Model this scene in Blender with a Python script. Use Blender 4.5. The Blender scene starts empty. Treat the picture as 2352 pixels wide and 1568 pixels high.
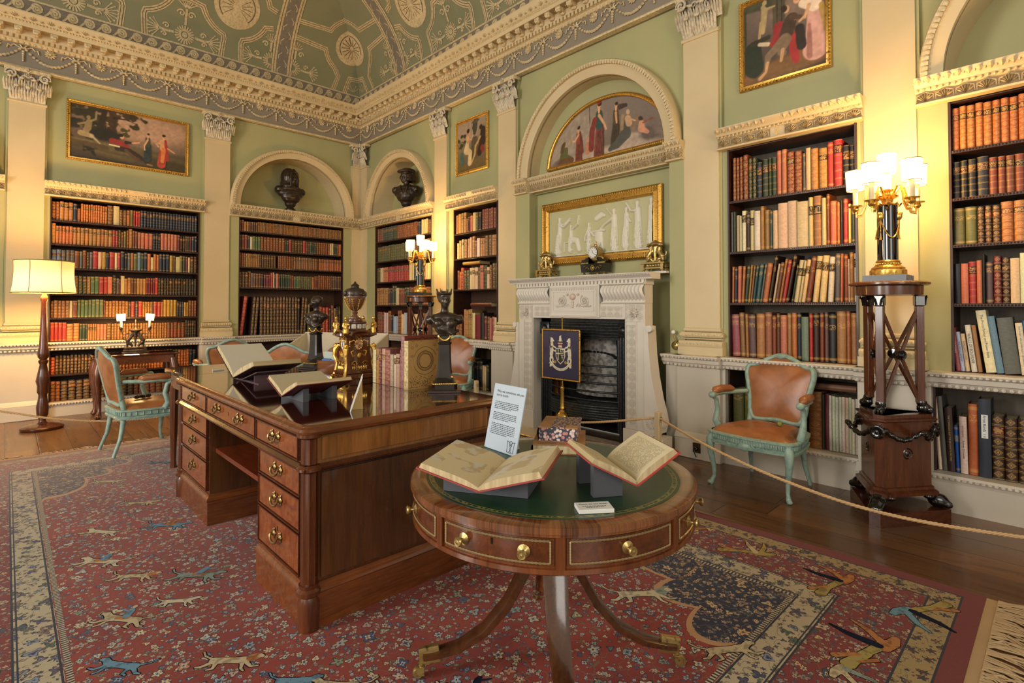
import bpy, bmesh, math, random, re
import numpy as np
from math import sin, cos, pi, radians, sqrt, atan2
from mathutils import Vector as V, Matrix as M
random.seed(7)
COL = bpy.context.scene.collection
def Tr(x=0, y=0, z=0): return M.Translation((x, y, z))
def Rz(a): return M.Rotation(a, 4, 'Z')
def Rx(a): return M.Rotation(a, 4, 'X')
def Ry(a): return M.Rotation(a, 4, 'Y')
def Sc(x, y, z): return M.Diagonal((x, y, z, 1))
TA = M()                      # left wall: local x = world x, room on the -y side
TB = Rz(-pi/2)                # right wall: local x = distance from the corner, room on the -y side

class MB:
    def __init__(s, T=None):
        s.v = []; s.f = []; s.mi = []; s.T = T or M()
    def add(s, vs, fs, m=0, T=None):
        o = len(s.v); X = s.T @ T if T is not None else s.T
        s.v += [tuple(X @ V(p)) for p in vs]
        s.f += [[i + o for i in f] for f in fs]; s.mi += [m]*len(fs)
    def box(s, x0, x1, y0, y1, z0, z1, m=0, b=0, T=None):
        if x0 > x1: x0, x1 = x1, x0
        if y0 > y1: y0, y1 = y1, y0
        if z0 > z1: z0, z1 = z1, z0
        if b <= 0:
            vs = [(x, y, z) for x in (x0, x1) for y in (y0, y1) for z in (z0, z1)]
            fs = [(0,1,3,2),(4,6,7,5),(0,4,5,1),(2,3,7,6),(0,2,6,4),(1,5,7,3)]
            return s.add(vs, fs, m, T)
        b = min(b, (x1-x0)*.49, (y1-y0)*.49, (z1-z0)*.49)
        vs = []; 
        for i, x in enumerate((x0, x1)):
            for j, y in enumerate((y0, y1)):
                for k, z in enumerate((z0, z1)):
                    sx, sy, sz = (1, -1)[i], (1, -1)[j], (1, -1)[k]
                    vs += [(x, y+sy*b, z+sz*b), (x+sx*b, y, z+sz*b), (x+sx*b, y+sy*b, z)]
        I = lambda i, j, k, a: (i*4+j*2+k)*3+a
        fs = []
        for i in (0, 1):
            fs += [(I(i,0,0,0), I(i,0,1,0), I(i,1,1,0), I(i,1,0,0)), (I(0,i,0,1), I(0,i,1,1), I(1,i,1,1), I(1,i,0,1)), (I(0,0,i,2), I(0,1,i,2), I(1,1,i,2), I(1,0,i,2))]
            for j in (0, 1):
                fs += [(I(i,j,0,0), I(i,j,1,0), I(i,j,1,1), I(i,j,0,1)), (I(i,0,j,0), I(i,1,j,0), I(i,1,j,2), I(i,0,j,2)), (I(0,i,j,1), I(1,i,j,1), I(1,i,j,2), I(0,i,j,2))]
                for k in (0, 1): fs.append((I(i,j,k,0), I(i,j,k,1), I(i,j,k,2)))
        s.add(vs, fs, m, T)
    def lathe(s, prof, c=(0,0,0), n=24, m=0, T=None, a0=0, a1=2*pi):
        full = abs(a1-a0-2*pi) < 1e-6; k = n if full else n+1
        vs = []; fs = []
        for r, z in prof:
            for i in range(k):
                a = a0+(a1-a0)*i/n; vs.append((c[0]+r*cos(a), c[1]+r*sin(a), c[2]+z))
        for j in range(len(prof)-1):
            for i in range(n):
                i2 = (i+1) % k; fs.append((j*k+i, j*k+i2, (j+1)*k+i2, (j+1)*k+i))
        if full:
            if prof[0][0] > 1e-4: fs.append(list(range(k))[::-1])
            if prof[-1][0] > 1e-4: fs.append([(len(prof)-1)*k+i for i in range(k)])
        s.add(vs, fs, m, T)
    def tube(s, pts, r, n=8, m=0, closed=False, T=None, sx=1.0, prof=None):
        P = [V(p) for p in pts]; L = len(P); vs = []; fs = []
        R = r if isinstance(r, (list, tuple)) else [r]*L
        up = None
        for i, p in enumerate(P):
            if closed: t = P[(i+1) % L]-P[i-1]
            else: t = P[min(i+1, L-1)]-P[max(i-1, 0)]
            t.normalize()
            if up is None:
                up = V((0, 0, 1)) if abs(t.z) < .9 else V((0, 1, 0))
            up = (up - t*up.dot(t)).normalized(); b = t.cross(up)
            for k in range(n):
                if prof: q = up*prof[k][1]*R[i]+b*prof[k][0]*R[i]
                else:
                    a = 2*pi*k/n; q = up*cos(a)*R[i]+b*sin(a)*R[i]*sx
                vs.append(tuple(p+q))
        for i in range(L if closed else L-1):
            for k in range(n):
                a, b2 = i*n, ((i+1) % L)*n
                fs.append((a+k, a+(k+1) % n, b2+(k+1) % n, b2+k))
        if not closed: fs += [list(range(n))[::-1], [(L-1)*n+k for k in range(n)]]
        s.add(vs, fs, m, T)
    def ell(s, c, r, T=None, n=10, m=0, R=None):
        if not isinstance(r, (list, tuple)): r = (r, r, r)
        X = Tr(*c) @ (R or M()) @ Sc(*r)
        if T is not None: X = T @ X
        h = max(4, n//2); vs = [(0,0,-1)]; fs = []
        for j in range(1, h):
            a = -pi/2+pi*j/h
            for i in range(n): vs.append((cos(a)*cos(2*pi*i/n), cos(a)*sin(2*pi*i/n), sin(a)))
        vs.append((0,0,1)); t = len(vs)-1
        for i in range(n):
            fs.append((0, 1+(i+1) % n, 1+i)); fs.append((t, t-n+i, t-n+(i+1) % n))
            for j in range(h-2):
                a = 1+j*n; fs.append((a+i, a+(i+1) % n, a+n+(i+1) % n, a+n+i))
        s.add(vs, fs, m, X)
    def prism(s, poly, z0, z1, m=0, T=None):
        n = len(poly); vs = [(x, y, z0) for x, y in poly]+[(x, y, z1) for x, y in poly]
        fs = [list(range(n))[::-1], list(range(n, 2*n))]+[(i, (i+1) % n, n+(i+1) % n, n+i) for i in range(n)]
        s.add(vs, fs, m, T)
    def grid(s, nu, nv, fn, m=0, T=None, cu=False):
        vs = [fn(i/(nu if cu else nu-1), j/(nv-1)) for j in range(nv) for i in range(nu)]
        fs = [(j*nu+i, j*nu+(i+1) % nu, (j+1)*nu+(i+1) % nu, (j+1)*nu+i) for j in range(nv-1) for i in range(nu if cu else nu-1)]
        s.add(vs, fs, m, T)
    def mould(s, x0, x1, prof, m=0, T=None):     # profile of (projection, z) run along local x
        n = len(prof); vs = [(x, -d, z) for x in (x0, x1) for d, z in prof]
        fs = [(i, (i+1) % n, n+(i+1) % n, n+i) for i in range(n)]+[list(range(n))[::-1], list(range(n, 2*n))]
        s.add(vs, fs, m, T)
    def ring(s, path, prof, m=0, T=None, closed=True):  # prof (outward offset, height) round a plan polyline, mitred
        n = len(path); k = len(prof); vs = []; fs = []
        for i, (x, y) in enumerate(path):
            def nrm(a, b):
                d = V((b[0]-a[0], b[1]-a[1])); d.normalize(); return V((d.y, -d.x))
            if closed or 0 < i < n-1:
                n1 = nrm(path[i-1], path[i]); n2 = nrm(path[i], path[(i+1) % n])
                q = (n1+n2); q = q/max(q.dot(n1), .3)
            else: q = nrm(path[0], path[1]) if i == 0 else nrm(path[-2], path[-1])
            for d, z in prof: vs.append((x+q.x*d, y+q.y*d, z))
        for i in range(n if closed else n-1):
            for j in range(k-1):
                a, b = i*k, ((i+1) % n)*k; fs.append((a+j, b+j, b+j+1, a+j+1))
        s.add(vs, fs, m, T)
    def leaf(s, T, l, w, h, m=0):
        s.add([(0,0,0), (-w/2,0,.55*l), (w/2,0,.55*l), (0,-h*.6,l), (0,-h,.5*l)], [(0,4,1), (0,2,4), (1,4,3), (4,2,3)], m, T)
    def build(s, name, mats, parent=None, smooth=40, recalc=True, attrs=None):
        me = bpy.data.meshes.new(name); me.from_pydata(s.v, [], s.f)
        if not isinstance(mats, (list, tuple)): mats = [mats]
        for m in mats: me.materials.append(m)
        me.polygons.foreach_set('material_index', s.mi)
        if recalc:
            bm = bmesh.new(); bm.from_mesh(me); bmesh.ops.recalc_face_normals(bm, faces=bm.faces); bm.to_mesh(me); bm.free()
        if smooth:
            me.shade_smooth(); me.set_sharp_from_angle(angle=radians(smooth))
        o = bpy.data.objects.new(name, me); COL.objects.link(o)
        if parent is not None: o.parent = parent
        return o

def thing(name, label, cat, loc=(0,0,0), rz=0, group=None):
    o = bpy.data.objects.new(name, None); COL.objects.link(o); o.empty_display_size = .05
    o.location = loc; o.rotation_euler = (0, 0, rz); return tag(o, label, cat, group)
def tag(o, label=None, cat=None, group=None, kind=None):
    if label: o['label'] = label
    if cat: o['category'] = cat
    if group: o['group'] = group
    if kind: o['kind'] = kind
    return o
def struct(name, mb, mats, parent=None, **k):
    o = mb.build(name, mats, parent, **k)
    if parent is None: o['kind'] = 'structure'
    return o
def dup(root, loc=None, rz=None, label=None, group=None):
    def cp(o, par):
        c = o.copy(); COL.objects.link(c)
        if par is not None: c.parent = par
        for ch in o.children: cp(ch, c)
        return c
    r = cp(root, None)
    if loc: r.location = loc
    if rz is not None: r.rotation_euler = (0, 0, rz)
    if label: r['label'] = label
    if group: r['group'] = group
    return r
def sculpt(name, mb, mat, parent, vox=.008, it=4, fac=.5):   # fuse overlapping lumps into one continuous skin
    o = mb.build(name, mat, parent, smooth=None, recalc=True)
    r = o.modifiers.new('fuse', 'REMESH'); r.mode = 'VOXEL'; r.voxel_size = vox; r.use_smooth_shade = True
    sm = o.modifiers.new('soft', 'SMOOTH'); sm.iterations = it; sm.factor = fac
    return o
def text(body, size, mat, parent, T, name='lettering', align='CENTER', ext=.0006, shear=0, spacing=1):
    cu = bpy.data.curves.new(name, 'FONT'); cu.body = body; cu.size = size; cu.align_x = align; cu.extrude = ext; cu.shear = shear
    cu.space_character = spacing; cu.resolution_u = 3
    t = bpy.data.objects.new(name, cu); COL.objects.link(t)
    dg = bpy.context.evaluated_depsgraph_get()
    me = bpy.data.meshes.new_from_object(t.evaluated_get(dg)); bpy.data.objects.remove(t)
    me.materials.clear(); me.materials.append(mat)
    o = bpy.data.objects.new(name, me); COL.objects.link(o); o.parent = parent; o.matrix_local = T
    return o

# ---------------------------------------------------------------- materials
def lin(h):
    if isinstance(h, str):
        h = h.lstrip('#'); h = [int(h[i:i+2], 16)/255 for i in (0, 2, 4)]
        return tuple(c/12.92 if c <= .04045 else ((c+.055)/1.055)**2.4 for c in h)
    return tuple(h)
class G:
    def __init__(s, name):
        s.mat = bpy.data.materials.new(name); s.mat.use_nodes = True; s.nt = s.mat.node_tree
        s.nt.nodes.clear(); s.out = s.n('OutputMaterial'); s.co = None
    def n(s, t, **p):
        x = s.nt.nodes.new('ShaderNode'+t)
        for k, v in p.items(): setattr(x, k, v)
        return x
    def put(s, sock, v):
        if v is None: return
        if hasattr(v, 'links'): s.nt.links.new(v, sock)
        elif isinstance(v, (tuple, list)) and len(v) == 3 and sock.type == 'RGBA': sock.default_value = (*v, 1)
        else: sock.default_value = v
    def m(s, op, *a, clamp=False):
        x = s.n('Math', operation=op, use_clamp=clamp)
        for i, v in enumerate(a): s.put(x.inputs[i], v)
        return x.outputs[0]
    def vm(s, op, *a):
        x = s.n('VectorMath', operation=op); k = 0
        for i, v in enumerate(a):
            s.put(x.inputs[3] if op == 'SCALE' and i == 1 else x.inputs[i], v)
        return x.outputs['Value'] if op in ('LENGTH', 'DOT_PRODUCT', 'DISTANCE') else x.outputs[0]
    def mix(s, f, a, b, blend='MIX'):
        x = s.n('Mix', data_type='RGBA', blend_type=blend); s.put(x.inputs[0], f)
        s.put(x.inputs[6], lin(a) if isinstance(a, str) else a); s.put(x.inputs[7], lin(b) if isinstance(b, str) else b)
        return x.outputs[2]
    def ss(s, v, a, b, inv=False):               # smooth step
        x = s.n('MapRange', interpolation_type='SMOOTHSTEP'); s.put(x.inputs[0], v)
        x.inputs[1].default_value = a; x.inputs[2].default_value = b
        x.inputs[3].default_value = 1 if inv else 0; x.inputs[4].default_value = 0 if inv else 1
        return x.outputs[0]
    def coord(s, which='Object'):
        if s.co is None: s.co = s.n('TexCoord')
        return s.co.outputs[which]
    def scale(s, v, sc, loc=(0,0,0), rot=(0,0,0)):
        x = s.n('Mapping'); s.put(x.inputs[0], v); x.inputs[1].default_value = loc; x.inputs[2].default_value = rot
        x.inputs[3].default_value = sc if isinstance(sc, tuple) else (sc,)*3
        return x.outputs[0]
    def noise(s, v, sc=5, det=3, rough=.5, dist=0, col=False):
        x = s.n('TexNoise'); s.put(x.inputs['Vector'], v); x.inputs['Scale'].default_value = sc; x.inputs['Detail'].default_value = det
        x.inputs['Roughness'].default_value = rough; x.inputs['Distortion'].default_value = dist
        return x.outputs['Color' if col else 'Fac']
    def vor(s, v, sc=5, feature='F1', rnd=1, dim='3D'):
        x = s.n('TexVoronoi', feature=feature, voronoi_dimensions=dim); s.put(x.inputs['Vector'], v); x.inputs['Scale'].default_value = sc
        x.inputs['Randomness'].default_value = rnd; return x
    def ramp(s, f, stops, const=False):
        x = s.n('ValToRGB'); s.put(x.inputs[0], f); r = x.color_ramp; r.interpolation = 'CONSTANT' if const else 'LINEAR'
        while len(r.elements) < len(stops): r.elements.new(.5)
        for e, (p, c) in zip(r.elements, stops): e.position = p; e.color = (*lin(c), 1)
        return x.outputs[0]
    def sep(s, v):
        x = s.n('SeparateXYZ'); s.put(x.inputs[0], v); return x.outputs
    def comb(s, a, b, c):
        x = s.n('CombineXYZ'); s.put(x.inputs[0], a); s.put(x.inputs[1], b); s.put(x.inputs[2], c); return x.outputs[0]
    def attr(s, name, obj=False, what='Color'):
        x = s.n('Attribute', attribute_name=name, attribute_type='OBJECT' if obj else 'GEOMETRY'); return x.outputs[what]
    def bsdf(s, color, rough=.5, metal=0, spec=.5, bump=None, bs=.3, bd=.01, coat=0, emit=None, es=0, trans=0, sheen=0):
        b = s.n('BsdfPrincipled'); s.put(b.inputs['Base Color'], lin(color) if isinstance(color, str) else color)
        s.put(b.inputs['Roughness'], rough); s.put(b.inputs['Metallic'], metal); b.inputs['Specular IOR Level'].default_value = spec
        b.inputs['Coat Weight'].default_value = coat; b.inputs['Coat Roughness'].default_value = .08
        b.inputs['Transmission Weight'].default_value = trans; b.inputs['Sheen Weight'].default_value = sheen
        if emit is not None: s.put(b.inputs['Emission Color'], lin(emit) if isinstance(emit, str) else emit); b.inputs['Emission Strength'].default_value = es
        if bump is not None:
            x = s.n('Bump'); s.put(x.inputs['Height'], bump); x.inputs['Strength'].default_value = bs; x.inputs['Distance'].default_value = bd
            s.nt.links.new(x.outputs[0], b.inputs['Normal'])
        s.nt.links.new(b.outputs[0], s.out.inputs[0]); return s.mat
def plain(name, c, rough=.5, metal=0, var=.12, sc=6, **k):
    g = G(name); nz = g.noise(g.coord(), sc, 4)
    f = g.m('MULTIPLY_ADD', nz, var*2, 1-var)
    c2 = g.vm('SCALE', lin(c), f); return g.bsdf(c2, rough, metal, **k)
def wood(name, dark, light, axis='X', rough=.25, freq=9, coat=.3, burl=0, bump=None):
    g = G(name); sc = {'X': (.09, 1, 1), 'Y': (1, .09, 1), 'Z': (1, 1, .09)}[axis]
    p = g.scale(g.coord(), sc if not burl else (.7, .7, .7))
    n1 = g.noise(p, freq*2.2, 6, .62, 1.2 if not burl else 2.6); n2 = g.noise(p, freq*11, 3, .6); n3 = g.noise(g.coord(), 2.2, 3)
    f = g.m('ADD', g.m('MULTIPLY', n1, .75), g.m('ADD', g.m('MULTIPLY', n2, .35), g.m('MULTIPLY', n3, .35)))
    c = g.ramp(f, [(.38, dark), (.9, light)] if not burl else [(.42, dark), (.62, burl), (.95, light)])
    return g.bsdf(c, g.m('MULTIPLY_ADD', n2, .12, rough-.05), coat=coat, bump=n1, bs=.05)
def gilt(name, c, rough=.35, dark='3a2408'):
    g = G(name); n = g.noise(g.coord(), 60, 3); n2 = g.noise(g.coord(), 12, 2)
    return g.bsdf(g.mix(g.ss(g.m('ADD', n, g.m('MULTIPLY', n2, .4)), .38, .68), dark, c), rough, .8, bump=n, bs=.2, bd=.004)
def carved(name, c, shade, rough=.6, sc=70, amt=.5, metal=0, coat=0, bs=.3):
    g = G(name); n = g.noise(g.coord(), sc, 2); n2 = g.noise(g.coord(), 3, 3)
    col = g.mix(g.m('MULTIPLY', g.ss(n, .35, .6, True), amt), c, shade)
    col = g.mix(g.m('MULTIPLY', g.ss(n2, .4, .75), .25), col, shade)
    return g.bsdf(col, rough, metal, coat=coat, bump=n, bs=bs, bd=.006)

MT = {}
def paint_mat(name, c, c2, rough=.6):
    g = G(name); n = g.noise(g.coord(), 1.3, 4); n2 = g.noise(g.coord(), 40, 2)
    return g.bsdf(g.mix(g.ss(n, .3, .7), c, c2), rough, bump=n2, bs=.03)
MT['green'] = paint_mat('wall_green', 'aaa676', 'a09e72')
MT['cream'] = paint_mat('cream_paint', 'd0bd95', 'c6b28a', .5)
MT['creamo'] = carved('cream_carving', 'd8c59c', '8a744c', .55, 45, .4); MT['dirt'] = plain('carving_ground', '9a8460', .7)  # second one: darker colour set into the recesses behind the carved relief
MT['white'] = paint_mat('white_paint', 'c9c0b0', 'bdb4a4', .45)
MT['whiteo'] = carved('white_carving', 'd6cdbe', '8c8478', .5, 60, .4)
MT['marble'] = plain('white_marble', 'd3ccc0', .35, var=.08)
MT['marblec'] = carved('marble_carving', 'd2cabd', '9a9184', .4, 55, .4, bs=.15)
MT['relief'] = paint_mat('relief_stone', 'd5d0b4', 'cbc6a8', .55)
MT['frieze'] = paint_mat('frieze_grey', '8d8271', '857b6c', .7)
MT['ceil'] = paint_mat('ceiling_green', '858262', '7a7a5a', .75)
MT['ceilband'] = carved('ceiling_band', 'cdb88e', '93805a', .7, 38, .5, bs=.1)
MT['ceilgrey'] = carved('ceiling_grey', '7d7263', '655c50', .75, 30, .4, bs=.1)
MT['mahog'] = wood('mahogany', '200b06', '552812', 'X', .25)
MT['mahogz'] = wood('mahogany_upright', '260f08', '63341a', 'Z', .25)
MT['mahogy'] = wood('mahogany_long', '2c130a', '7a4420', 'Y', .25)
MT['shelfw'] = wood('shelf_wood', '160a06', '3a1d10', 'X', .45, coat=.1)
MT['caseback'] = wood('bookcase_lining', '2a1a10', '4a3020', 'Z', .6, coat=0)
MT['casegrey'] = wood('bookcase_grey_lining', '4a4238', '635a4d', 'Z', .7, coat=0)
MT['gold'] = gilt('gilt', 'd2a24c')
MT['ormolu'] = gilt('ormolu', 'e0b25a', .25, '5a3a10')
MT['brass'] = gilt('brass', 'b39a62', .3, '4c3a1e'); MT['oldbrass'] = gilt('old_brass', '8a7448', .3, '2e2412'); MT['bead'] = plain('pale_brass', 'c2ae80', .35, .7)
MT['bronze'] = carved('dark_bronze', '44382e', '1c1511', .3, 30, .5, .35, bs=.15)
MT['black'] = plain('ebonised', '0d0b0a', .12, coat=.5)
MT['bkmarble'] = carved('black_marble', '241a17', '0e0a09', .12, 14, .6, coat=.5, bs=0)
MT['iron'] = carved('cast_iron', '3c3f42', '15171a', .3, 40, .5, .6, bs=.15)
MT['soot'] = plain('soot', '0c0b0a', .9)
MT['leather'] = carved('tan_leather', 'a0653a', '774624', .34, 9, .5, bs=.1)
MT['aqua'] = carved('aqua_paint', '93aa9a', '62807e', .42, 30, .5, bs=.1)
MT['rope'] = plain('rope', 'c9a77a', .85)
MT['paper'] = plain('paper', 'd6c8a8', .75, var=.06)
MT['white_card'] = plain('white_card', 'd9d9d4', .5, var=.03)
MT['foam'] = plain('grey_board', '4a4c52', .85, sc=300, var=.2)
MT['ink'] = plain('ink', '20242a', .7)
# ---------------------------------------------------------------- the room
ZE0, ZE1 = 2.675, 2.85       # bookcase entablature
ZS, ZF = 3.77, 4.17          # shaft top, frieze bottom
ZD = .90                     # dado top
ZC = 4.62                    # top of the cornice
def palmette(mb, T, r, m=0, n=7, h=.012):
    for i in range(n):
        a = (i-(n-1)/2)*1.9/(n-1)*1.0
        mb.leaf(T @ Ry(a), r*(1-.14*abs(a)), r*.17, h*1.5, m)
def rosette(mb, T, r, m=0, n=8, h=.012):
    for i in range(n): mb.leaf(T @ Ry(2*pi*i/n), r, r*.5, h, m)
    mb.ell((0, -h*.4, 0), (r*.25, h, r*.25), T, 6, m)
floor = MB(); floor.add([(-12,-14,0),(2,-14,0),(2,1.5,0),(-12,1.5,0)], [(0,1,2,3)])
g = G('floorboards'); X, Y, Z = g.sep(g.coord())
bx = g.m('DIVIDE', X, .235); bid = g.m('FLOOR', bx); fr = g.m('FRACT', bx)
yy = g.m('ADD', Y, g.m('MULTIPLY', g.m('FRACT', g.m('MULTIPLY', g.m('SINE', g.m('MULTIPLY', bid, 12.9)), 437.5)), 3))
bid2 = g.m('ADD', bid, g.m('MULTIPLY', g.m('FLOOR', g.m('DIVIDE', yy, 2.6)), 17.3))
rnd = g.m('FRACT', g.m('MULTIPLY', g.m('SINE', g.m('MULTIPLY', bid2, 78.2)), 437.5))
gx = g.m('MINIMUM', fr, g.m('SUBTRACT', 1, fr)); fy = g.m('FRACT', g.m('DIVIDE', yy, 2.6)); gap = g.m('MINIMUM', g.m('MULTIPLY', gx, .235), g.m('MULTIPLY', g.m('MINIMUM', fy, g.m('SUBTRACT', 1, fy)), 2.6))
nn = g.noise(g.scale(g.coord(), (1, .06, 1)), 26, 6, .6, .6); n2 = g.noise(g.coord(), 1.1, 3)
c = g.ramp(g.m('ADD', g.m('MULTIPLY', nn, .6), g.m('MULTIPLY', rnd, .35)), [(.2, '4a3120'), (.85, '8d6540')])
c = g.mix(g.ss(gap, .0, .004, True), c, '120a06')
c = g.mix(g.m('MULTIPLY', g.ss(n2, .35, .7), .4), c, '3c2718')
MT['floor'] = g.bsdf(c, g.m('MULTIPLY_ADD', nn, .25, .18), coat=.15, bump=g.ss(gap, 0, .006), bs=.3, bd=.004)
struct('floor', floor, MT['floor'], smooth=None)

def wall_pieces(T, side, bays, pil, ends):
    gw = MB(T); tr = MB(T); en = MB(T); ped = MB(T)
    back = .06
    for b in bays:
        s0, s1 = b['s']; kind = b['k']
        o0, o1 = b.get('o', (s0, s1))
        if kind != 'fire':
            # green margins beside the bookcase opening, from dado to entablature
            for a, c2 in ((s0, o0), (o1, s1)): gw.box(a, c2, .015 if kind == 'arch' else back*.5, .42, ZD-.02, ZE0)
            gw.box(o0, o1, .02, .42, ZE0-.006, ZE1-.02)
        if kind == 'rect': gw.box(s0, s1, back, .42, ZE1-.02, ZF+.03)
        else:
            cx, R, ri = b['arch']; n = 40; z0 = ZE1-.02
            pts = [(cx-ri, z0)]+[(cx-ri*cos(pi*i/n), ZE1+ri*sin(pi*i/n)) for i in range(n+1)]+[(cx+ri, z0)]
            outer = [(s0, z0), (s0, ZF+.03), (s1, ZF+.03), (s1, z0)]
            # spandrel: quads from arch to rectangle boundary
            def proj(p):
                x, z = p; dx, dz = x-cx, z-ZE1
                if dz <= 0: return (s0 if x < cx else s1, z)
                t = min(((s1-cx) if dx > 0 else (cx-s0))/max(abs(dx), 1e-6), (ZF+.03-ZE1)/max(dz, 1e-6)); return (cx+dx*t, ZE1+dz*t)
            q = [proj(p) for p in pts]; vs = [(x, back, z) for x, z in pts]+[(x, back, z) for x, z in q]; k = len(pts); fs = []
            for i in range(k-1):
                fs.append((i, i+1, k+i+1, k+i))
                (xa, za), (xb, zb) = q[i], q[i+1]
                if abs(xa-xb) > 1e-5 and abs(za-zb) > 1e-5:
                    vs.append((s0 if xa < cx else s1, back, ZF+.03)); fs.append((k+i, k+i+1, len(vs)-1))
            gw.add(vs, fs)
            dp = b.get('dp', .38)
            vs = [(x, y, z) for y in (-.005, dp) for x, z in pts]
            gw.add(vs, [(i, i+1, k+i+1, k+i) for i in range(k-1)], 1)
            gw.add([(x, dp, z) for x, z in pts], [list(range(k))], 0)
            prof = [(0, .02), (0, -.045), (.02, -.05), (.055, -.055), (R-ri-.05, -.06), (R-ri-.045, -.08), (R-ri-.012, -.09), (R-ri, -.07), (R-ri, .06)]
            vs = []; kk = len(prof); fs = []
            for i in range(n+1):
                a = pi*i/n
                for dr, y in prof: vs.append((cx-(ri+dr)*cos(a), y, ZE1+(ri+dr)*sin(a)))
            for i in range(n):
                for j in range(kk-1): fs.append((i*kk+j, (i+1)*kk+j, (i+1)*kk+j+1, i*kk+j+1))
            tr.add(vs, fs, 0)
            nb = int(pi*R/.035)
            for i in range(nb):
                a = pi*(i+.5)/nb
                tr.box(-.011, .011, -.006, .012, -.02, .02, 1, T=Tr(cx-(R-.032)*cos(a), -.086, ZE1+(R-.032)*sin(a)) @ Ry(-(pi/2-a)))
            if kind != 'fire': # niche bed
                gw.box(cx-ri, cx+ri, .0, dp, ZE1-.03, ZE1-.001, 1)
        # entablature
        def entab(a, c2, y=0, tile=None):
            prof = [(-.08, ZE0), (.045, ZE0), (.05, ZE0+.012), (.04, ZE0+.018), (.015, ZE0+.022), (.015, ZE0+.09), (.025, ZE0+.097), (.03, ZE0+.108), (.045, ZE0+.112), (.05, ZE0+.125), (.06, ZE0+.135), (.085, ZE0+.155), (.09, ZE0+.175), (-.08, ZE0+.175)]
            en.mould(a, c2, prof, 0, Tr(0, y, 0))
            k = max(2, int((c2-a)/.10)); w = (c2-a)/k
            for i in range(k):
                cxx = a+w*(i+.5)
                if tile and abs(cxx-tile) < .075: continue
                palmette(en, Tr(cxx, y-.017, ZE0+.026), .062, 1, 7, .018)
                en.tube([(cxx-w*.45, y-.02, ZE0+.03), (cxx-w*.42, y-.022, ZE0+.07), (cxx, y-.024, ZE0+.088), (cxx+w*.42, y-.022, ZE0+.07), (cxx+w*.45, y-.02, ZE0+.03)], .004, 4, 1)
                for e in (-.25, .25): en.leaf(Tr(cxx+e*w, y-.064, ZE0+.13) @ Rx(.75), .05, .035, .018, 1); en.ell((cxx+(e-.25)*w, y-.075, ZE0+.15), (.008, .008, .014), None, 5, 1)
            k = int((c2-a)/.032); w = (c2-a)/k
            for i in range(k): en.ell((a+w*(i+.5), y-.04, ZE0+.103), (.009, .012, .012), None, 5, 1)
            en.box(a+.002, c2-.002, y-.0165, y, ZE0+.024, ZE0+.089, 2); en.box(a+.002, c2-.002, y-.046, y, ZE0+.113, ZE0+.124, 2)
            if tile: en.box(tile-.055, tile+.055, y-.022, y+.02, ZE0+.022, ZE0+.095, 0)
        if kind == 'fire':
            entab(s0, s0+.22, 0); entab(s1-.17, s1, 0); entab(s0+.22, s1-.17, .06)
        else: entab(s0, s1, 0, b.get('tile'))
        # dado rail + base in the bay
        if kind != 'fire':
            dado(ped, s0, s1, .075)
    for s0, s1 in pil:
        dado(ped, s0-.05, s1+.05, .13)
        ped.box(s0-.035, s1+.035, -.085, .1, .22, ZD-.1, 0)
        gw.box(s0-.02, s1+.02, .02, .4, ZD-.05, ZF+.03, 0)
    struct('wall_'+side, gw, [MT['green'], MT['cream']], smooth=None)
    k = 1 if side == 'left' else 4
    struct('trim_%d' % k, tr, [MT['cream'], MT['creamo']])
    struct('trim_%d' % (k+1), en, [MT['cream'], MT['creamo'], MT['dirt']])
    struct('trim_%d' % (k+2), ped, [MT['white'], MT['whiteo']])
def dado(mb, a, b, d):
    prof = [(-.3, ZD), (d+.03, ZD), (d+.035, ZD-.012), (d+.028, ZD-.022), (d+.005, ZD-.035), (d+.005, ZD-.065), (d-.01, ZD-.07), (d-.025, ZD-.1), (d-.04, ZD-.105), (-.3, ZD-.105)]
    mb.mould(a, b, prof, 0)
    for dd, z, w, r in ((d+.03, ZD-.02, .03, .009), (d-.012, ZD-.088, .036, .013)):
        k = int((b-a)/w); w = (b-a)/k
        for i in range(k): mb.ell((a+w*(i+.5), -dd, z), (w*.36, r*.6, r), None, 5, 1)
PIL_A = [(-4.48, -4.155), (-2.43, -2.105)]
PIL_B = [(2.2, 2.49), (3.58, 3.895), (6.11, 6.435), (7.514, 7.82), (9.78, 10.1)]
BAYS_A = [dict(s=(-7.4, -4.5), k='arch', o=(-6.9, -5.05), arch=(-5.62, 1.06, .92)),
          dict(s=(-4.155, -2.43), k='rect', o=(-4.10, -2.49), tile=-3.26),
          dict(s=(-2.105, 0.0), k='arch', o=(-1.97, -.32), arch=(-1.135, .97, .835), tile=-1.13)]
BAYS_B = [dict(s=(0.0, 2.2), k='arch', o=(.48, 2.11), arch=(1.21, .955, .83), tile=1.25),
          dict(s=(2.49, 3.58), k='rect', o=(2.64, 3.55), tile=3.07),
          dict(s=(3.895, 6.11), k='fire', arch=(5.035, 1.045, .90), dp=.16),
          dict(s=(6.435, 7.514), k='rect', o=(6.505, 7.465), tile=6.93),
          dict(s=(7.82, 9.78), k='arch', o=(7.985, 9.62), arch=(8.8, .955, .83), tile=8.8)]
wall_pieces(TA, 'left', BAYS_A, PIL_A, None)
wall_pieces(TB, 'right', BAYS_B, PIL_B, None)
# letters on the case tiles
for T, s, ch in ((TA, -3.26, 'A'), (TB, 6.93, 'E'), (TB, 3.07, 'D')):
    o = text(ch, .075, MT['gold'], None, T @ Tr(s, -.0235, ZE0+.033) @ Rx(pi/2), 'trim_9')
    o['kind'] = 'structure'
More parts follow.
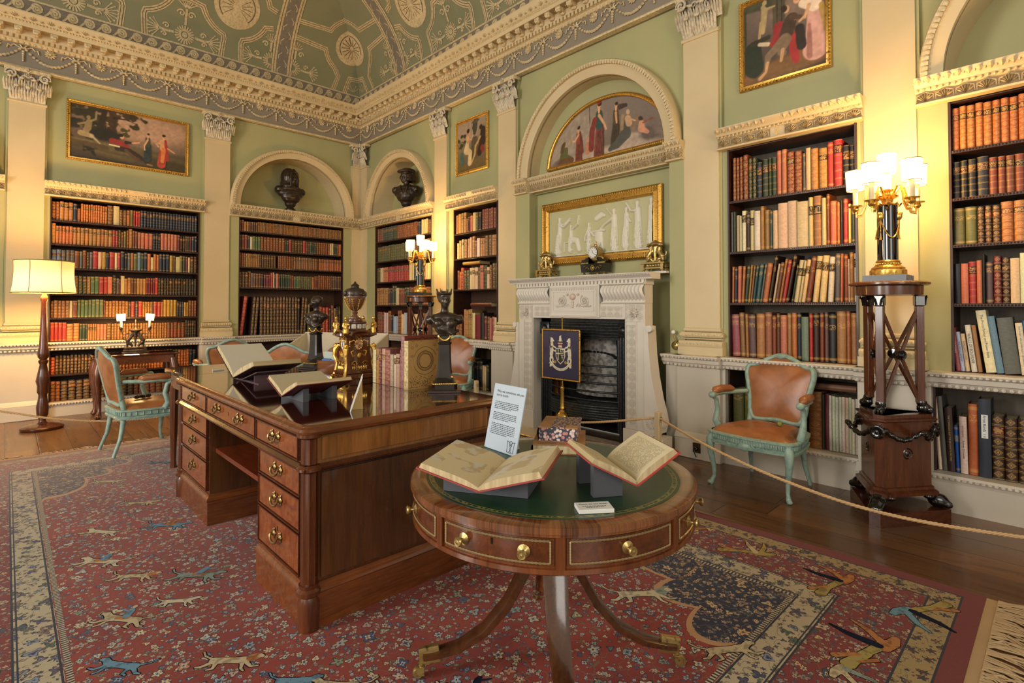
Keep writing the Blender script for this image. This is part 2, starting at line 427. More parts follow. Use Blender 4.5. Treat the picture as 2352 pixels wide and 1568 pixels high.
# fireplace bay back wall, reveals and bays behind chimney breast
fw = MB(TB)
fw.box(3.895, 4.13, .0, .42, 0, ZE0); fw.box(5.96, 6.11, .0, .42, 0, ZE0)
fw.box(4.13, 4.48, .14, .5, 0, 1.22); fw.box(5.65, 5.96, .14, .5, 0, 1.22); fw.box(4.13, 5.96, .14, .5, 1.22, ZE0)
fw.box(4.13, 5.96, .09, .42, ZE0-.01, ZE1-.02)
struct('wall_chimney', fw, MT['green'], smooth=None)
dd = MB(TB); dado(dd, 3.9, 4.17, .10); dado(dd, 5.93, 6.12, .10)
dd.box(3.9, 4.14, -.06, .1, 0, .8); dd.box(5.95, 6.12, -.06, .1, 0, .8)
struct('trim_7', dd, [MT['white'], MT['whiteo']])
# white base under the low bookcases, and skirting
def base_run(T, segs, pil, name):
    mb = MB(T)
    for a, b, z in segs:
        mb.box(a, b, -.045, .4, 0, z-.05, 0)
        mb.mould(a, b, [(-.3, z), (.055, z), (.062, z-.015), (.05, z-.03), (.045, z-.055), (-.3, z-.055)], 0)
        k = int((b-a)/.03); w = (b-a)/k
        for i in range(k): mb.ell((a+w*(i+.5), -.058, z-.022), (w*.38, .008, .012), None, 5, 1)
    for a, b in pil:
        mb.box(a-.05, b+.05, -.115, .1, 0, .17, 0, .006)
        mb.mould(a-.05, b+.05, [(-.1, .23), (.08, .23), (.09, .215), (.1, .2), (.115, .17), (-.1, .17)], 0)
    o = mb.build(name, [MT['white'], MT['whiteo']]); o['kind'] = 'structure'
base_run(TA, [(-7.4, -4.5, .17), (-4.155, -2.43, .17), (-2.105, 0, .17)], PIL_A, 'baseboard_left')
base_run(TB, [(0, 2.2, .24), (2.49, 3.58, .24), (6.435, 7.514, .24), (7.82, 9.78, .24)], PIL_B, 'baseboard_right')
# low bookcase uprights beside their openings
lw = MB(TA)
for a, b in ((-4.155, -4.09), (-2.49, -2.43), (-2.105, -1.97), (-.32, 0), (-4.55, -4.5), (-7.4, -4.5)): lw.box(a, b, -.045, .35, .12, .82)
struct('trim_10', lw, MT['white'], smooth=None)
lw = MB(TB)
for a, b in ((0, .48), (2.11, 2.2), (2.49, 2.64), (3.55, 3.58), (6.435, 6.5), (7.465, 7.514), (7.82, 7.885), (9.62, 9.78)): lw.box(a, b, -.045, .35, .2, .82)
struct('trim_11', lw, MT['white'], smooth=None)
# pilasters
def pil_shaft(mb, w0, w1):
    mb.box(w0, w1, 0, .1, ZD+.24, ZS-.03)
    mb.mould(w0-.012, w1+.012, [(-.05, ZS), (.014, ZS), (.02, ZS-.015), (.012, ZS-.03), (-.05, ZS-.03)])
    a, b = w0-.045, w1+.045
    mb.mould(a, b, [(-.08, ZD+.07), (.05, ZD+.07), (.05, ZD), (-.08, ZD)])
    for e, d0, z0, z1 in ((.04, .045, .07, .125), (.022, .025, .135, .15), (.028, .03, .155, .2), (.01, .012, .205, .24)):
        prof = [(-.08, ZD+z1), (d0-.012, ZD+z1), (d0, ZD+z1*.75+z0*.25), (d0, ZD+z1*.3+z0*.7), (d0-.01, ZD+z0), (-.08, ZD+z0)]
        mb.mould(w0-e, w1+e, prof)
    for d0, z, w, r in ((.042, .1, .032, .016), (.03, .178, .028, .014)):
        k = int((b-a)/w)
        for i in range(k): mb.ell((a+(b-a)*(i+.5)/k, -d0, ZD+z), (.011, .008, r), None, 5, 1)
def capital(mb, w0, w1, m=1):
    c = (w0+w1)/2; hw = (w1-w0)/2; z0 = ZS; H = .37
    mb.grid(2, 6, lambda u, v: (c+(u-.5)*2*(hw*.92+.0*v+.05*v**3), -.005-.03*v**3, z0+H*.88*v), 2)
    mb.box(c-hw-.045, c+hw+.045, -.075, .05, z0+H-.045, z0+H, 0, .008)
    def acanth(x, z, l, w, out):
        for i in range(5):
            t = (i-2)/2
            mb.add([(x+t*w*.5-w*.13, -.008, z), (x+t*w*.5+w*.13, -.008, z), (x+t*w*.62+w*.15, -.03-out*.4, z+l*.6), (x+t*w*.62-w*.15, -.03-out*.4, z+l*.6), (x+t*w*.6, -.03-out, z+l*(1-.14*abs(t))), (x+t*w*.55, -.045-out*.3, z+l*.45)],
                   [(0, 1, 5), (1, 2, 5), (2, 4, 5), (4, 3, 5), (3, 0, 5)], m)
        mb.ell((x, -.035-out, z+l*.96), (w*.28, .018, .016), None, 6, m)
    for x in (-.62, 0, .62): acanth(c+x*hw, z0, H*.42, hw*.56, .035)
    for x in (-.98, -.33, .33, .98): acanth(c+x*hw, z0+H*.26, H*.42, hw*.5, .045)
    for sg in (-1, 1):
        pts = []
        for i in range(22):
            a = i*.45; r = .062*(1-i/24)
            pts.append((c+sg*(hw-.015+r*cos(a)*.9), -.06-.0012*i, z0+H*.76+r*sin(a)))
        mb.tube([(c+sg*hw*.3, -.04, z0+H*.5), (c+sg*hw*.55, -.05, z0+H*.74)]+pts, .011, 5, m)
        pts = [(c+sg*(.035+.035*(1-i/16)*cos(pi-i*.45)), -.05, z0+H*.7+.035*(1-i/16)*sin(i*.45)) for i in range(14)]
        mb.tube(pts, .008, 4, m)
    rosette(mb, Tr(c, -.078, z0+H-.02), .035, m, 7, .02)
    acanth(c, z0+H*.6, H*.3, hw*.3, .03)
n_t = 12; MT['capital'] = carved('capital_stone', 'd6c9ae', '8a8072', .6, 40, .4); MT['capdirt'] = plain('capital_ground', '7f7668', .8)  # bell coloured darker than the leaves standing in front of it
for T, lst in ((TA, PIL_A), (TB, PIL_B)):
    for a, b in lst:
        mb = MB(T); pil_shaft(mb, a, b); o = struct('trim_%d' % n_t, mb, [MT['cream'], MT['creamo']]); n_t += 1
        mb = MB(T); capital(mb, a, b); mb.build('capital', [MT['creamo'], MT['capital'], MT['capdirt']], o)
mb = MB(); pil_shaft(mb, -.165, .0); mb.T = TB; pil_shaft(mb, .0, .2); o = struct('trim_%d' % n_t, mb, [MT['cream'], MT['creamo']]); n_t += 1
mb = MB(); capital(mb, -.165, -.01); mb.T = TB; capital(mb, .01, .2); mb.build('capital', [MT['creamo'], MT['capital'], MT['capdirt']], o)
# frieze + cornice along both walls (mitred in the corner)
def Lrun(mb, prof, m=0):
    k = len(prof); vs = []
    for d, z in prof: vs.append((-7.4, -d, z))
    for d, z in prof: vs.append((-d, -d, z))
    for d, z in prof: vs.append((-d, -10.6, z))
    fs = [(i*k+j, (i+1)*k+j, (i+1)*k+j+1, i*k+j+1) for i in (0, 1) for j in range(k-1)]
    mb.add(vs, fs, m)
fz = MB(); Lrun(fz, [(-.06, ZF-.03), (.03, ZF-.03), (.035, ZF-.015), (.02, ZF), (.0, ZF+.004), (.0, ZF+.30)], 0)
Lrun(fz, [(-.03, ZF-.032), (.036, ZF-.032), (.04, ZF-.016), (.02, ZF+.006)], 1)
def swags(mb, T, a, n, dirn=1):
    W = .485; z1 = ZF+.235
    for i in range(n):
        x0 = a+i*W; q = 13
        for j in range(q+1):
            t = j/q; x = x0+W*(.06+.88*t); z = z1-.03-.13*(1-(2*t-1)**2)
            dz = .13*4*(2*t-1); r = .013 if 3 < j < q-3 else .010
            mb.ell((x, -.014, z), (r*1.3, .016, r*1.8), T, 5, 1, Ry(-atan2(dz, 1)*.9+pi/2))
        for j in range(5): mb.ell((x0, -.012, z1-.055-.026*j), (.017-.0015*j, .016, .015), T, 5, 1)
        rosette(mb, T @ Tr(x0+W/2, -.004, z1-.012), .062, 1, 11, .022)
        for sg in (-1, 1):
            mb.tube([(x0, -.014, z1-.02), (x0+sg*.03, -.02, z1+.02), (x0+sg*.05, -.014, z1-.005), (x0+sg*.012, -.016, z1-.018)], .009, 4, 1, T=T)
            mb.tube([(x0+sg*.045, -.012, z1-.002), (x0+sg*.08, -.012, z1+.012), (x0+sg*.105, -.012, z1-.015), (x0+sg*.13, -.012, z1-.005), (x0+sg*.14, -.012, z1-.05)], .008, 4, 1, T=T)
swags(fz, TA, -6.79, 14); swags(fz, TB, .0, 21)
struct('trim_%d' % n_t, fz, [MT['frieze'], MT['creamo']], smooth=35); n_t += 1
cn = MB(); z0 = ZF+.295
Lrun(cn, [(0, z0-.03), (.02, z0-.025), (.035, z0-.005), (.04, z0), (.04, z0+.012)], 0)
Lrun(cn, [(.03, z0+.01), (.05, z0+.012), (.05, z0+.05), (.08, z0+.052), (.085, z0+.07), (.085, z0+.12), (.2, z0+.122), (.205, z0+.13), (.205, z0+.16), (.215, z0+.165), (.215, z0+.18)], 0)
Lrun(cn, [(.215, z0+.18), (.225, z0+.185), (.24, z0+.2), (.26, z0+.235), (.275, z0+.255), (.275, z0+.27), (.05, z0+.28)], 0)
ZC = z0+.28
for T, n, a in ((TA, 7.3, -7.35), (TB, 10.5, .06)):
    k = int(n/.052)
    for i in range(k):
        x = a+.052*i; cn.box(x, x+.032, -.082, .0, z0+.012, z0+.052, 0, T=T)
    k = int(n/.052)
    for i in range(k): cn.ell((a+.052*(i+.3), -.03, z0-.012), (.017, .016, .02), T, 6, 1)
    k = int(n/.158)
    for i in range(k):
        x = a+.158*i+.06
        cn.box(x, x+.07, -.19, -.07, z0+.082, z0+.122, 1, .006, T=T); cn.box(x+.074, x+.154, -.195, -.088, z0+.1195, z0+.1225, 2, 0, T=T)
        cn.ell((x+.035, -.17, z0+.082), (.034, .03, .02), T, 6, 1); cn.ell((x+.035, -.1, z0+.078), (.034, .03, .025), T, 6, 1)
        rosette(cn, T @ Tr(x+.114, -.14, z0+.121) @ Rx(-pi/2), .03, 1, 6, .012)
        palmette(cn, T @ Tr(x, -.232, z0+.19) @ Rx(.45), .055, 1, 5, .012)
        palmette(cn, T @ Tr(x+.079, -.236, z0+.19) @ Rx(.45), .03, 1, 3, .01)
    k = int(n/.03)
    for i in range(k): cn.ell((a+.03*i, -.218, z0+.172), (.011, .01, .012), T, 5, 1)
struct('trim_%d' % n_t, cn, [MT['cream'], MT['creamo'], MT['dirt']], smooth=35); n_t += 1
# coved ceiling
CD, CH, CZ = 4.0, 2.2, ZC+.0
_arc = []; L = 0; pr = None
for i in range(401):
    a = (pi/2)*i/400; q = (.06+CD*(1-cos(a)), CZ+.03+CH*sin(a))
    if pr: L += math.hypot(q[0]-pr[0], q[1]-pr[1])
    _arc.append((L, q)); pr = q
def cove(v):
    lo, hi = 0, 400
    while hi-lo > 1:
        mid = (lo+hi)//2
        if _arc[mid][0] <= v: lo = mid
        else: hi = mid
    (l0, a), (l1, b) = _arc[lo], _arc[hi]; t = (v-l0)/max(l1-l0, 1e-9)
    return a[0]+(b[0]-a[0])*t, a[1]+(b[1]-a[1])*t
def cpt(side, s, v, lift=.004):
    d, z = cove(max(v, 0)); d2, z2 = cove(max(v, 0)+.01); nx, nz = (z2-z), -(d2-d); q = math.hypot(nx, nz)
    d += nx/q*lift; z += nz/q*lift
    s = max(s, d)
    return (-s, -d, z) if side == 'A' else (-d, -s, z)
ce = MB(); VM = 4.2
for side in 'AB':
    ce.grid(30, 40, lambda u, v: cpt(side, (lambda d: d+(11.5-d)*u)(cove(v*VM)[0]), v*VM, 0), 0)
ce.add([(-11.5, -11.5, CZ+.03+CH), (-cove(VM)[0], -11.5, CZ+.03+CH), (-cove(VM)[0], -cove(VM)[0], CZ+.03+CH), (-11.5, -cove(VM)[0], CZ+.03+CH)], [(0, 1, 2, 3)])
struct('ceiling', ce, MT['ceil'], smooth=30)
cb = MB()
_bk = [0]
def band(side, pts, w, m, lift, closed=False, clip=None):
    _bk[0] += 1; lift += (_bk[0] % 60)*2e-5
    P = [V(p) for p in pts]; n = len(P); vs = []; fs = []
    for i, p in enumerate(P):
        if closed: n1 = P[i]-P[i-1]; n2 = P[(i+1) % n]-P[i]
        else: n1 = P[i]-P[i-1] if i else P[1]-P[0]; n2 = P[i+1]-P[i] if i < n-1 else P[i]-P[i-1]
        n1 = V((-n1.y, n1.x)).normalized(); n2 = V((-n2.y, n2.x)).normalized(); q = n1+n2; q = q/max(q.dot(n1), .4)
        for e in (-1, 1): vs.append(cpt(side, p.x+q.x*w/2*e, p.y+q.y*w/2*e, lift))
    for i in range(n if closed else n-1):
        a, b = 2*i, 2*((i+1) % n); fs.append((a, a+1, b+1, b))
    cb.add(vs, fs, m)
def dense(pts, st=.06):
    out = []
    for a, b in zip(pts, pts[1:]):
        k = max(1, int(math.hypot(b[0]-a[0], b[1]-a[1])/st))
        out += [(a[0]+(b[0]-a[0])*i/k, a[1]+(b[1]-a[1])*i/k) for i in range(k)]
    return out+[pts[-1]]
def creamband(side, pts, w=.072):
    band(side, pts, w, 0, .004); band(side, pts, w*.52, 2, .007); band(side, pts, w*.3, 0, .009)
V0 = .92
def spiral(side, s, v, r, sg=1, turns=2.2, w=.018, m=0, rot=0):
    k = 22; pts = [(s+sg*r*(1-i/k)*cos(rot+turns*2*pi*i/k), v+r*(1-i/k)*sin(rot+turns*2*pi*i/k)) for i in range(k)]
    band(side, pts, w, m, .008)
def disc(side, s, v, r, m, lift, n=26, wob=0):
    _bk[0] += 1; lift += (_bk[0] % 60)*2e-5
    c = cpt(side, s, v, lift); vs = [c]+[cpt(side, s+r*(1+wob*cos(14*2*pi*i/n))*cos(2*pi*i/n), v+r*(1+wob*cos(14*2*pi*i/n))*sin(2*pi*i/n), lift) for i in range(n)]
    cb.add(vs, [(0, 1+i, 1+(i+1) % n) for i in range(n)], m)
def fan(side, s, v, r, ang, n=7, m=0, spread=1.9):
    for i in range(n):
        a = ang+(i-(n-1)/2)*spread/(n-1); l = r*(1-.12*abs(i-(n-1)/2)/((n-1)/2))
        band(side, [(s+cos(a)*l*.12, v+sin(a)*l*.12), (s+cos(a)*l*.5, v+sin(a)*l*.5), (s+cos(a)*l*.92, v+sin(a)*l*.92)], r*.075, m, .006)
        disc(side, s+cos(a)*l*.92, v+sin(a)*l*.92, r*.075, m, .0065, 8)
def motif(side, s, v):
    disc(side, s, v, .035, 0, .007, 12)
    for i in range(20):
        a = 2*pi*i/20; band(side, [(s+.045*cos(a), v+.045*sin(a)), (s+.12*cos(a), v+.12*sin(a))], .018, 0, .006)
    for sg in (-1, 1):
        band(side, [(s+sg*.13, v), (s+sg*.22, v-.01), (s+sg*.3, v)], .03, 0, .006)
        spiral(side, s+sg*.22, v+.055, .04, sg, 1.3); spiral(side, s+sg*.24, v-.06, .035, sg, 1.3)
        fan(side, s+sg*.29, v-.005, .17, 0 if sg > 0 else pi)
    band(side, [(s, v+.13), (s, v+.22), (s, v+.34)], .03, 0, .006)
    for sg in (-1, 1): spiral(side, s+sg*.06, v+.27, .05, sg, 1.3)
    fan(side, s, v+.34, .17, pi/2)
PER = 1.19
for side in 'AB':
    # running-scroll band at the springing
    band(side, dense([(0, .105), (10.8, .105)], .3), .15, 1, .002); band(side, dense([(0, .19), (10.8, .19)], .3), .022, 0, .005); band(side, dense([(0, .022), (10.8, .022)], .3), .02, 0, .005)
    for i in range(60):
        s = .13+i*.165
        k = 20; sp = [(s+.055*(1-j/k)*cos(2.0*2*pi*j/k+pi*.5), .105+.055*(1-j/k)*sin(2.0*2*pi*j/k+pi*.5)) for j in range(k)]
        band(side, [(s+.165-.075, .05), (s+.07, .07), (s+.045, .11), (s+.03, .148)]+sp, .022, 0, .007)
    cs = [0.0]+[2.13+PER*i for i in range(6)]
    for ci, c0 in enumerate(cs):
        R = .44; aw = .115 if ci else .52
        aw2 = .105
        if ci == 0: c1 = cove(V0)[0]
        else: c1 = c0
        lo_l, lo_r = c0-.115, c0+.115
        ed_l = (1.6 if ci == 1 else c0-PER/2); ed_r = (1.27 if ci == 0 else c0+PER/2)
        th = math.asin(aw2/R)
        def quad(sx, sy, edge, vend):
            arm_s = c1+sx*.1
            b0 = math.acos(min(.99, .13/R)); a0, a1 = b0, math.asin(.15/R)
            arc = [(c1+sx*R*cos(a0+(a1-a0)*i/8), V0+sy*R*sin(a0+(a1-a0)*i/8)) for i in range(9)]
            foot = c0+sx*(.135 if ci else .55)
            p = [(foot if sy < 0 else c1+sx*.12, vend), (c1+sx*(.115 if ci else .18), V0+sy*(R+.03))] if ci or sy > 0 else [(.56, vend), (.5, .42)]
            if ci == 0 and sy < 0: arc = arc[2:]
            pts = p+arc+[(edge, V0+sy*.12)]
            creamband(side, dense(pts))
        for sx in ((-1, 1) if ci else (1,)):
            quad(sx, -1, ed_l if sx < 0 else ed_r, .2); quad(sx, 1, ed_l if sx < 0 else ed_r, 1.75)
        if ci == 0:
            creamband(side, dense([(.36, .2), (.30, .44), (.1, .46)]))
            fan(side, .2, .24, .13, pi/2-.2, 5)
        # medallion
        if ci == 0:
            for r0, m0, l0 in ((.275, 0, .004), (.215, 2, .006), (.2, 0, .007)): disc(side, c1, V0, r0, m0, l0, 40)
            for i in range(16): a = 2*pi*i/16; band(side, [(c1+.04*cos(a), V0+.04*sin(a)), (c1+.18*cos(a+.15), V0+.18*sin(a+.15))], .012, 2, .009)
        else:
            for r0, m0, l0 in ((.3, 0, .004), (.24, 2, .006), (.225, 0, .007)): disc(side, c1, V0, r0, m0, l0, 40)
            for i in range(18): a = 2*pi*i/18; band(side, [(c1+.06*cos(a), V0+.06*sin(a)), (c1+.2*cos(a), V0+.2*sin(a))], .008, 2, .009)
            for i in range(4):
                if ci: motif(side, 2.73+PER*(ci-1), .33); break
    # arched ribs either side of the corner
    for v1 in (0,):
        pts = dense([(1.415, .2), (1.415, 2.0)], .08)
        band(side, pts, .3, 0, .010); band(side, pts, .17, 1, .012)
        for e in (-.118, .118): band(side, [(p[0]+e, p[1]) for p in pts], .008, 2, .013)
        for i in range(17):
            v = .25+.105*i; sg = 1 if i % 2 else -1
            spiral(side, 1.415+sg*.02, v, .05, sg, 1.6, .012, 0, 0); band(side, [(1.415-sg*.06, v-.05), (1.415-sg*.065, v), (1.415-sg*.02, v+.05)], .012, 0, .014)
    # half motif leaning on the rib
    for s in (1.17, 1.66):
        sg = -1 if s < 1.4 else 1
        for i in range(10):
            a = -pi/2+pi*i/9; a = a if sg > 0 else pi-a
            band(side, [(s-sg*.08+.045*cos(a), .34+.045*sin(a)), (s-sg*.08+.12*cos(a), .34+.12*sin(a))], .018, 0, .006)
        band(side, [(s+sg*.05, .34), (s+sg*.13, .33), (s+sg*.2, .34)], .03, 0, .006); fan(side, s+sg*.18, .335, .16, 0 if sg > 0 else pi)
        spiral(side, s+sg*.12, .39, .04, sg, 1.3)
        band(side, [(s-sg*.06, .47), (s-sg*.06, .6)], .03, 0, .006); fan(side, s-sg*.06, .6, .13, pi/2)
        spiral(side, s+sg*.02, .56, .045, sg, 1.3)
struct('trim_%d' % n_t, cb, [MT['ceilband'], MT['ceilgrey'], plain('ceiling_line', '6a5638', .8)], smooth=None, recalc=False); n_t += 1
# ---------------------------------------------------------------- bookcases and books
def bookcase(name, label, T, s0, s1, z0, z1, shelves, back='caseback', depth=.34):
    root = thing(name, label, 'bookcase'); root.matrix_world = T @ Tr((s0+s1)/2, 0, z0)
    X = Tr(-(s0+s1)/2, 0, -z0)
    mb = MB(X); mb.box(s0, s1, depth-.02, depth, z0, z1); mb.build('back_panel', MT[back], root, smooth=None)
    for a, b in ((s0, s0+.014), (s1-.014, s1)):
        mb = MB(X); mb.box(a, b, .012, depth-.02, z0, z1); mb.build('side_panel', MT['shelfw'], root, smooth=None)
    mb = MB(X); mb.box(s0, s1, .02, depth, z1-.012, z1); mb.build('top_board', MT['shelfw'], root, smooth=None)
    for z in [z0+.004]+shelves:
        mb = MB(X); mb.box(s0+.014, s1-.014, .014, depth-.02, z-.022, z, 0, .003)
        if z > z0+.01:
            k = int((s1-s0)/.016)
            for i in range(k): mb.ell((s0+.02+(s1-s0-.04)*(i+.5)/k, .013, z-.010), (.006, .005, .006), None, 4, 0)
        mb.build('shelf', MT['shelfw'], root, smooth=None)
    return root
def unit_book(style):
    vs = []; uv = []; fs = []; mi = []
    if style in 'B': zs = [0, .015]+[q for i in range(5) for q in (.17*(i+1)-.017, .17*(i+1)-.008, .17*(i+1)+.008, .17*(i+1)+.017)]+[.985, 1]
    else: zs = [0, .5, 1]
    n = 7 if style != 'F' else 5
    def spine(u):
        if style == 'F': return [(-.5, .012), (-.46, 0), (0, 0), (.46, 0), (.5, .012)][int(round(u*4))]
        return (-.5*cos(pi*u) if style != 'W' else (u-.5), .075*(1-sin(pi*u)) if style != 'W' else .03*(1-sin(pi*u)))
    for z in zs:
        ban = style == 'B' and any(abs(z-.17*(i+1)) < .0085 for i in range(5))
        for i in range(n):
            x, y = spine(i/(n-1)); vs.append((x, y-(.012 if ban else 0), z)); uv.append((i/(n-1), z))
    for j in range(len(zs)-1):
        for i in range(n-1): fs.append((j*n+i, j*n+i+1, (j+1)*n+i+1, (j+1)*n+i)); mi.append(0)
    o = len(vs); ye = spine(0)[1]
    for x in (-.5, .5):
        for y, z in ((ye, 0), (1, 0), (1, 1), (ye, 1)): vs.append((x, y, z)); uv.append((y, z))
    fs += [(o, o+1, o+2, o+3), (o+4, o+7, o+6, o+5)]; mi += [1, 1]
    o = len(vs)
    for x in (-.42, .42):
        for y, z in ((.05, .02), (.975, .02), (.975, .978), (.05, .978)): vs.append((x, y, z)); uv.append((x+.5, y))
    fs += [(o, o+4, o+5, o+1), (o+3, o+2, o+6, o+7), (o+1, o+5, o+6, o+2)]; mi += [2, 2, 2]
    return vs, uv, fs, mi
def book_mats(ob):
    t = 'group' if not ob else 'single'
    g = G('book_spine_'+t); col = g.attr('bcol', ob); P = g.sep(g.attr('bp', ob, 'Vector')); lab = g.attr('blab', ob); L = g.sep(g.attr('bl', ob, 'Vector'))
    gold, nb, orn = P[0], P[1], P[2]
    uvn = g.n('UVMap'); u, v, _ = g.sep(uvn.outputs[0])
    seed = g.sep(g.vm('SCALE', col, 91.7))
    pos = g.coord('Object') if ob else g.n('NewGeometry').outputs['Position']
    tx = g.comb(g.m('ADD', g.m('MULTIPLY', u, 3), seed[0]), g.m('MULTIPLY', v, 22), seed[1])
    n1 = g.noise(tx, 1.2, 4, .6); n2 = g.noise(tx, 7, 3, .6)
    base = g.vm('SCALE', col, g.m('MULTIPLY_ADD', n1, .7, .65))
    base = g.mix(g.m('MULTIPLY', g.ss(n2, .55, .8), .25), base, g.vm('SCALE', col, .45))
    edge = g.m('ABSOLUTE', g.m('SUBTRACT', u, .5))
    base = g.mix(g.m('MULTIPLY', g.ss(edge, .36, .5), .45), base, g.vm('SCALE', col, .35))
    tb = g.m('FRACT', g.m('MULTIPLY', v, nb)); tt = g.m('ABSOLUTE', g.m('SUBTRACT', tb, .5))
    line = g.m('MULTIPLY', g.ss(tt, .40, .43), g.ss(tt, .45, .47, True))
    dia = g.m('ADD', g.m('MULTIPLY', edge, 1.1), g.m('MULTIPLY', tt, 1.0))
    swirl = g.ss(g.noise(g.comb(g.m('MULTIPLY', edge, 26), g.m('MULTIPLY', tt, 18), 0), 1, 2, .5, 1.5), .46, .54)
    ornm = g.m('MULTIPLY', g.m('MULTIPLY', g.ss(dia, .3, .36, True), g.ss(dia, .09, .13)), swirl)
    ornm = g.m('MULTIPLY', g.m('MAXIMUM', ornm, g.m('MULTIPLY', g.ss(dia, .07, .09, True), 1)), orn)
    dv = g.m('ABSOLUTE', g.m('SUBTRACT', v, L[0])); labm = g.m('MULTIPLY', g.m('LESS_THAN', dv, L[1]), g.m('LESS_THAN', edge, .47))
    base = g.mix(labm, base, lab)
    # title rows: broken strokes that read as small lettering
    rows = g.m('FRACT', g.m('MULTIPLY', g.m('SUBTRACT', v, L[0]), 42)); rm = g.m('MULTIPLY', g.m('GREATER_THAN', rows, .3), g.m('LESS_THAN', dv, g.m('MULTIPLY', L[1], .8)))
    wn = g.n('TexWhiteNoise', noise_dimensions='3D'); g.put(wn.inputs['Vector'], g.comb(g.m('FLOOR', g.m('MULTIPLY', u, 13)), g.m('FLOOR', g.m('MULTIPLY', g.m('SUBTRACT', v, L[0]), 42)), seed[2]))
    txt = g.m('MULTIPLY', g.m('MULTIPLY', rm, g.m('GREATER_THAN', wn.outputs[0], .42)), g.m('LESS_THAN', edge, .34))
    gm = g.m('MAXIMUM', g.m('MULTIPLY', line, g.ss(n2, .3, .5)), ornm); gm = g.m('MAXIMUM', gm, txt); gm = g.m('MULTIPLY', gm, gold, clamp=True)
    c = g.mix(g.m('MULTIPLY', gm, .8), base, g.vm('ADD', g.vm('SCALE', col, .25), lin('b8904a')))
    sp = g.bsdf(c, g.m('MULTIPLY_ADD', n2, .2, .38), bump=n2, bs=.08, bd=.003)
    g = G('book_board_'+t); col = g.attr('bcol', ob); bd = g.bsdf(g.vm('SCALE', col, .75), .55)
    return [sp, bd, MT['pages']]
g = G('page_edges'); xx = g.noise(g.scale(g.coord('Object'), (1, .02, .02)), 60, 2)
MT['pages'] = g.bsdf(g.ramp(xx, [(.3, 'a8946c'), (.7, 'cdbb94')]), .8)
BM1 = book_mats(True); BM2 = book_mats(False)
UB = {}
for st in 'BPLFW':
    vs, uv, fs, mi = unit_book(st); me = bpy.data.meshes.new('book_'+st); me.from_pydata(vs, [], fs)
    for m in BM1: me.materials.append(m)
    me.polygons.foreach_set('material_index', mi); l = me.uv_layers.new(name='UVMap')
    for lp in me.loops: l.data[lp.index].uv = uv[lp.vertex_index]
    me.shade_smooth(); me.set_sharp_from_angle(angle=radians(50)); UB[st] = (vs, uv, fs, mi, me)
BC = dict(br='74381f', tn='9a6a38', bn='5c3a22', gr='2c3a26', bk='17181a', nv='1c2434', rd='9c2c28', pk='b5664c', cr='c9b080', ol='5e5c2a', bl='5f7688', gy='55524e', og='a85f30',
          mr='651f26', lg='4d6238', dk='2f1c14', yl='a8802e', wh='cfc4ac', te='2f4a4c', mv='56403e', lb='9db0c0', tb='1f6f96', ro='8a4a4a', tg='8a5a34', gg='3c4c30', sg='6a705c', db='3a2418')
CN = dict(br='russet', tn='tan', bn='brown', gr='dark green', bk='black', nv='navy', rd='red', pk='salmon pink', cr='cream', ol='olive', bl='grey-blue', gy='grey', og='orange-brown', mr='maroon',
          lg='leaf green', dk='dark brown', yl='mustard', wh='off-white', te='teal', mv='mauve brown', lb='pale blue', tb='bright blue', ro='rose red', tg='golden tan', gg='moss green', sg='sage grey', db='gilt dark brown')
STN = dict(B='leather', L='labelled', P='cloth', F='paperback', W='plain')
ORD = 'first second third fourth fifth sixth seventh eighth ninth tenth eleventh twelfth thirteenth fourteenth fifteenth sixteenth seventeenth eighteenth nineteenth twentieth'.split()
def ordn(i):
    if i < 20: return ORD[i]
    t, u = divmod(i+1, 10); T_ = {2: 'twenty', 3: 'thirty', 4: 'forty'}[t]
    return T_+('-'+ORD[u-1] if u else ('th')) if u else {2: 'twentieth', 3: 'thirtieth', 4: 'fortieth'}[t]
mass = dict(v=[], f=[], mi=[], uv=[], c=[], p=[], lc=[], l=[])
NBK = [0]
def params(key, st, rnd):
    c = [max(.004, q*(1+rnd.uniform(-.13, .13))) for q in lin(BC[key])]
    if st == 'B': bp = (1.0, 1/.17, 1.0 if key != 'bk' else .4); lab = rnd.choice(['5a1c1c', '1c2418', '2a1610', '6a2a20']); bl = (.765, .065 if rnd.random() < .6 else .0001, 0)
    elif st == 'L': bp = (.9, 6, 0); lab = '14120f' if key in ('cr', 'wh', 'tn', 'br', 'tg') else '3a1512'; bl = (rnd.choice([.72, .76, .8]), .09, 0)
    elif st == 'P': bp = (.8, 1.0, 0); lab = '000000'; bl = (rnd.choice([.72, .8, .76]), .07, 0)
    elif st == 'F': bp = (.0, 1.0, 0); lab = '8a8378'; bl = (.5, .0001, 0)
    else: bp = (.0, 1, 0); lab = '000000'; bl = (.8, .0001, 0)
    lc = lin(lab) if st != 'P' else tuple(c)
    if bl[1] < .001: lc = tuple(c)
    return c, bp, lc, bl
CN['pw'] = 'pinkish'; BC['pw'] = 'ab8a7c'; CN['pc'] = 'pale cream'; BC['pc'] = 'cbb998'
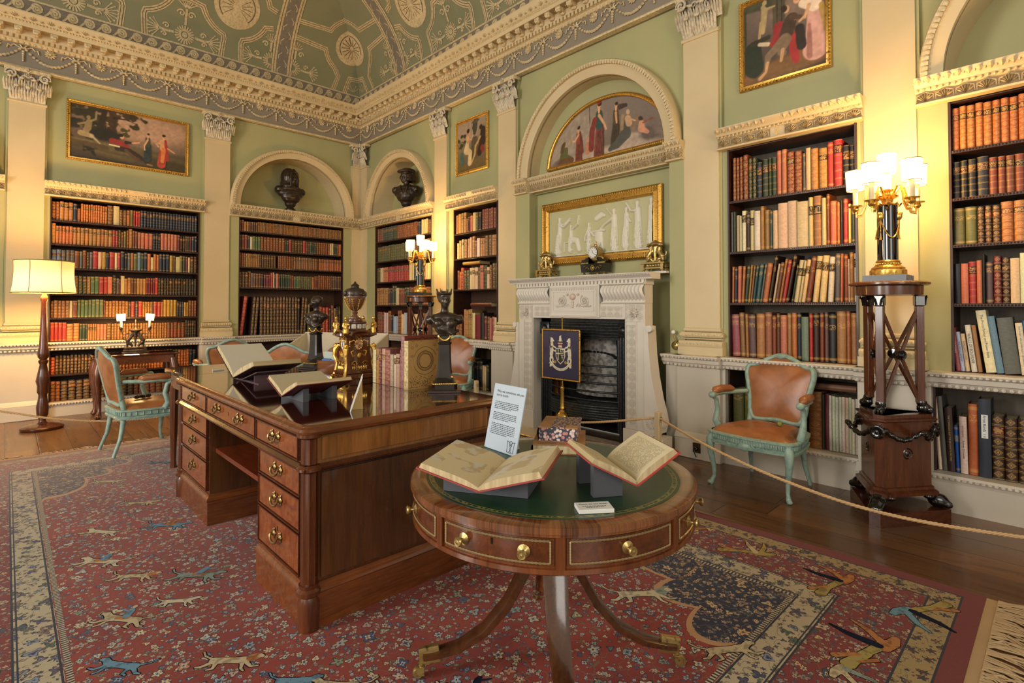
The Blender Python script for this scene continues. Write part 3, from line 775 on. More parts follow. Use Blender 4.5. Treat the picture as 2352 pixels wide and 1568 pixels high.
def row(T, s0, s1, z, zt, spec, place=None, group=None, y=.035, depth=.19, seed=1, single=False):
    rnd = random.Random(seed*77+5); bk = []
    for tok in spec.split():
        q = tok.split(':')+['']*6; key, st = q[0], q[1] or 'P'; n = int(q[2] or 1); w = float(q[3] or 1); h = float(q[4] or .85); ln = float(q[5] or 0)
        for i in range(n): bk.append((key, st, w*(1+rnd.uniform(-.1, .1)) if key != '_' else w, h*(1+rnd.uniform(-.018, .018)), ln))
    real = [b for b in bk if b[0] != '_']; gaps = {}
    for b0, b1 in zip(real, real[1:]): gaps[id(b1)] = max(0, (zt-z-.02)*(b0[3]*sin(radians(b0[4]))-b1[3]*sin(radians(b1[4]))))
    tot = sum(b[2] for b in bk); k = (s1-s0-sum(gaps.values()))/tot; s = s0; made = []; j = 0
    for b in bk:
        key, st, w, h, ln = b; s += gaps.get(id(b), 0)
        w *= k
        if key == '_': s += w; continue
        H = (zt-z-.02)*h; D = min(.27, depth*(.75+.5*min(1, H/.4)*.5))
        X = T @ Tr(s+w/2, y+rnd.uniform(0, .012), z+.0015) @ (Tr(-w*.45*(1 if ln < 0 else -1), 0, 0) @ Ry(radians(ln)) @ Tr(w*.45*(1 if ln < 0 else -1), 0, 0)) @ Sc(w*.965, D, H)
        c, bp, lc, bl = params(key, st, rnd); s += w
        if single:
            o = bpy.data.objects.new('book', UB[st][4]); COL.objects.link(o); o.matrix_world = X
            o['bcol'] = list(c); o['bp'] = list(map(float, bp)); o['blab'] = list(lc); o['bl'] = list(map(float, bl))
            tag(o, '%s %s book, %s from left on the %s' % (CN[key], STN[st], ordn(j), place), 'book', group); NBK[0] += 1; made.append(o)
        else:
            vs, uv, fs, mi, _ = UB[st]; b = len(mass['v'])
            mass['v'] += [tuple(X @ V(p)) for p in vs]; mass['f'] += [[i+b for i in f] for f in fs]; mass['mi'] += mi; mass['uv'] += uv
            n = len(vs); mass['c'] += [(*c, 1)]*n; mass['p'] += [bp]*n; mass['lc'] += [(*lc, 1)]*n; mass['l'] += [bl]*n
        j += 1
    return made
# cases
bookcase('bookcase', 'dark wooden bookcase recess beside the floor lamp, far left wall', TA, -4.10, -2.49, ZD, ZE0, [2.395, 2.105, 1.81, 1.49, 1.195])
bookcase('bookcase', 'dark bookcase recess under the hooded bust niche', TA, -1.97, -.32, ZD, ZE0, [2.475, 2.20, 1.935, 1.625])
bookcase('bookcase', 'dark bookcase recess under the niche of the capped bust', TB, .48, 2.11, ZD, ZE0, [2.415, 2.08, 1.74, 1.36])
bookcase('bookcase', 'narrow dark bookcase recess just left of the fireplace', TB, 2.64, 3.55, ZD, ZE0, [2.335, 1.99, 1.565])
bookcase('bookcase', 'tall bookcase recess right of the fireplace, tile lettered E above', TB, 6.505, 7.465, ZD, ZE0, [2.23, 1.795, 1.36], 'casegrey')
bookcase('bookcase', 'rightmost tall bookcase recess, cut off by the photo edge', TB, 7.985, 9.62, ZD, ZE0, [2.35, 2.035, 1.73, 1.345], 'casegrey')
bookcase('low_bookcase', 'low bookcase behind the small table with the candelabrum', TA, -4.09, -2.49, .165, .80, [.50], depth=.34)
bookcase('low_bookcase', 'low dark bookcase under the hooded bust bay', TA, -1.97, -.32, .165, .80, [], depth=.34)
bookcase('low_bookcase', 'low bookcase under the bay of the capped bust', TB, .48, 2.11, .235, .80, [], depth=.34)
bookcase('low_bookcase', 'low bookcase left of the fireplace behind the bust pedestal', TB, 2.64, 3.55, .235, .80, [], 'casegrey')
bookcase('low_bookcase', 'low bookcase behind the tan leather armchair by the fireplace', TB, 6.5, 7.465, .235, .80, [], 'casegrey')
bookcase('low_bookcase', 'low bookcase at the right edge beside the tripod stand', TB, 7.885, 9.62, .235, .80, [], 'casegrey')
E_ = 'bookcase right of the fireplace'; gE = 'books in the bookcase right of the fireplace'
row(TB, 6.52, 7.45, 2.23, ZE0, '_::1:22 br:B:1:57:.88 br:B:1:38:.86 br:B:1:48:.87 br:B:1:75:.88 gr:B:2:60:.81 nv:L:1:66:.70 gr:L:1:90:.74 gr:L:1:45:.74 gr:L:1:65:.74 pk:P:2:68:.845 br:B:2:90:.77 gy:P:1:48:.70 cr:W:1:52:.80 tn:B:2:90:.74 rd:P:1:80:.825 rd:L:1:100:.84 bk:L:2:68:.69', 'top shelf right of the fireplace', gE, seed=1, single=True)
row(TB, 6.52, 7.45, 1.795, 2.21, 'gy:F:1:38:.86 gr:F:1:38:.86 cr:P:1:55:.8 cr:W:1:30:.77 wh:L:1:66:.86 dk:P:1:60:.8 cr:L:1:62:.85 wh:P:1:95:.84 tn:P:1:50:.92 tn:P:1:80:.82 te:P:1:35:.8 cr:P:1:82:.79 cr:W:1:122:.93 cr:W:1:118:.94 cr:W:1:140:.9 cr:L:1:60:.97 tn:L:1:98:.97 cr:P:1:65:.92 br:P:1:45:.97 pk:P:1:78:.82 og:P:1:40:.8 bk:F:1:36:.82 rd:P:1:62:.84 cr:P:1:32:.74 gr:P:1:60:.72', 'second shelf right of the fireplace', gE, seed=2, single=True)
row(TB, 6.52, 7.45, 1.36, 1.775, 'og:P:1:46:.78:1 nv:P:1:52:.77:1 pk:P:1:70:.78:1 og:P:1:55:.79:3 gr:P:1:60:.78:5 tn:P:1:40:.79:5 tg:P:1:40:.79:6 te:P:1:45:.8:7 te:P:1:75:.81:7 gy:P:1:52:.82:8 og:P:1:85:.83:8 dk:P:1:50:.97:9 cr:P:1:42:.8:9 bn:P:1:60:.83:9 tg:P:1:45:.9:9 rd:P:1:62:.85:9 dk:P:1:48:.97:10 gr:P:1:30:.75:9 cr:L:1:75:.83:8 cr:L:1:36:.84:8 cr:L:1:72:.84:8 br:P:1:80:.89:8 cr:L:1:86:.88:6 cr:L:1:90:.89:5 wh:L:1:80:.87:3 gy:P:1:75:.91:1 pk:P:1:36:.92:1 br:P:1:66:.91 wh:W:1:20:.8 tg:P:1:55:.92 wh:L:1:40:.9', 'third shelf right of the fireplace', gE, seed=3, single=True)
row(TB, 6.52, 7.45, ZD+.004, 1.34, 'ro:P:1:118:.84:-2 tg:P:1:74:.88:-2 tn:P:1:52:.88:-1 mv:P:1:100:.87:-1 tn:P:1:115:.88 tg:P:1:90:.89 br:P:1:64:.85 bn:P:1:46:.88 pk:P:1:95:.85 tn:P:1:60:.89 og:P:1:72:.9 nv:P:1:52:.89 sg:W:1:82:.81 rd:P:1:56:.9 dk:P:1:72:.9 br:P:1:50:.9 mv:P:1:46:.9 bk:P:1:82:.9 tn:P:1:100:.92 tg:P:1:52:.92 tn:P:1:82:.89', 'fourth shelf right of the fireplace', gE, seed=4, single=True)
low = 'low shelf behind the orange chair'; gl = 'books in the low bookcase behind the chair'
row(TB, 6.52, 7.45, .242, .79, 'ol:P:1:130:.75 ol:P:1:120:.72 dk:B:2:110:.7 bk:B:2:100:.72 bk:B:1:70:.74 bk:P:1:75:.76 tn:B:1:130:.82 gr:W:1:28:.8 mr:W:1:40:.8 wh:F:9:29:.77', low, gl, seed=5, single=True)
F_ = 'rightmost bookcase'; gF = 'books in the rightmost bookcase'
row(TB, 8.0, 8.60, 2.35, ZE0, 'og:B:15:1:.93', 'top shelf of the rightmost bookcase', gF, seed=6, single=True)
row(TB, 8.0, 8.60, 2.035, 2.33, 'bk:L:3:36:.88 bk:L:1:52:.93 br:L:6:38:.86 tn:B:4:40:.85', 'second shelf of the rightmost bookcase', gF, seed=7, single=True)
row(TB, 8.0, 8.60, 1.73, 2.015, 'ol:P:2:62:.9 db:B:3:36:.88 og:B:2:58:.95 br:L:2:50:.95 og:B:3:50:.9', 'third shelf of the rightmost bookcase', gF, seed=8, single=True)
row(TB, 8.0, 8.60, 1.345, 1.71, 'bk:F:1:34:.74 pk:F:1:34:.74 rd:L:1:40:.78 pk:F:1:28:.8 bk:F:1:14:.9 mv:P:1:40:.76 mr:B:1:40:.86 dk:B:1:40:.84 cr:W:1:44:.82 wh:W:1:36:.9 yl:B:6:42:.92', 'fourth shelf of the rightmost bookcase', gF, seed=9, single=True)
f5 = row(TB, 8.005, 8.62, ZD+.004, 1.325, 'ro:F:1:28:.72:-6 lb:F:1:24:.64:-6 cr:F:1:24:.62:-6 wh:F:1:34:.76:-6 tn:W:1:24:.75:-6 wh:F:1:52:.99:-7 bl:W:1:42:.9:-7 gy:W:1:80:.88:-6 wh:F:1:34:.8:-5 tb:W:1:44:.84:-5 bl:F:1:28:.6:-5 cr:F:1:36:.7:-5 bk:L:1:50:.75:-4 cr:P:1:40:.7:-3 br:P:2:40:.7', 'fifth shelf of the rightmost bookcase', gF, seed=10, single=True)
fl = row(TB, 7.905, 8.62, .242, .79, 'wh:W:1:28:.9:-3 gy:W:1:40:.92:-3 dk:F:1:62:.78:-2 bl:P:1:40:.58:-2 wh:F:1:56:.7:-1 og:P:1:80:.85 nv:W:1:88:.92 db:B:7:95:.74', 'low shelf at the right edge', 'books in the low bookcase at the right edge', seed=11, single=True)
for o in fl:
    if o['bcol'][2] > .15 and 'grey-blue' in o['label']: o['bcol'] = list(lin('1d4f9a')); o['label'] = o['label'].replace('grey-blue', 'deep blue')
D_ = 'bookcase left of the fireplace'; gD = 'books in the bookcase left of the fireplace'
row(TB, 2.655, 3.58, 2.335, ZE0, 'tn:B:1:50:.82 tn:B:1:60:.84 tn:B:1:50:.86 tn:B:1:45:.86 br:B:1:40:.6 bk:P:1:24:.68 rd:P:1:24:.66 pk:P:1:44:.68 cr:P:1:56:.78 gr:B:1:46:.8 bk:P:1:46:.78 _::1:20 mr:B:8:44:.84', 'top shelf just left of fireplace', gD, seed=12, single=True)
row(TB, 2.655, 3.58, 1.99, 2.315, '_::1:18 cr:P:1:46:.72 tn:B:1:50:.82 cr:B:1:40:.86 tg:B:2:36:.84 tn:B:1:46:.84 cr:P:1:40:.9 tg:B:1:50:.92 br:P:1:40:.72 wh:W:1:60:.8 tn:B:2:46:.78 bn:B:1:52:.86 bn:B:1:52:.88 tn:B:1:56:.86 tg:B:3:34:.85', 'second shelf just left of fireplace', gD, seed=13, single=True)
row(TB, 2.655, 3.58, 1.565, 1.97, '_::1:20 br:P:1:36:.68 og:P:1:36:.64 rd:B:1:56:.76 gr:B:2:46:.68 cr:L:3:50:.74 db:B:1:36:.76 pk:L:1:66:.8 gr:L:1:50:.8 cr:L:1:40:.72 br:B:1:36:.8 dk:B:3:46:.84', 'third shelf just left of fireplace', gD, seed=14, single=True)
row(TB, 2.655, 3.58, ZD+.004, 1.545, 'br:B:2:60:.5 _::1:30 tn:B:4:40:.62 cr:W:1:50:.55 mr:W:1:90:.52 bk:F:1:60:.55 mr:P:1:40:.5 dk:B:1:50:.48 pk:W:1:36:.46 ro:P:1:36:.48 cr:W:2:40:.46 lb:W:1:40:.47', 'fourth shelf just left of fireplace', gD, seed=15, single=True)
C_ = 'bookcase under the hooded bust'
row(TA, -1.95, -.34, ZD+.004, 1.605, 'rd:B:1:44:.86:7 _::1:50 db:B:2:34:.85:4 db:B:12:34:.85 dk:P:1:28:.84 db:B:2:32:.84:3 ol:P:1:26:.68 _::1:70 rd:B:4:38:.62 dk:P:1:26:.6 mr:B:1:40:.66 tn:P:1:22:.6 bk:B:2:28:.64', 'bottom shelf under the hooded bust', 'folios under the hooded bust', seed=16, single=True, depth=.24)
def lettering(o, body, size, hexc, zf=.5, up=False):
    s = o.matrix_world.to_scale(); m_ = MT.setdefault('let'+hexc, plain('lettering_'+hexc, hexc, .6))
    text(body, size, m_, o, Sc(1/s.x, 1/s.y, 1/s.z) @ Tr(-size*.33, -.0012 if True else 0, s.z*zf) @ (Rx(pi/2) if up else Ry(pi/2) @ Rx(pi/2)), 'title', 'CENTER', .0003)
for i, b_, sz, hx, zf in ((9, 'The Book of Birds', .034, 'e8e4d8', .64), (8, 'MAN AS ART: NEW GUINEA BODY DECORATION', .011, '3a3430', .55), (11, 'LIVING PAINTING THROUGH', .018, 'a8573a', .5), (3, 'WALLS OF BOUVENIE', .02, '2c2a28', .5), (1, 'THE INVOLVEMENT', .015, '3c4c5c', .5), (5, 'The Prince Painter and Power Bede', .019, '5c5a50', .58), (0, 'Lady Charlotte', .013, 'd8c0b4', .55), (2, 'INTELLIGENT LEAVES', .013, '4a4438', .55)): lettering(f5[i], b_, sz, hx, zf)
lettering(f5[9], 'A. LAMBART', .014, 'e8e4d8', .27)
for i, b_, sz, hx, zf in ((2, 'THE CAWDORS AND THE BRONWYN PALTERS', .014, 'b89a58', .52), (4, 'Andrew Grimwade', .015, '2c2a28', .42), (4, 'Involvement', .015, 'a0342c', .74)): lettering(fl[i], b_, sz, hx, zf)
s_ = fl[6].matrix_world.to_scale(); mb = MB(Sc(1/s_.x, 1/s_.y, 1/s_.z)); mb.box(-.016, .016, -.0015, .002, s_.z*.50, s_.z*.80); mb.build('label', MT['white_card'], fl[6], smooth=None)
lettering(fl[6], 'Arran Bonds  1 k', .02, '4a4a50', .65); fl[6].children[-1].location.y -= .002/s_.y
# everything smaller and further away: the shelves of the far corner
A = (TA, -4.08, -2.51); sp = [
 (2.395, ZE0, 'br:B:2:1.1:.86 tn:L:3:1.2:.88 nv:P:1:1.2:.86 br:B:1:1.1:.64 og:B:11:.7:.88 bn:B:1:1.7:.94 cr:W:1:1.7:.94 bn:B:2:1.1:.78 og:L:1:1:.8 ol:P:1:1:.82 rd:P:3:.8:.8 nv:L:20:.97:.84'),
 (2.105, 2.375, 'tn:B:1:1.3:1.0 og:L:5:1.1:.88 tn:L:10:1.35:.86 rd:L:2:1:.86 gr:B:1:1:.9 br:P:1:.8:.8 ol:P:1:1.1:.86 br:B:1:.9:.9 tn:B:1:1.2:1.0 br:P:2:1:.92 pk:P:4:1.4:.86 bk:L:3:1:.86 pk:P:5:1.3:.9 mr:P:1:1.2:.88 bk:B:2:1:.84 br:P:1:.8:.86 gr:P:1:.8:.86 mr:P:1:1.1:.88 nv:P:2:1.2:.9'),
 (1.81, 2.085, 'bl:L:2:1.3:.86 gy:L:3:1.2:.86 br:P:1:1.4:.86 gy:P:1:.9:.84 br:P:1:1:.9 dk:B:1:.9:.82 gy:P:1:1:.84 rd:P:1:1.5:.9 cr:P:1:1.1:.88 yl:P:1:1.2:.88 nv:P:1:1.1:.84 rd:P:1:1.7:.9 cr:P:1:.9:.88 rd:P:1:1:.88 nv:P:1:1.2:.96 bk:P:1:.8:.86 gy:P:1:1:.88 og:P:1:.9:.9 ol:P:1:1.2:.88 bl:P:1:1.1:.94 gr:P:1:.9:.92 nv:P:1:1.1:.96 og:P:1:1.2:.9 cr:W:1:.8:.75 og:P:2:.9:.9 nv:P:3:1.2:.95 yl:P:1:1.1:.9 bn:P:1:1:.88 cr:F:2:.7:.84 ol:P:1:1:.9 gr:P:1:.9:.9 mr:P:1:.8:.88 cr:P:1:.9:.85 dk:B:2:1.1:.9'),
 (1.49, 1.79, 'br:L:3:1.3:.8 bn:B:3:1.2:.8 gr:B:2:1.3:.8 tn:B:1:1.1:.78 lg:P:2:1.3:.8 rd:P:2:1.3:.78 pk:P:1:1.4:.8 bk:B:1:1.3:.88 gy:P:1:1:.74 mr:P:1:.5:.7 cr:W:1:1.2:.86 tn:P:1:.9:.74 tn:B:1:1.2:.8 bn:P:2:1:.78 tn:P:3:1:.78 mr:P:4:.8:.82 rd:P:1:1:.82 bk:B:14:1:.82'),
 (1.195, 1.47, 'bn:B:1:1:.8 tg:B:4:1.2:.82 cr:P:1:1:.82 br:P:1:1.4:.82 lg:P:4:1.1:.86 lg:P:3:1.3:.88 br:P:1:.6:.84 tg:B:7:1.1:.82 gr:L:1:.9:.78 rd:P:1:1.5:.8 nv:L:1:1.1:.8 rd:P:1:1.6:.82 tn:B:4:.9:.78 gy:P:1:.4:.8 rd:P:2:1.4:.8 tn:P:1:1:.78 yl:P:4:1.3:.9 nv:L:3:.9:.8 yl:P:2:1:.78 br:B:3:1.1:.86'),
 (ZD+.004, 1.175, 'rd:P:4:1.2:.92 tn:B:2:2.0:.86 gr:P:3:.9:.85 tn:L:4:.75:.82 pk:P:3:1.1:.8 bn:B:1:1.6:.82 tg:B:20:1:.82 br:L:5:1.4:.82 bk:B:5:.9:.92')]
for i, (z, zt, s) in enumerate(sp): row(*A, z, zt, s, seed=20+i)
row(TA, -4.07, -2.51, .502, .79, 'rd:B:1:1:.8 db:B:12:1:.85 rd:L:1:1:.8 br:B:14:1:.85 og:B:8:1:.88 bn:P:2:1:.88 og:B:4:1:.86 nv:P:2:1.2:.85', seed=30)
row(TA, -4.07, -2.51, .172, .48, 'br:B:2:1.2:.85 dk:B:10:2:.84 br:B:12:1.6:.84', seed=31)
C2 = (TA, -1.955, -.335)
for i, (z, zt, s) in enumerate([(2.475, ZE0, 'br:P:2:1:.9 tn:P:2:1:.8 bn:P:4:.9:.8 tg:B:62:.62:.86'), (2.20, 2.455, 'gr:P:1:1:.9 br:P:2:1.2:.92 bk:P:1:1:.88 cr:P:1:1.1:.84 lg:P:3:1:.86 br:B:8:1.2:.88 gr:P:2:.9:.8 rd:P:1:1.1:.84 db:B:4:1.3:.82 rd:P:1:1.3:.86 db:B:2:1:.8 gr:P:3:1:.82 br:B:6:1.1:.82 cr:P:2:.9:.84 gr:P:2:.9:.82 og:P:2:1:.82'), (1.935, 2.18, 'br:B:3:1:.9 tn:B:8:.8:.88 db:B:7:1.2:.86 _::1:1 br:B:9:.9:.86 tg:L:14:.9:.84 _::1:.5 og:L:14:.9:.82'), (1.625, 1.915, 'db:B:3:1.3:.85 br:B:1:1.4:.9 gy:P:1:1:.8 bn:P:3:1.1:.8 bk:P:1:1.2:.78 mr:P:3:1:.74 rd:P:1:1:.86 cr:F:1:.6:.9 gr:P:1:.9:.8 pk:P:1:1.2:.84 gr:P:6:.9:.8 br:P:2:.8:.76 lg:P:4:.8:.72 gg:B:6:1:.72 og:B:1:1.2:.7 br:P:2:1:.78 br:B:6:1.2:.82 bn:P:6:.9:.82')]): row(*C2, z, zt, s, seed=40+i)
row(TA, -1.95, -.9, .172, .79, '_::1:12 tn:B:1:1.6:.72 cr:P:1:1:.62 tn:P:1:1.2:.7 bk:P:1:1:.5 cr:P:1:.8:.45 dk:P:1:1:.4 _::1:6', seed=45)
N2 = (TB, .495, 2.095)
for i, (z, zt, s) in enumerate([(2.415, ZE0, 'br:L:5:1:.9 gr:L:13:1:.92 br:B:16:1:.9 nv:P:3:1.1:.86 cr:P:3:1.3:.94 bn:B:4:1:.84'), (2.08, 2.395, 'gg:B:3:1.3:.84 gg:B:13:1.3:.86 br:B:4:1.2:.84 bn:B:9:1.1:.9'), (1.74, 2.06, 'gr:B:2:1:.8 cr:P:2:1:.78 pk:B:3:1:.8 rd:L:14:1:.8 cr:P:3:1:.85 te:P:3:1:.8 og:P:3:1.1:.8 cr:P:4:1:.8'), (1.36, 1.72, 'tn:B:7:1.2:.82 dk:P:3:1:.8 gr:P:2:1.2:.9 cr:P:2:1:.8 br:P:4:1:.76 gr:P:3:1:.8 br:B:4:1:.8 bk:P:4:1:.85 br:P:7:1:.78'), (ZD+.004, 1.34, 'br:L:6:1:.82 wh:W:2:1.5:.8 br:P:2:1:.86 bk:P:2:1:.72 lb:W:3:1:.66 br:B:3:1:.88 cr:P:2:1:.74 lb:W:2:1:.8 mr:P:4:1:.8 cr:P:5:1:.76 br:B:8:1:.8')]): row(*N2, z, zt, s, seed=50+i)
row(TB, .9, 2.09, .242, .79, 'bk:P:6:1:.6 br:P:6:1:.62 cr:P:3:1:.6 _::1:9', seed=56)
row(TB, 2.75, 3.5, .242, .79, 'cr:P:2:1.2:.74 yl:P:2:1:.7 cr:W:2:1:.72 te:P:2:1:.66 bk:P:4:1.2:.72 cr:P:2:1:.6 gr:P:2:1:.64 bk:F:3:1.4:.7', seed=57)
me = bpy.data.meshes.new('shelved_books'); me.from_pydata(mass['v'], [], mass['f'])
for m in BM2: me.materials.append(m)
me.polygons.foreach_set('material_index', mass['mi']); l = me.uv_layers.new(name='UVMap')
vi = np.empty(len(me.loops), dtype=np.int32); me.loops.foreach_get('vertex_index', vi); l.data.foreach_set('uv', np.array(mass['uv'], dtype=np.float32)[vi].ravel())
for nm, ty, key, w in (('bcol', 'FLOAT_COLOR', 'c', 'color'), ('bp', 'FLOAT_VECTOR', 'p', 'vector'), ('blab', 'FLOAT_COLOR', 'lc', 'color'), ('bl', 'FLOAT_VECTOR', 'l', 'vector')):
    at = me.attributes.new(nm, ty, 'POINT'); at.data.foreach_set(w, np.array(mass[key], dtype=np.float32).ravel())
me.shade_smooth(); me.set_sharp_from_angle(angle=radians(50))
o = bpy.data.objects.new('shelved_books', me); COL.objects.link(o)
tag(o, 'rows of small distant old books filling the far corner bookcases', 'books', kind='stuff')
# ---------------------------------------------------------------- desk
MT['burl'] = wood('burl_mahogany', '3e170a', '95562a', 'X', .18, 5, .6, burl='6e3214')
MT['rose'] = wood('rosewood', '341709', '7a4220', 'Z', .25, 9, .5)
MT['rosex'] = wood('rosewood_drawer', '2a1208', '6c381a', 'X', .25, 7, .5)
g = G('polished_top'); n = g.noise(g.scale(g.coord(), (.12, 1, 1)), 9, 5, .6, .8); n2 = g.noise(g.coord(), 3.5, 2, .5)
MT['polish'] = g.bsdf(g.ramp(n, [(.3, '1c0a06'), (.8, '4a1e10')]), .05, coat=1, spec=.8, bump=n2, bs=.03, bd=.02)
def bail(parent, x, z, y, w=.072, mat='oldbrass'):
    mb = MB()
    for sg in (-1, 1):
        mb.lathe([(0, 0), (.014, 0), (.017, .003), (.012, .006), (.006, .009), (.007, .016), (0, .018)], n=10, T=Tr(x+sg*w/2, y, z) @ Rx(pi/2))
        for a in range(5): mb.ell((x+sg*w/2+.015*cos(a*1.256), y-.002, z+.019*sin(a*1.256)), (.006, .003, .007), None, 5)
    mb.tube([(x+w/2*cos(a)*(1.12 if abs(cos(a)) > .3 else 1), y-.017-.004*sin(-a), z+.024*sin(a)*1.15) for a in [pi+pi*i/12 for i in range(13)]], [.0035+.0025*sin(pi*i/12) for i in range(13)], 6)
    return mb.build('handle', MT[mat], parent)
def drawer(parent, x0, x1, z0, z1, y, mat='burl', hs=(0,), key=True):
    mb = MB(); mb.box(x0, x1, y-.012, y+.03, z0, z1, 0, .004)
    for a, b, c, d in ((x0-.004, x1+.004, z1, z1+.005), (x0-.004, x1+.004, z0-.005, z0), (x0-.005, x0, z0, z1), (x1, x1+.005, z0, z1)): mb.box(a, b, y-.017, y+.01, c, d, 1)
    if key: mb.box((x0+x1)/2-.003, (x0+x1)/2+.003, y-.0135, y, z1-.05, z1-.03, 2)
    o = mb.build('drawer', [MT[mat], MT['mahog'], MT['black']], parent)
    for h in hs: bail(o, (x0+x1)/2+h, (z0+z1)/2+.012, y-.014)
    return o
desk = thing('desk', 'large mahogany pedestal desk with brass drawer handles standing on the red rug', 'desk', (-3.065, -5.29, .0093), -pi/2)
HX, HY, DT = 1.09, .52, .83
def reed(mb, x, y, z0, z1, r):
    n = 16; pr = [(r*(1 if i % 2 else .86)*cos(2*pi*i/n), r*(1 if i % 2 else .86)*sin(2*pi*i/n)) for i in range(n)]
    mb.prism([(x+a, y+b) for a, b in pr], z0, z1)
PX = [(-1.09, -.35), (.50, 1.09)]
for a, b in PX:
    mb = MB(); mb.box(a+.02, b-.02, -HY+.02, HY-.02, .1, .645)
    mb.box(b-.022 if b > 1 else a+.005, b-.005 if b > 1 else a+.022, -HY+.07, HY-.07, .2, .63)
    mb.build('pedestal', wood('pedestal_veneer_%d' % int(b*10+20), '200e07', '5c381c', 'Z', .25, 6, .5), desk, smooth=None)
    mb = MB(); mb.ring([(a+.02, -HY+.02), (b-.02, -HY+.02), (b-.02, HY-.02), (a+.02, HY-.02)], [(.016, 0), (.016, .14), (.022, .146), (.018, .16), (.008, .168), (.006, .18), (-.01, .185)])
    mb.build('plinth', MT['mahogy'], desk)
    xs = (b-.03,) if b > 1 else (a+.03,)
    for z0, z1 in ((.205, .365), (.383, .512), (.53, .632)):
        drawer(desk, a+(.08 if b < 1 else .035), b-(.075 if b > 1 else .04), z0, z1, -HY+.018)
mb = MB(); mb.box(-HX+.01, HX-.01, -HY+.012, HY-.012, .655, .785); mb.box(HX-.012, HX-.002, -HY+.07, HY-.07, .685, .775); mb.build('frieze', wood('frieze_veneer', '4a2812', '9c6a38', 'Z', .2, 7, .6), desk, smooth=None)
for x0, x1, hs in ((-1.0, -.385, (0,)), (-.365, .49, (-.2, .2)), (.515, 1.015, (0,))): drawer(desk, x0, x1, .682, .772, -HY+.01, 'burl', hs)
mb = MB(); mb.ring([(-HX, -HY), (HX, -HY), (HX, HY), (-HX, HY)], [(-.03, .64), (0, .64), (.012, .646), (.014, .655), (.006, .662), (0, .668), (-.03, .668)]); mb.build('waist_moulding', MT['mahog'], desk)
for x in (-HX, HX):
    for y in (-HY, HY):
        mb = MB(); x2, y2 = x*(1-.028/abs(x)), y*(1-.028/abs(y))
        reed(mb, x2, y2, .18, .638, .034); reed(mb, x2, y2, .67, .785, .034)
        mb.lathe([(0, 0), (.042, 0), (.044, .11), (.036, .135), (.048, .145), (.048, .16), (.038, .17), (.04, .185), (0, .186)], (x2, y2, 0), 18)
        for zz in (.638, .775): mb.lathe([(0, 0), (.04, 0), (.052, .008), (.052, .02), (.04, .03), (0, .03)], (x2, y2, zz), 18)
        mb.build('corner_column', MT['mahogz'], desk)
def rrect(hx, hy, r, n=7):
    out = []
    for cx, cy, a in ((hx-r, -hy+r, -pi/2), (hx-r, hy-r, 0), (-hx+r, hy-r, pi/2), (-hx+r, -hy+r, pi)):
        out += [(cx+r*cos(a+pi/2*i/n), cy+r*sin(a+pi/2*i/n)) for i in range(n+1)]
    return out
mb = MB(); pth = rrect(HX+.012, HY+.012, .05)
mb.ring(pth, [(-.04, .785), (0, .787), (.012, .795), (.016, .806), (.010, .816), (-.004, .822), (-.006, .826), (-.012, .83)])
mb.add([(x*(1-.012/abs(x)), y*(1-.012/abs(y)), .83) for x, y in pth], [list(range(len(pth)))], 1)
mb.build('desk_top', [MT['mahogy'], MT['polish']], desk, smooth=35)
mb = MB(); mb.box(-.365, .515, -.47, HY-.1, .43, .455); mb.build('kneehole_shelf', wood('shelf_red', '3c160b', '7a3418', 'X', .3), desk)
mb = MB(); mb.box(-.365, .515, HY-.08, HY-.06, .1, .66); mb.build('back_board', MT['mahogz'], desk)
# ---------------------------------------------------------------- side table beyond the desk
st = thing('side_table', 'mahogany side table pushed against the far end of the large desk', 'table', (-3.02, -3.72, .0093))
mb = MB(); mb.box(-.5, .5, -.345, .345, .775, .815, 0, .008); mb.build('tabletop', MT['polish'], st)
mb = MB(); mb.box(-.46, .46, -.31, .31, .66, .775); mb.build('frieze', MT['mahogy'], st, smooth=None)
for x in (-.44, .44):
    for y in (-.29, .29):
        mb = MB(); mb.tube([(x, y, .67), (x, y, .3), (x, y, .06), (x, y, 0)], [.032, .028, .02, .026], 8); mb.build('leg', MT['mahogz'], st)
# ---------------------------------------------------------------- drum table
dt = thing('drum_table', 'round mahogany drum table with green leather top in the foreground', 'table', (-3.03, -7.21, .0093), radians(225))
R_, TZ = .50, .72
g = G('green_leather'); q = g.vm('LENGTH', g.comb(g.sep(g.coord())[0], g.sep(g.coord())[1], 0)); n = g.noise(g.coord(), 5, 4); n2 = g.noise(g.coord(), 220, 2)
c = g.ramp(n, [(.3, '0e2c1e'), (.7, '2c4a2e')])
lnm = g.m('MAXIMUM', g.m('MAXIMUM', g.m('COMPARE', q, .435, .0018), g.m('COMPARE', q, .422, .0012)), g.m('MULTIPLY', g.m('COMPARE', q, .428, .005), g.m('GREATER_THAN', g.noise(g.coord(), 90, 1), .52)))
c = g.mix(g.m('MULTIPLY', lnm, .55), c, '9a8a4a')
MT['greenl'] = g.bsdf(c, g.m('MULTIPLY_ADD', n, .25, .2), bump=n2, bs=.08, bd=.002)
mb = MB(); mb.lathe([(0, 0), (.447, 0), (.447, -.001)], (0, 0, TZ+.0008), 96); mb.build('leather_inset', MT['greenl'], dt, smooth=None)
g = G('crossband'); X, Y, Z = g.sep(g.coord()); an = g.m('ARCTAN2', Y, X); pc = g.m('MULTIPLY', an, 9); rr = g.m('FRACT', g.m('MULTIPLY', g.m('SINE', g.m('FLOOR', pc)), 437.5))
n = g.noise(g.comb(g.m('MULTIPLY', an, 40), g.m('MULTIPLY', g.vm('LENGTH', g.coord()), 2), 0), 2, 4, .6)
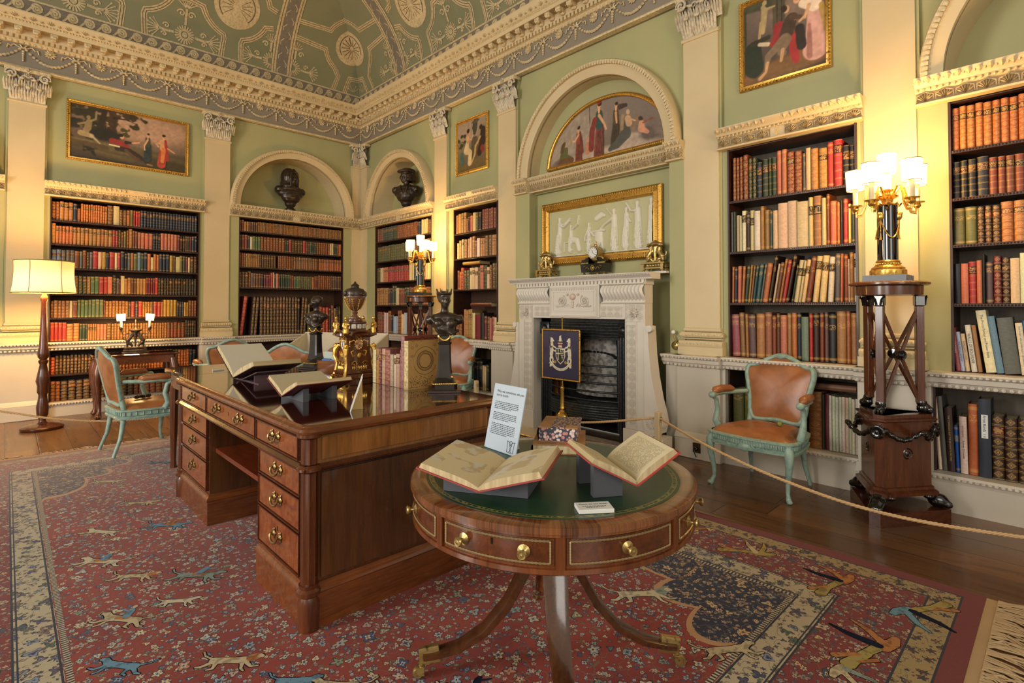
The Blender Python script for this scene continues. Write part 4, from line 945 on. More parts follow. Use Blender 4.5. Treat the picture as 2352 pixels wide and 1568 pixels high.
c = g.ramp(g.m('ADD', g.m('MULTIPLY', n, .8), g.m('MULTIPLY', rr, .25)), [(.25, '381a0c'), (.8, '8c5630')]); MT['xband'] = g.bsdf(c, .22, coat=.5)
mb = MB(); mb.lathe([(.447, TZ), (.492, TZ), (.5, TZ-.003), (.502, TZ-.02), (.498, TZ-.022), (.498, TZ-.028), (.3, TZ-.028)], n=96); mb.build('top_rim', MT['xband'], dt, smooth=30)
mb = MB(); mb.lathe([(.3, .692), (.487, .692), (.487, .605), (.493, .603), (.494, .59), (.488, .585), (0, .585)], n=96)
for k in range(8): mb.box(-.012, .012, -.4955, -.48, .604, .692, 0, T=Rz(pi/2+pi/4*k))
mb.build('drum', MT['rose'], dt, smooth=30)
def arcbox(mb, a0, a1, r0, r1, z0, z1, m=0, n=12):
    def f(i): return a0+(a1-a0)*i/n
    vs = [(r*cos(f(i)), r*sin(f(i)), z) for i in range(n+1) for r, z in ((r0, z0), (r1, z0), (r1, z1), (r0, z1))]
    fs = [(i*4+j, (i+1)*4+j, (i+1)*4+(j+1) % 4, i*4+(j+1) % 4) for i in range(n) for j in range(4)]+[(0, 1, 2, 3), (n*4+3, n*4+2, n*4+1, n*4)]
    mb.add(vs, fs, m)
for k in range(8):
    a0, a1 = pi/4*k+.035, pi/4*(k+1)-.035
    mb = MB(); arcbox(mb, a0, a1, .46, .490, .612, .686)
    for z in (.619, .679): mb.tube([(.4915*cos(a0+.02+(a1-a0-.04)*i/60), .4915*sin(a0+.02+(a1-a0-.04)*i/60), z) for i in range(61)], [.0033 if i % 2 else .0022 for i in range(61)], 5, 1)
    for a in (a0+.02, a1-.02): mb.tube([(.4915*cos(a), .4915*sin(a), .619+.06*i/16) for i in range(17)], [.0033 if i % 2 else .0022 for i in range(17)], 5, 1)
    am = (a0+a1)/2; mb.box(-.003, .003, -.4912, -.48, .655, .672, 2, T=Rz(pi/2+am))
    d = mb.build('drawer', [MT['rosex'], MT['bead'], MT['black']], dt, smooth=35)
    for e in ((-.19, .19) if k % 2 == 1 else (.0,)):
        kb = MB(); kb.lathe([(0, 0), (.017, 0), (.018, .003), (.012, .006), (.006, .01), (.006, .018), (.012, .024), (.0135, .029), (.011, .033), (.006, .032), (0, .034)], n=16, T=Rz(am+e) @ Tr(.489, 0, .649) @ Ry(pi/2)); kb.build('knob', MT['brass'], d)
mb = MB(); mb.prism([(.052*cos(a), .052*sin(a)) for a in [pi/4*i+pi/8 for i in range(8)]], .30, .587); mb.lathe([(0, .27), (.03, .28), (.045, .3), (.0, .31)], n=16); mb.build('pillar', MT['rosex'], dt)
MT['tleg'] = wood('table_leg_wood', '1a0b05', '54301a', 'X', .18, 7, .7)
for k in range(4):
    T = Rz(radians(5)+pi/2*k)
    P = [(.035, 0, .54), (.06, 0, .46), (.10, 0, .36), (.16, 0, .25), (.24, 0, .16), (.33, 0, .105), (.42, 0, .082), (.455, 0, .078)]
    sq = [(-.32, -1), (.32, -1), (.40, -.7), (.40, .6), (.3, 1), (-.3, 1), (-.40, .6), (-.40, -.7)]
    mb = MB(T); mb.tube(P, [.045, .045, .042, .038, .034, .03, .026, .025], 8, prof=sq)
    l = mb.build('leg', MT['tleg'], dt, smooth=50)
    mb = MB(T); mb.tube([(.40, 0, .0865), (.455, 0, .078), (.47, 0, .076)], [.0285, .028, .027], 8, prof=sq); mb.build('toe_cap', MT['brass'], l, smooth=50)
    mb = MB(T); mb.lathe([(0, 0), (.01, 0), (.01, .03), (0, .03)], (.462, 0, .036), 10); mb.lathe([(0, -.012), (.016, -.012), (.02, -.006), (.02, .006), (.016, .012), (0, .012)], n=16, T=Tr(.475, .0, .02) @ Rx(pi/2)); mb.box(.452, .478, -.018, -.014, .016, .045); mb.box(.452, .478, .014, .018, .016, .045)
    mb.build('caster', MT['brass'], l)
# ---------------------------------------------------------------- armchairs
def armchair(label, loc, rz):
    c = thing('armchair', label, 'chair', loc, rz, None)
    W, D = .30, .25
    def seatpt(u, e=0):   # plan outline, front at -y
        pts = [(-.22, .22), (-.30, -.14), (-.27, -.235), (-.15, -.26), (0, -.272), (.15, -.26), (.27, -.235), (.30, -.14), (.22, .22), (0, .235)]
        n = len(pts); u = u*n; i = int(u) % n; t = u-int(u)
        p0, p1, p2, p3 = [V(pts[(i+k-1) % n]) for k in range(4)]
        q = .5*((2*p1)+(-p0+p2)*t+(2*p0-5*p1+4*p2-p3)*t*t+(-p0+3*p1-3*p2+p3)*t**3)
        q2 = V((q.x*.65+ (p1.x*(1-t)+p2.x*t)*.35, q.y*.65+(p1.y*(1-t)+p2.y*t)*.35)); return q2*(1+e)
    mb = MB(); N = 48
    prof = [(0, .315), (.02, .318), (.025, .335), (.0, .345), (.01, .35), (.01, .385), (.028, .39), (.028, .40), (0, .405)]
    mb.grid(N, len(prof), lambda u, v: (lambda p, q: (p.x+q[0]*p.x/p.length, p.y+q[0]*p.y/p.length, q[1]))(seatpt(u), prof[int(round(v*(len(prof)-1)))]), 0, None, True)
    for i in range(84):
        p = seatpt((i+.5)/84, .04); mb.box(-.004, .004, -.006, .004, .352, .383, 0, .002, Tr(p.x, p.y, 0) @ Rz(atan2(p.y, p.x)+pi/2))
    mb.ell((0, -.283, .335), (.05, .012, .03), None, 10)
    for sg in (-1, 1): mb.tube([(sg*.05, -.285, .35), (sg*.09, -.282, .325), (sg*.13, -.278, .345), (sg*.155, -.276, .325)], .007, 5)
    mb.build('seat_rail', MT['aqua'], c)
    mb = MB()
    def cush(u, v):
        p = seatpt(u); r = 1-v; return (p.x*(.98*r+.02*0), p.y*(.98*r), .40+.055*(1-(r)**4)**.6 if r < 1 else .40)
    mb.grid(N, 9, cush, 0, None, True)
    mb.build('seat_cushion', MT['leather'], c, smooth=80)
    for i, (x, y, sx, sy) in enumerate(((-.265, -.215, -1, -1), (.265, -.215, 1, -1), (-.195, .205, -.8, 1), (.195, .205, .8, 1))):
        mb = MB()
        if sy < 0: P = [(x, y, .39), (x+sx*.02, y-.022, .33), (x+sx*.018, y-.02, .24), (x+sx*.002, y-.002, .13), (x+sx*.0, y-.0, .06), (x+sx*.012, y-.014, .02), (x+sx*.02, y-.022, .0)]; R = [.03, .032, .024, .017, .0135, .018, .016]
        else: P = [(x, y, .39), (x, y+.01, .28), (x+sx*.01, y+.03, .15), (x+sx*.025, y+.07, .04), (x+sx*.03, y+.082, 0)]; R = [.022, .021, .017, .014, .014]
        mb.tube(P, R, 9)
        if sy < 0:
            for e in (-1, 1): mb.tube([(x+sx*.01*0+e*.0, y-.0, .34), (x+(e*.05 if e*sx < 0 else 0), y+(.05 if e*sx > 0 else 0), .325)], [.02, .008], 6)
            mb.ell((x+sx*.022, y-.026, .015), (.02, .02, .015), None, 8)
        mb.build('leg', MT['aqua'], c, smooth=60)
    # back: cartouche
    def bp(a):
        pts = [(0, .945), (.09, .918), (.18, .868), (.235, .855), (.252, .80), (.232, .70), (.212, .60), (.20, .50), (.155, .445), (.0, .455)]
        full = pts+[(-x, z) for x, z in pts[-2:0:-1]]; n = len(full); u = a*n; i = int(u) % n; t = u-int(u)
        p0, p1, p2, p3 = [V(full[(i+k-1) % n]) for k in range(4)]
        return .5*((2*p1)+(-p0+p2)*t+(2*p0-5*p1+4*p2-p3)*t*t+(-p0+3*p1-3*p2+p3)*t**3)
    def bxyz(p, off=0): return (p.x, .205+(p.y-.45)*.22+.03*(1-(p.x/.27)**2)+off, p.y)
    mb = MB(); sq = [(cos(2*pi*i/10)*(1.15), sin(2*pi*i/10)*.8) for i in range(10)]
    mb.tube([bxyz(bp(i/72)) for i in range(72)], .021, 10, closed=True, prof=sq)
    mb.ell(bxyz(V((0, .935)), -.012), (.035, .02, .022)); 
    for sg in (-1, 1): mb.tube([bxyz(V((0, .93)), -.02), bxyz(V((sg*.04, .935)), -.018), bxyz(V((sg*.075, .915)), -.016)], [.014, .01, .005], 6)
    for sg in (-1, 1): mb.tube([(sg*.2, .2, .36), bxyz(V((sg*.195, .50)))], .022, 8)
    mb.build('back_frame', MT['aqua'], c, smooth=60)
    mb = MB(); cen = V((0, .68))
    def bf(sgn):
        def f(u, v):
            p = bp(u); q = cen+(p-cen)*(1-v)*.965; return bxyz(q, sgn*(.008+.03*(1-(1-v)**3)))
        return f
    mb.grid(72, 9, bf(-1), 0, None, True); mb.grid(72, 9, bf(.7), 0, None, True)
    mb.build('back_cushion', MT['leather'], c, smooth=80)
    for sg in (-1, 1):
        mb = MB()
        mb.tube([(sg*.29, -.08, .39), (sg*.315, -.10, .45), (sg*.315, -.07, .53), (sg*.318, -.085, .61), (sg*.32, -.13, .645)], [.028, .026, .019, .018, .02], 9)
        mb.ell((sg*.32, -.14, .648), (.028, .03, .026))
        mb.tube([(sg*.32, -.13, .648), (sg*.318, -.02, .655), (sg*.295, .1, .65), (sg*.222, .225, .655)], [.02, .019, .018, .017], 9)
        a = mb.build('arm', MT['aqua'], c, smooth=60)
        mb = MB(); mb.tube([(sg*.32, -.115, .665), (sg*.32, -.09, .678), (sg*.317, -.02, .684), (sg*.297, .09, .68), (sg*.278, .125, .672)], [.012, .03, .031, .029, .012], 10)
        mb.build('arm_pad', MT['leather'], a, smooth=80)
    return c
ch = armchair('aqua framed armchair with tan leather back, right of the fireplace', (-.40, -6.94, 0), -pi/2-.06)
ch2 = dup(ch, (-3.52, -2.52, .012), pi/2+.12, 'aqua armchair seen from behind at the far edge of the rug, beside the floor lamp')
dup(ch, (-2.52, -1.45, 0), -.1+pi, 'aqua armchair behind the leftmost open book on the desk, mostly hidden')
dup(ch, (-2.2, -2.9, .0093), 2.3, 'aqua armchair seen edge-on between the open books and the clock')
dup(ch, (-.42, -3.12, 0), -pi/2+.55, 'aqua armchair behind the crowned bust, mostly hidden')
# ---------------------------------------------------------------- console table at the left
cs = thing('console_table', 'dark carved console table with claw feet in front of the low books', 'table', (-3.29, -.42, 0))
def serp(u):
    return [(-.43, -.2), (-.40, -.235), (-.3, -.22), (-.15, -.2), (0, -.215), (.15, -.2), (.3, -.22), (.40, -.235), (.43, -.2), (.43, .2), (-.43, .2)]
mb = MB(); mb.prism(serp(0), .725, .75); mb.ring(serp(0)[::1], [(0, .725), (.01, .73), (.012, .742), (0, .75)]); mb.build('tabletop', MT['polish'], cs)
mb = MB(); mb.prism([(x*.93, y*.9) for x, y in serp(0)], .63, .725); mb.build('frieze', MT['mahogy'], cs)
for x in (-.37, .37):
    for y in (-.18, .17):
        sg = 1 if x > 0 else -1; f = -1 if y < 0 else .3
        mb = MB(); mb.tube([(x, y, .68), (x+sg*.02, y+f*.02, .56), (x+sg*.025, y+f*.03, .45), (x+sg*.005, y+f*.0, .2), (x, y, .09), (x+sg*.01, y+f*.02, .03)], [.045, .055, .045, .026, .022, .035], 9)
        mb.ell((x+sg*.015, y+f*.03, .028), (.035, .042, .028))
        for e in (-.02, 0, .02): mb.ell((x+sg*.015+e, y+f*.055, .03), (.01, .022, .024))
        mb.build('leg', MT['mahogz'], cs, smooth=70)
# ---------------------------------------------------------------- floor lamp
fl_ = thing('floor_lamp', 'turned wooden floor lamp with a wide cream shade, lit, far left', 'lamp', (-4.17, -.80, 0))
mb = MB(); mb.lathe([(0, 0), (.175, 0), (.185, .012), (.185, .03), (.17, .04), (.14, .05), (.08, .062), (0, .064)], n=32); mb.build('base', MT['mahog'], fl_)
mb = MB(); mb.lathe([(.05, .062), (.035, .08), (.028, .1), (.05, .16), (.055, .24), (.04, .33), (.036, .37), (.05, .4), (.05, .47), (.062, .52), (.045, .62), (.03, .7), (.04, .72), (.045, .74), (.03, .755), (.048, .78), (.052, .82), (.038, .9), (.03, 1.15), (.024, 1.38), (.032, 1.40), (.034, 1.43), (.018, 1.46), (.016, 1.56), (0, 1.56)], n=20); mb.build('post', MT['mahogz'], fl_)
g = G('lamp_shade'); zz = g.sep(g.coord())[2]; n = g.noise(g.coord(), 80, 2)
MT['shade'] = g.bsdf('e8d2a0', .8, emit=g.mix(g.ss(g.m('ABSOLUTE', g.m('SUBTRACT', zz, 1.6)), .02, .2), 'ffe2a0', 'e8b85c'), es=1.0)
mb = MB(); n = 48
def shd(u, v):
    a = 2*pi*u; k = cos(((a % (pi/3))-pi/6)); r = (.262-.018*v-.010*sin(pi*v))*(.93/k*.5+.5); return (r*cos(a), r*sin(a), 1.48+.345*v)
mb.grid(n, 10, shd, 0, None, True)
for v in (0, 1): mb.tube([shd(i/n, v) for i in range(n)], .006, 5, 1, closed=True)
for i in range(6): mb.tube([shd(i/6, j/8) for j in range(9)], .003, 4, 1)
mb.build('lamp_shade', [MT['shade'], plain('shade_trim', '9a7a44', .7)], fl_, smooth=50)
# ---------------------------------------------------------------- tripod stands and candelabra
g = G('candle_shade'); MT['cshade'] = g.bsdf('f4e4c4', .8, emit='ffd694', es=3.2)
MT['candle'] = plain('candle_sleeve', 'd8c8a4', .6)
def stand(label, loc):
    s = thing('tripod_stand', label, 'stand', (*loc, 0), radians(175))
    def tri(r, cut):
        out = []
        for k in range(3):
            a = 2*pi*k/3; c = V((cos(a), sin(a)))*r; t = V((-sin(a), cos(a)))*cut; out += [tuple(c-t), tuple(c+t)]
        return out
    mb = MB(); mb.prism(tri(.30, .03), 0, .085); mb.build('plinth', MT['mahog'], s, smooth=None)
    mb = MB(); mb.prism(tri(.205, .026), .20, .655); mb.ring(tri(.205, .026), [(-.02, .17), (.03, .17), (.032, .19), (.012, .2), (.012, .215), (0, .22)])
    mb.ring(tri(.205, .026), [(-.02, .56), (.006, .56), (.01, .615), (.03, .625), (.03, .635), (.006, .64), (.006, .66), (-.2, .66)])
    mb.build('pedestal', MT['mahogz'], s, smooth=35)
    for k in range(3):
        T = Rz(2*pi*k/3)
        mb = MB(T); mb.ell((.245, 0, .125), (.06, .045, .045)); 
        for e in (-.03, -.01, .01, .03): mb.ell((.288, e, .108), (.03, .011, .022))
        mb.ell((.2, 0, .165), (.05, .05, .03)); mb.ell((.18, .05, .16), (.03, .03, .02)); mb.ell((.18, -.05, .16), (.03, .03, .02))
        sculpt('paw_foot', mb, MT['black'], s, .009, 2)
        mb = MB(T); mb.ell((.212, 0, .56), (.03, .04, .045)); mb.ell((.23, 0, .555), (.02, .022, .03))
        for e in (-1, 1):
            for j in range(7):
                t = j/6; a = V((.205, .033*e)); d = V((-.102, .172*e)); p = a.lerp(a+d*.98, t*.93); zz = .57-.05*sin(pi*min(1, t*1.05)); mb.ell((p.x+.012, p.y+.006*e, zz), (.02, .02, .018))
        for j in range(10): mb.ell((.242, .03*cos(j*.628), .56+.035*sin(j*.628)), (.012, .014, .014))
        sculpt('lion_garland', mb, MT['black'], s, .008, 1)
        T2 = Rz(2*pi*k/3+pi/3); mb = MB(T2); mb.lathe([(0, .0), (.035, .0), (.04, .006), (.03, .012), (.022, .006), (.012, .014), (0, .016)], n=18, T=Tr(.116, 0, .42) @ Ry(pi/2)); mb.build('boss', MT['black'], s)
        mb = MB(T); mb.box(.14, .182, -.022, .022, .72, 1.33, 0, .003); l = mb.build('leg', MT['mahogz'], s, smooth=None)
        mb = MB(T); mb.ell((.178, 0, .69), (.04, .028, .035)); 
        for e in (-.016, 0, .016): mb.ell((.208, e, .68), (.018, .009, .022))
        mb.lathe([(.022, .7), (.03, .72), (.026, .735), (0, .735)], (.168, 0, 0), 10); mb.build('paw', MT['black'], l)
        mb = MB(T); mb.box(.135, .188, -.026, .026, 1.33, 1.395, 0, .004)
        for e in (-1, 1): mb.tube([(.191, e*.01, 1.335), (.192, e*.018, 1.37), (.192, e*.032, 1.392), (.192, e*.036, 1.38)], .006, 5)
        mb.build('leg_capital', MT['black'], l)
        # crossed stretchers between this leg and the next
        A = V((.165, 0)); B = V((.165*cos(2*pi/3), .165*sin(2*pi/3)))
        def P(t, z): q = A.lerp(B, t); return (q.x, q.y, z)
        mb = MB(T); mb.tube([P(.06, .745), P(.94, 1.3)], .011, 4); mb.build('stretcher', MT['mahogz'], s)
        mb = MB(T); mb.tube([P(.94, .745), P(.06, 1.3)], .011, 4); mb.build('stretcher', MT['mahogz'], s)
        q = A.lerp(B, .5); an = atan2(q.y, q.x); mb = MB(T); mb.lathe([(0, -.02), (.03, -.016), (.034, 0), (.03, .016), (.02, .012), (.012, .024), (0, .026)], n=16, T=Tr(q.x, q.y, 1.022) @ Rz(an) @ Ry(pi/2)); mb.build('boss', MT['black'], s)
    mb = MB(); mb.lathe([(0, 1.395), (.15, 1.395), (.18, 1.40), (.182, 1.455), (.175, 1.46)], n=48); mb.build('drum', MT['mahogz'], s)
    mb = MB(); mb.lathe([(0, 1.458), (.205, 1.458), (.217, 1.465), (.217, 1.475), (.205, 1.483), (0, 1.483)], n=48); mb.build('stand_top', MT['mahogy'], s)
    return s
def candelabrum(label, loc, plinth, rz):
    c = thing('candelabrum', label, 'lamp', (*loc, 1.483), rz)
    mb = MB(); mb.box(-.115, .115, -.115, .115, 0, .042, 0, .002); mb.build('plinth', plinth, c)
    mb = MB(); mb.lathe([(0, .042), (.098, .042), (.1, .05), (.1, .075), (.09, .082), (.092, .09), (.078, .1), (.066, .112), (.062, .125), (.068, .13), (.06, .14), (.055, .14)], n=32)
    for i in range(28): mb.ell((.066*cos(i*.2244), .066*sin(i*.2244), .117), .006, None, 5)
    mb.build('gilt_base', MT['ormolu'], c)
    mb = MB(); nn = 24; mb.prism([((.056 if i % 2 else .051)*cos(2*pi*i/nn), (.056 if i % 2 else .051)*sin(2*pi*i/nn)) for i in range(nn)], .14, .49); mb.build('column', MT['black'], c)
    mb = MB(); mb.lathe([(.05, .486), (.062, .49), (.064, .497), (.04, .5), (.03, .51), (.035, .53), (.06, .545), (.062, .552), (.03, .556), (0, .556)], n=20)
    for i in range(10): mb.leaf(Rz(i*.628) @ Tr(0, -.06, .478) @ Rx(.5), .035, .02, .01)
    mb.build('gilt_capital', MT['ormolu'], c)
    mb = MB()
    for a in (.6, .6+2*pi/3, .6+4*pi/3):
        mb.ell((.06*cos(a), .06*sin(a), .42), (.02, .02, .03)); mb.ell((.07*cos(a), .07*sin(a), .435), (.012, .012, .012))
        mb.tube([(.062*cos(a), .062*sin(a), .4), (.06*cos(a), .06*sin(a), .3), (.06*cos(a), .06*sin(a), .27)], [.004, .004, .01], 5)
        b = a+2*pi/3; mb.tube([((.062)*cos(a+(b-a)*t), .062*sin(a+(b-a)*t), .4-.12*sin(pi*t)) for t in [i/10 for i in range(11)]], .004, 5)
    mb.build('mask_and_chain', MT['ormolu'], c)
    def light(r, a, z0, tilt=0):
        x, y = r*cos(a), r*sin(a); d = V((cos(a), sin(a)))
        if r > .01:
            mb = MB(); P = [(.02, .52), (.05, .57), (.075, .61), (.1, .605), (.112, .56), (.12, .5), (.14, .455), (.17, .45), (r-.005, .475), (r, z0-.02)]
            mb.tube([(d.x*q, d.y*q, z) for q, z in P], .0075, 6); mb.tube([(d.x*q, d.y*q, z-.012) for q, z in P[5:]], .006, 5)
        else: mb = MB()
        mb.lathe([(0, -.03), (.012, -.028), (.022, -.015), (.018, 0), (.04, .006), (.042, .012), (.018, .014), (0, .014)], (x, y, z0), 14)
        ar = mb.build('arm', MT['ormolu'], c)
        mb = MB(); mb.lathe([(.016, .01), (.0145, .13), (0, .13)], (x, y, z0), 12); mb.build('candle', MT['candle'], ar)
        mb = MB(); T = Tr(x, y, z0+.115); ns = 20
        mb.grid(ns, 4, lambda u, v: ((.05+.006*v)*cos(2*pi*u), (.05+.006*v)*sin(2*pi*u), .13*v), 0, T, True)
        for v in (0, .13): mb.tube([((.05+.006*v/.13)*cos(2*pi*i/ns), (.05+.006*v/.13)*sin(2*pi*i/ns), v) for i in range(ns)], .0022, 4, 1, closed=True, T=T)
        mb.build('candle_shade', [MT['cshade'], MT['brass']], ar, smooth=50)
    for i in range(5): light(.175, 2*pi*i/5+.35, .50)
    light(0, 0, .58)
    return c
stand('tall mahogany tripod stand by the right edge, beside the tan armchair', (-.37, -7.72)); stand('mahogany tripod stand in the far corner, partly hidden by the desk', (-.37, -2.40))
candelabrum('six-light gilt candelabrum on a black column, on the right-hand tripod stand', (-.37, -7.72), plain('grey_stone', '7c8288', .5), 0)
candelabrum('gilt candelabrum with lit shades standing in the far corner', (-.37, -2.40), MT['black'], .4)
# ---------------------------------------------------------------- fireplace
TBs = TB
fp = thing('fireplace', 'carved white marble fireplace with fluted frieze and scrolled sides', 'fireplace', (-.14, -5.06, 0), -pi/2)
FX = Tr(-5.06, -.14, 0)            # wall coords -> fireplace coords
def fmb(): return MB(FX)
mb = fmb(); mb.mould(4.12, 5.95, [(-.13, 1.64), (.065, 1.64), (.07, 1.632), (.05, 1.615), (.02, 1.595), (.015, 1.58), (-.13, 1.58)])
k = 38
for i in range(k): x = 4.23+i*(5.86-4.23)/(k-1); mb.box(x-.012, x+.012, -.022, .1, 1.543, 1.578)
for i in range(60): mb.ell((4.14+i*(1.79/59), -.055, 1.622), (.011, .012, .01), None, 5, 1)
mb.box(4.2, 5.88, .0, .135, 1.53, 1.582); mb.build('mantel_shelf', [MT['marble'], MT['marblec']], fp, smooth=35)
for a, b in ((4.24, 4.71), (5.40, 5.87)):
    mb = fmb(); pr = lambda t: .005+.035*sin(pi*t*1.1+.2)-.01*t
    mb.grid(61, 9, lambda u, v: (a+(b-a)*u+.008*sin(v*2*pi), -pr(1-v)-.02*abs(sin(u*12*pi)), 1.375+.155*v))
    mb.box(a, b, -.0, .13, 1.36, 1.545); mb.mould(a-.005, b+.005, [(0, 1.375), (.015, 1.375), (.02, 1.365), (.01, 1.35), (0, 1.35)]); mb.mould(a-.005, b+.005, [(0, 1.55), (.04, 1.55), (.042, 1.54), (.025, 1.53), (0, 1.53)])
    mb.build('fluted_block', MT['marble'], fp, smooth=60)
mb = fmb(); mb.box(4.73, 5.38, -.035, .13, 1.22, 1.548, 0, .004)
for a, b, c, d, y in ((4.75, 5.36, 1.525, 1.535, -.045), (4.75, 5.36, 1.235, 1.245, -.045), (4.75, 4.76, 1.245, 1.525, -.045), (5.35, 5.36, 1.245, 1.525, -.045), (4.79, 5.32, 1.478, 1.484, -.04), (4.79, 5.32, 1.285, 1.291, -.04), (4.79, 4.796, 1.29, 1.48, -.04), (5.314, 5.32, 1.29, 1.48, -.04)): mb.box(a, b, y, -.03, c, d)
for i in range(20): mb.ell((4.77+i*.03, -.038, 1.505), (.008, .006, .012), None, 5, 1)
for sg in (-1, 1):
    cx = 5.055+sg*.15
    mb.tube([(cx+sg*.062*(1-i/34)*cos(i*.42+2), -.04, 1.385+.062*(1-i/34)*sin(i*.42+2)) for i in range(30)], .008, 5, 1); rosette(mb, Tr(cx, -.036, 1.385), .03, 1, 8, .014)
    for i in range(6): mb.leaf(Tr(5.055+sg*(.04+.03*i), -.036, 1.32) @ Ry(sg*(.6+.1*i)), .05, .022, .012, 1)
    mb.ell((5.055+sg*.07, -.042, 1.452), .014, None, 8, 2)
mb.ell((5.055, -.045, 1.43), (.034, .02, .034), None, 12, 2)
for i in range(3): mb.ell((5.055, -.04, 1.375-.022*i), (.014-.002*i, .012, .016), None, 8, 2)
mb.build('carved_tablet', [MT['marble'], MT['marblec'], plain('marble_pink', 'c7b3a2', .4)], fp, smooth=35)
g = G('scroll_marble'); X, Y, Z = g.sep(g.coord()); n = g.noise(g.coord(), 40, 2)
cell = g.vm('LENGTH', g.comb(g.m('SUBTRACT', g.m('FRACT', g.m('MULTIPLY', Z, 12.5)), .5), g.m('MULTIPLY', g.m('SUBTRACT', g.m('FRACT', g.m('MULTIPLY', X, 12.5)), .5), 1), 0))
ringm = g.m('MULTIPLY', g.ss(g.m('ABSOLUTE', g.m('SINE', g.m('MULTIPLY', cell, 26))), .35, .8, True), g.m('LESS_THAN', cell, .48))
hgt = g.m('SUBTRACT', n, ringm); MT['scrollm'] = g.bsdf(g.mix(g.m('MULTIPLY', ringm, .8), 'd2cabd', '8a8276'), .4, bump=hgt, bs=.25, bd=.006)
for a, b in ((4.25, 4.47), (5.66, 5.87)):
    mb = fmb(); mb.box(a, b, -.01, .13, .2, 1.36, 0, .003); mb.box(a-.015, b+.015, -.03, .13, 0, .2, 0, .004)
    q0, q1 = (a+.09, b-.02) if a < 5 else (a+.02, b-.09)
    mb.box(q0, q1, -.016, .0, .24, 1.16, 1); mb.box(q0-.012, q0-.004, -.02, 0, .22, 1.2); mb.box(q1+.004, q1+.012, -.02, 0, .22, 1.2)
    mb.box(a+.01, b-.01, -.015, 0, 1.19, 1.345, 1); rosette(mb, Tr((a+b)/2, -.016, 1.27), .05, 1, 10, .016)
    mb.build('jamb', [MT['marble'], MT['scrollm']], fp, smooth=35)
mb = fmb(); mb.box(4.465, 5.665, -.012, .13, 1.21, 1.36); mb.box(4.5, 5.63, -.018, 0, 1.23, 1.33, 1); mb.box(4.47, 5.66, -.02, 0, 1.21, 1.222); mb.build('lintel', [MT['marble'], MT['scrollm']], fp, smooth=None)
for sg, x in ((-1, 4.25), (1, 5.87)):
    mb = fmb()
    pts = [(x, 1.16), (x+sg*.035, 1.15), (x+sg*.04, 1.09), (x+sg*.05, .9), (x+sg*.075, .7), (x+sg*.115, .5), (x+sg*.15, .38), (x+sg*.165, .3), (x+sg*.14, .2), (x+sg*.08, .17), (x, .17)]
    mb.prism(pts if sg < 0 else pts[::-1], -.02, .12, 0, M(((1,0,0,0),(0,0,1,0),(0,1,0,0),(0,0,0,1))))
    mb.lathe([(0, -.03), (.03, -.025), (.035, 0), (.03, .03), (0, .03)], n=20, T=Tr(x+sg*.055, .0, 1.13) @ Rx(pi/2))
    mb.lathe([(0, .0), (.03, .0), (.034, .006), (.06, .004), (.064, .01), (.085, .008), (.09, -.1), (0, -.1)], n=28, T=Tr(x+sg*.075, -.02, .285) @ Rx(pi/2))
    for i in range(14): mb.leaf(Tr(x+sg*.075, -.03, .285) @ Ry(i*.449), .055, .02, .008, 1)
    mb.box(x-.01 if sg > 0 else x-.19, x+.19 if sg > 0 else x+.01, -.035, .13, 0, .17)
    mb.build('side_scroll', [MT['marble'], MT['marblec']], fp, smooth=35)
mb = fmb(); mb.box(4.05, 6.1, -.48, .14, 0, .012); mb.build('hearth_slab', plain('hearth_stone', 'c9b89c', .35, var=.1), fp, smooth=None)
gr = thing('fire_grate', 'black cast iron register grate with bowed bars inside the marble fireplace', 'grate', (-.1, -5.06, .012), -pi/2)
GX = Tr(-5.06, -.1, -.012)
mb = MB(GX); mb.box(4.45, 5.68, .33, .38, .013, 1.22); mb.box(4.45, 4.49, .06, .36, .013, 1.22); mb.box(5.64, 5.68, .06, .36, .013, 1.22); mb.box(4.45, 5.68, .06, .36, 1.19, 1.22); mb.build('firebox', MT['soot'], gr, smooth=None)
mb = MB(GX)
for j in range(5): mb.tube([(4.49, .03, 1.035+.03*j), (5.64, .03, 1.035+.03*j)], .013, 6)
mb.box(4.49, 5.64, .03, .06, 1.0, 1.2)
for x in (4.55, 5.58):
    for j in range(4): mb.tube([(x-.05+.033*j, .03, .02), (x-.05+.033*j, .03, 1.03)], .014, 6)
    mb.box(x-.07, x+.07, .03, .06, .013, 1.2); mb.box(x-.068, x+.068, .005, .05, 1.03, 1.166, 0, .006); mb.ell((x, .0, 1.098), (.042, .03, .042), None, 14)
mb.tube([(4.62, .04, .1), (4.62, .04, 1.0)], .02, 6); mb.tube([(5.50, .04, .1), (5.50, .04, 1.0)], .02, 6)
mb.build('frame', MT['iron'], gr, smooth=50)
mb = MB(GX)
mb.grid(24, 30, lambda u, v: (5.06+(-.27+.54*u)*(1-.32*max(0, v-.35)), .16+.10*abs(2*u-1)**2+.05*v, .40+.62*v), 0)
for i in range(21): a = pi*i/20; mb.ell((5.06+.25*cos(a)*.95, .165+.10*abs(cos(a)), .80+.06*sin(a)), (.02, .012, .012), None, 5, 1)
mb.build('fireback', [carved('fire_clay', 'b4b0aa', '3c3a38', .7, 22, .7, bs=.4), MT['soot']], gr, smooth=60)
def bow(z, d, r, x0=4.62, x1=5.50): return [(x0+(x1-x0)*i/16, .03-d*sin(pi*i/16)**.8, z) for i in range(17)]
for j in range(5):
    mb = MB(GX); mb.tube(bow(.40+.085*j, .10, 0), .011, 7); mb.build('bar', MT['iron'], gr, smooth=60)
mb = MB(GX)
for j in range(6): mb.tube(bow(.22+.025*j, .105+.006*j, 0), .016, 6)
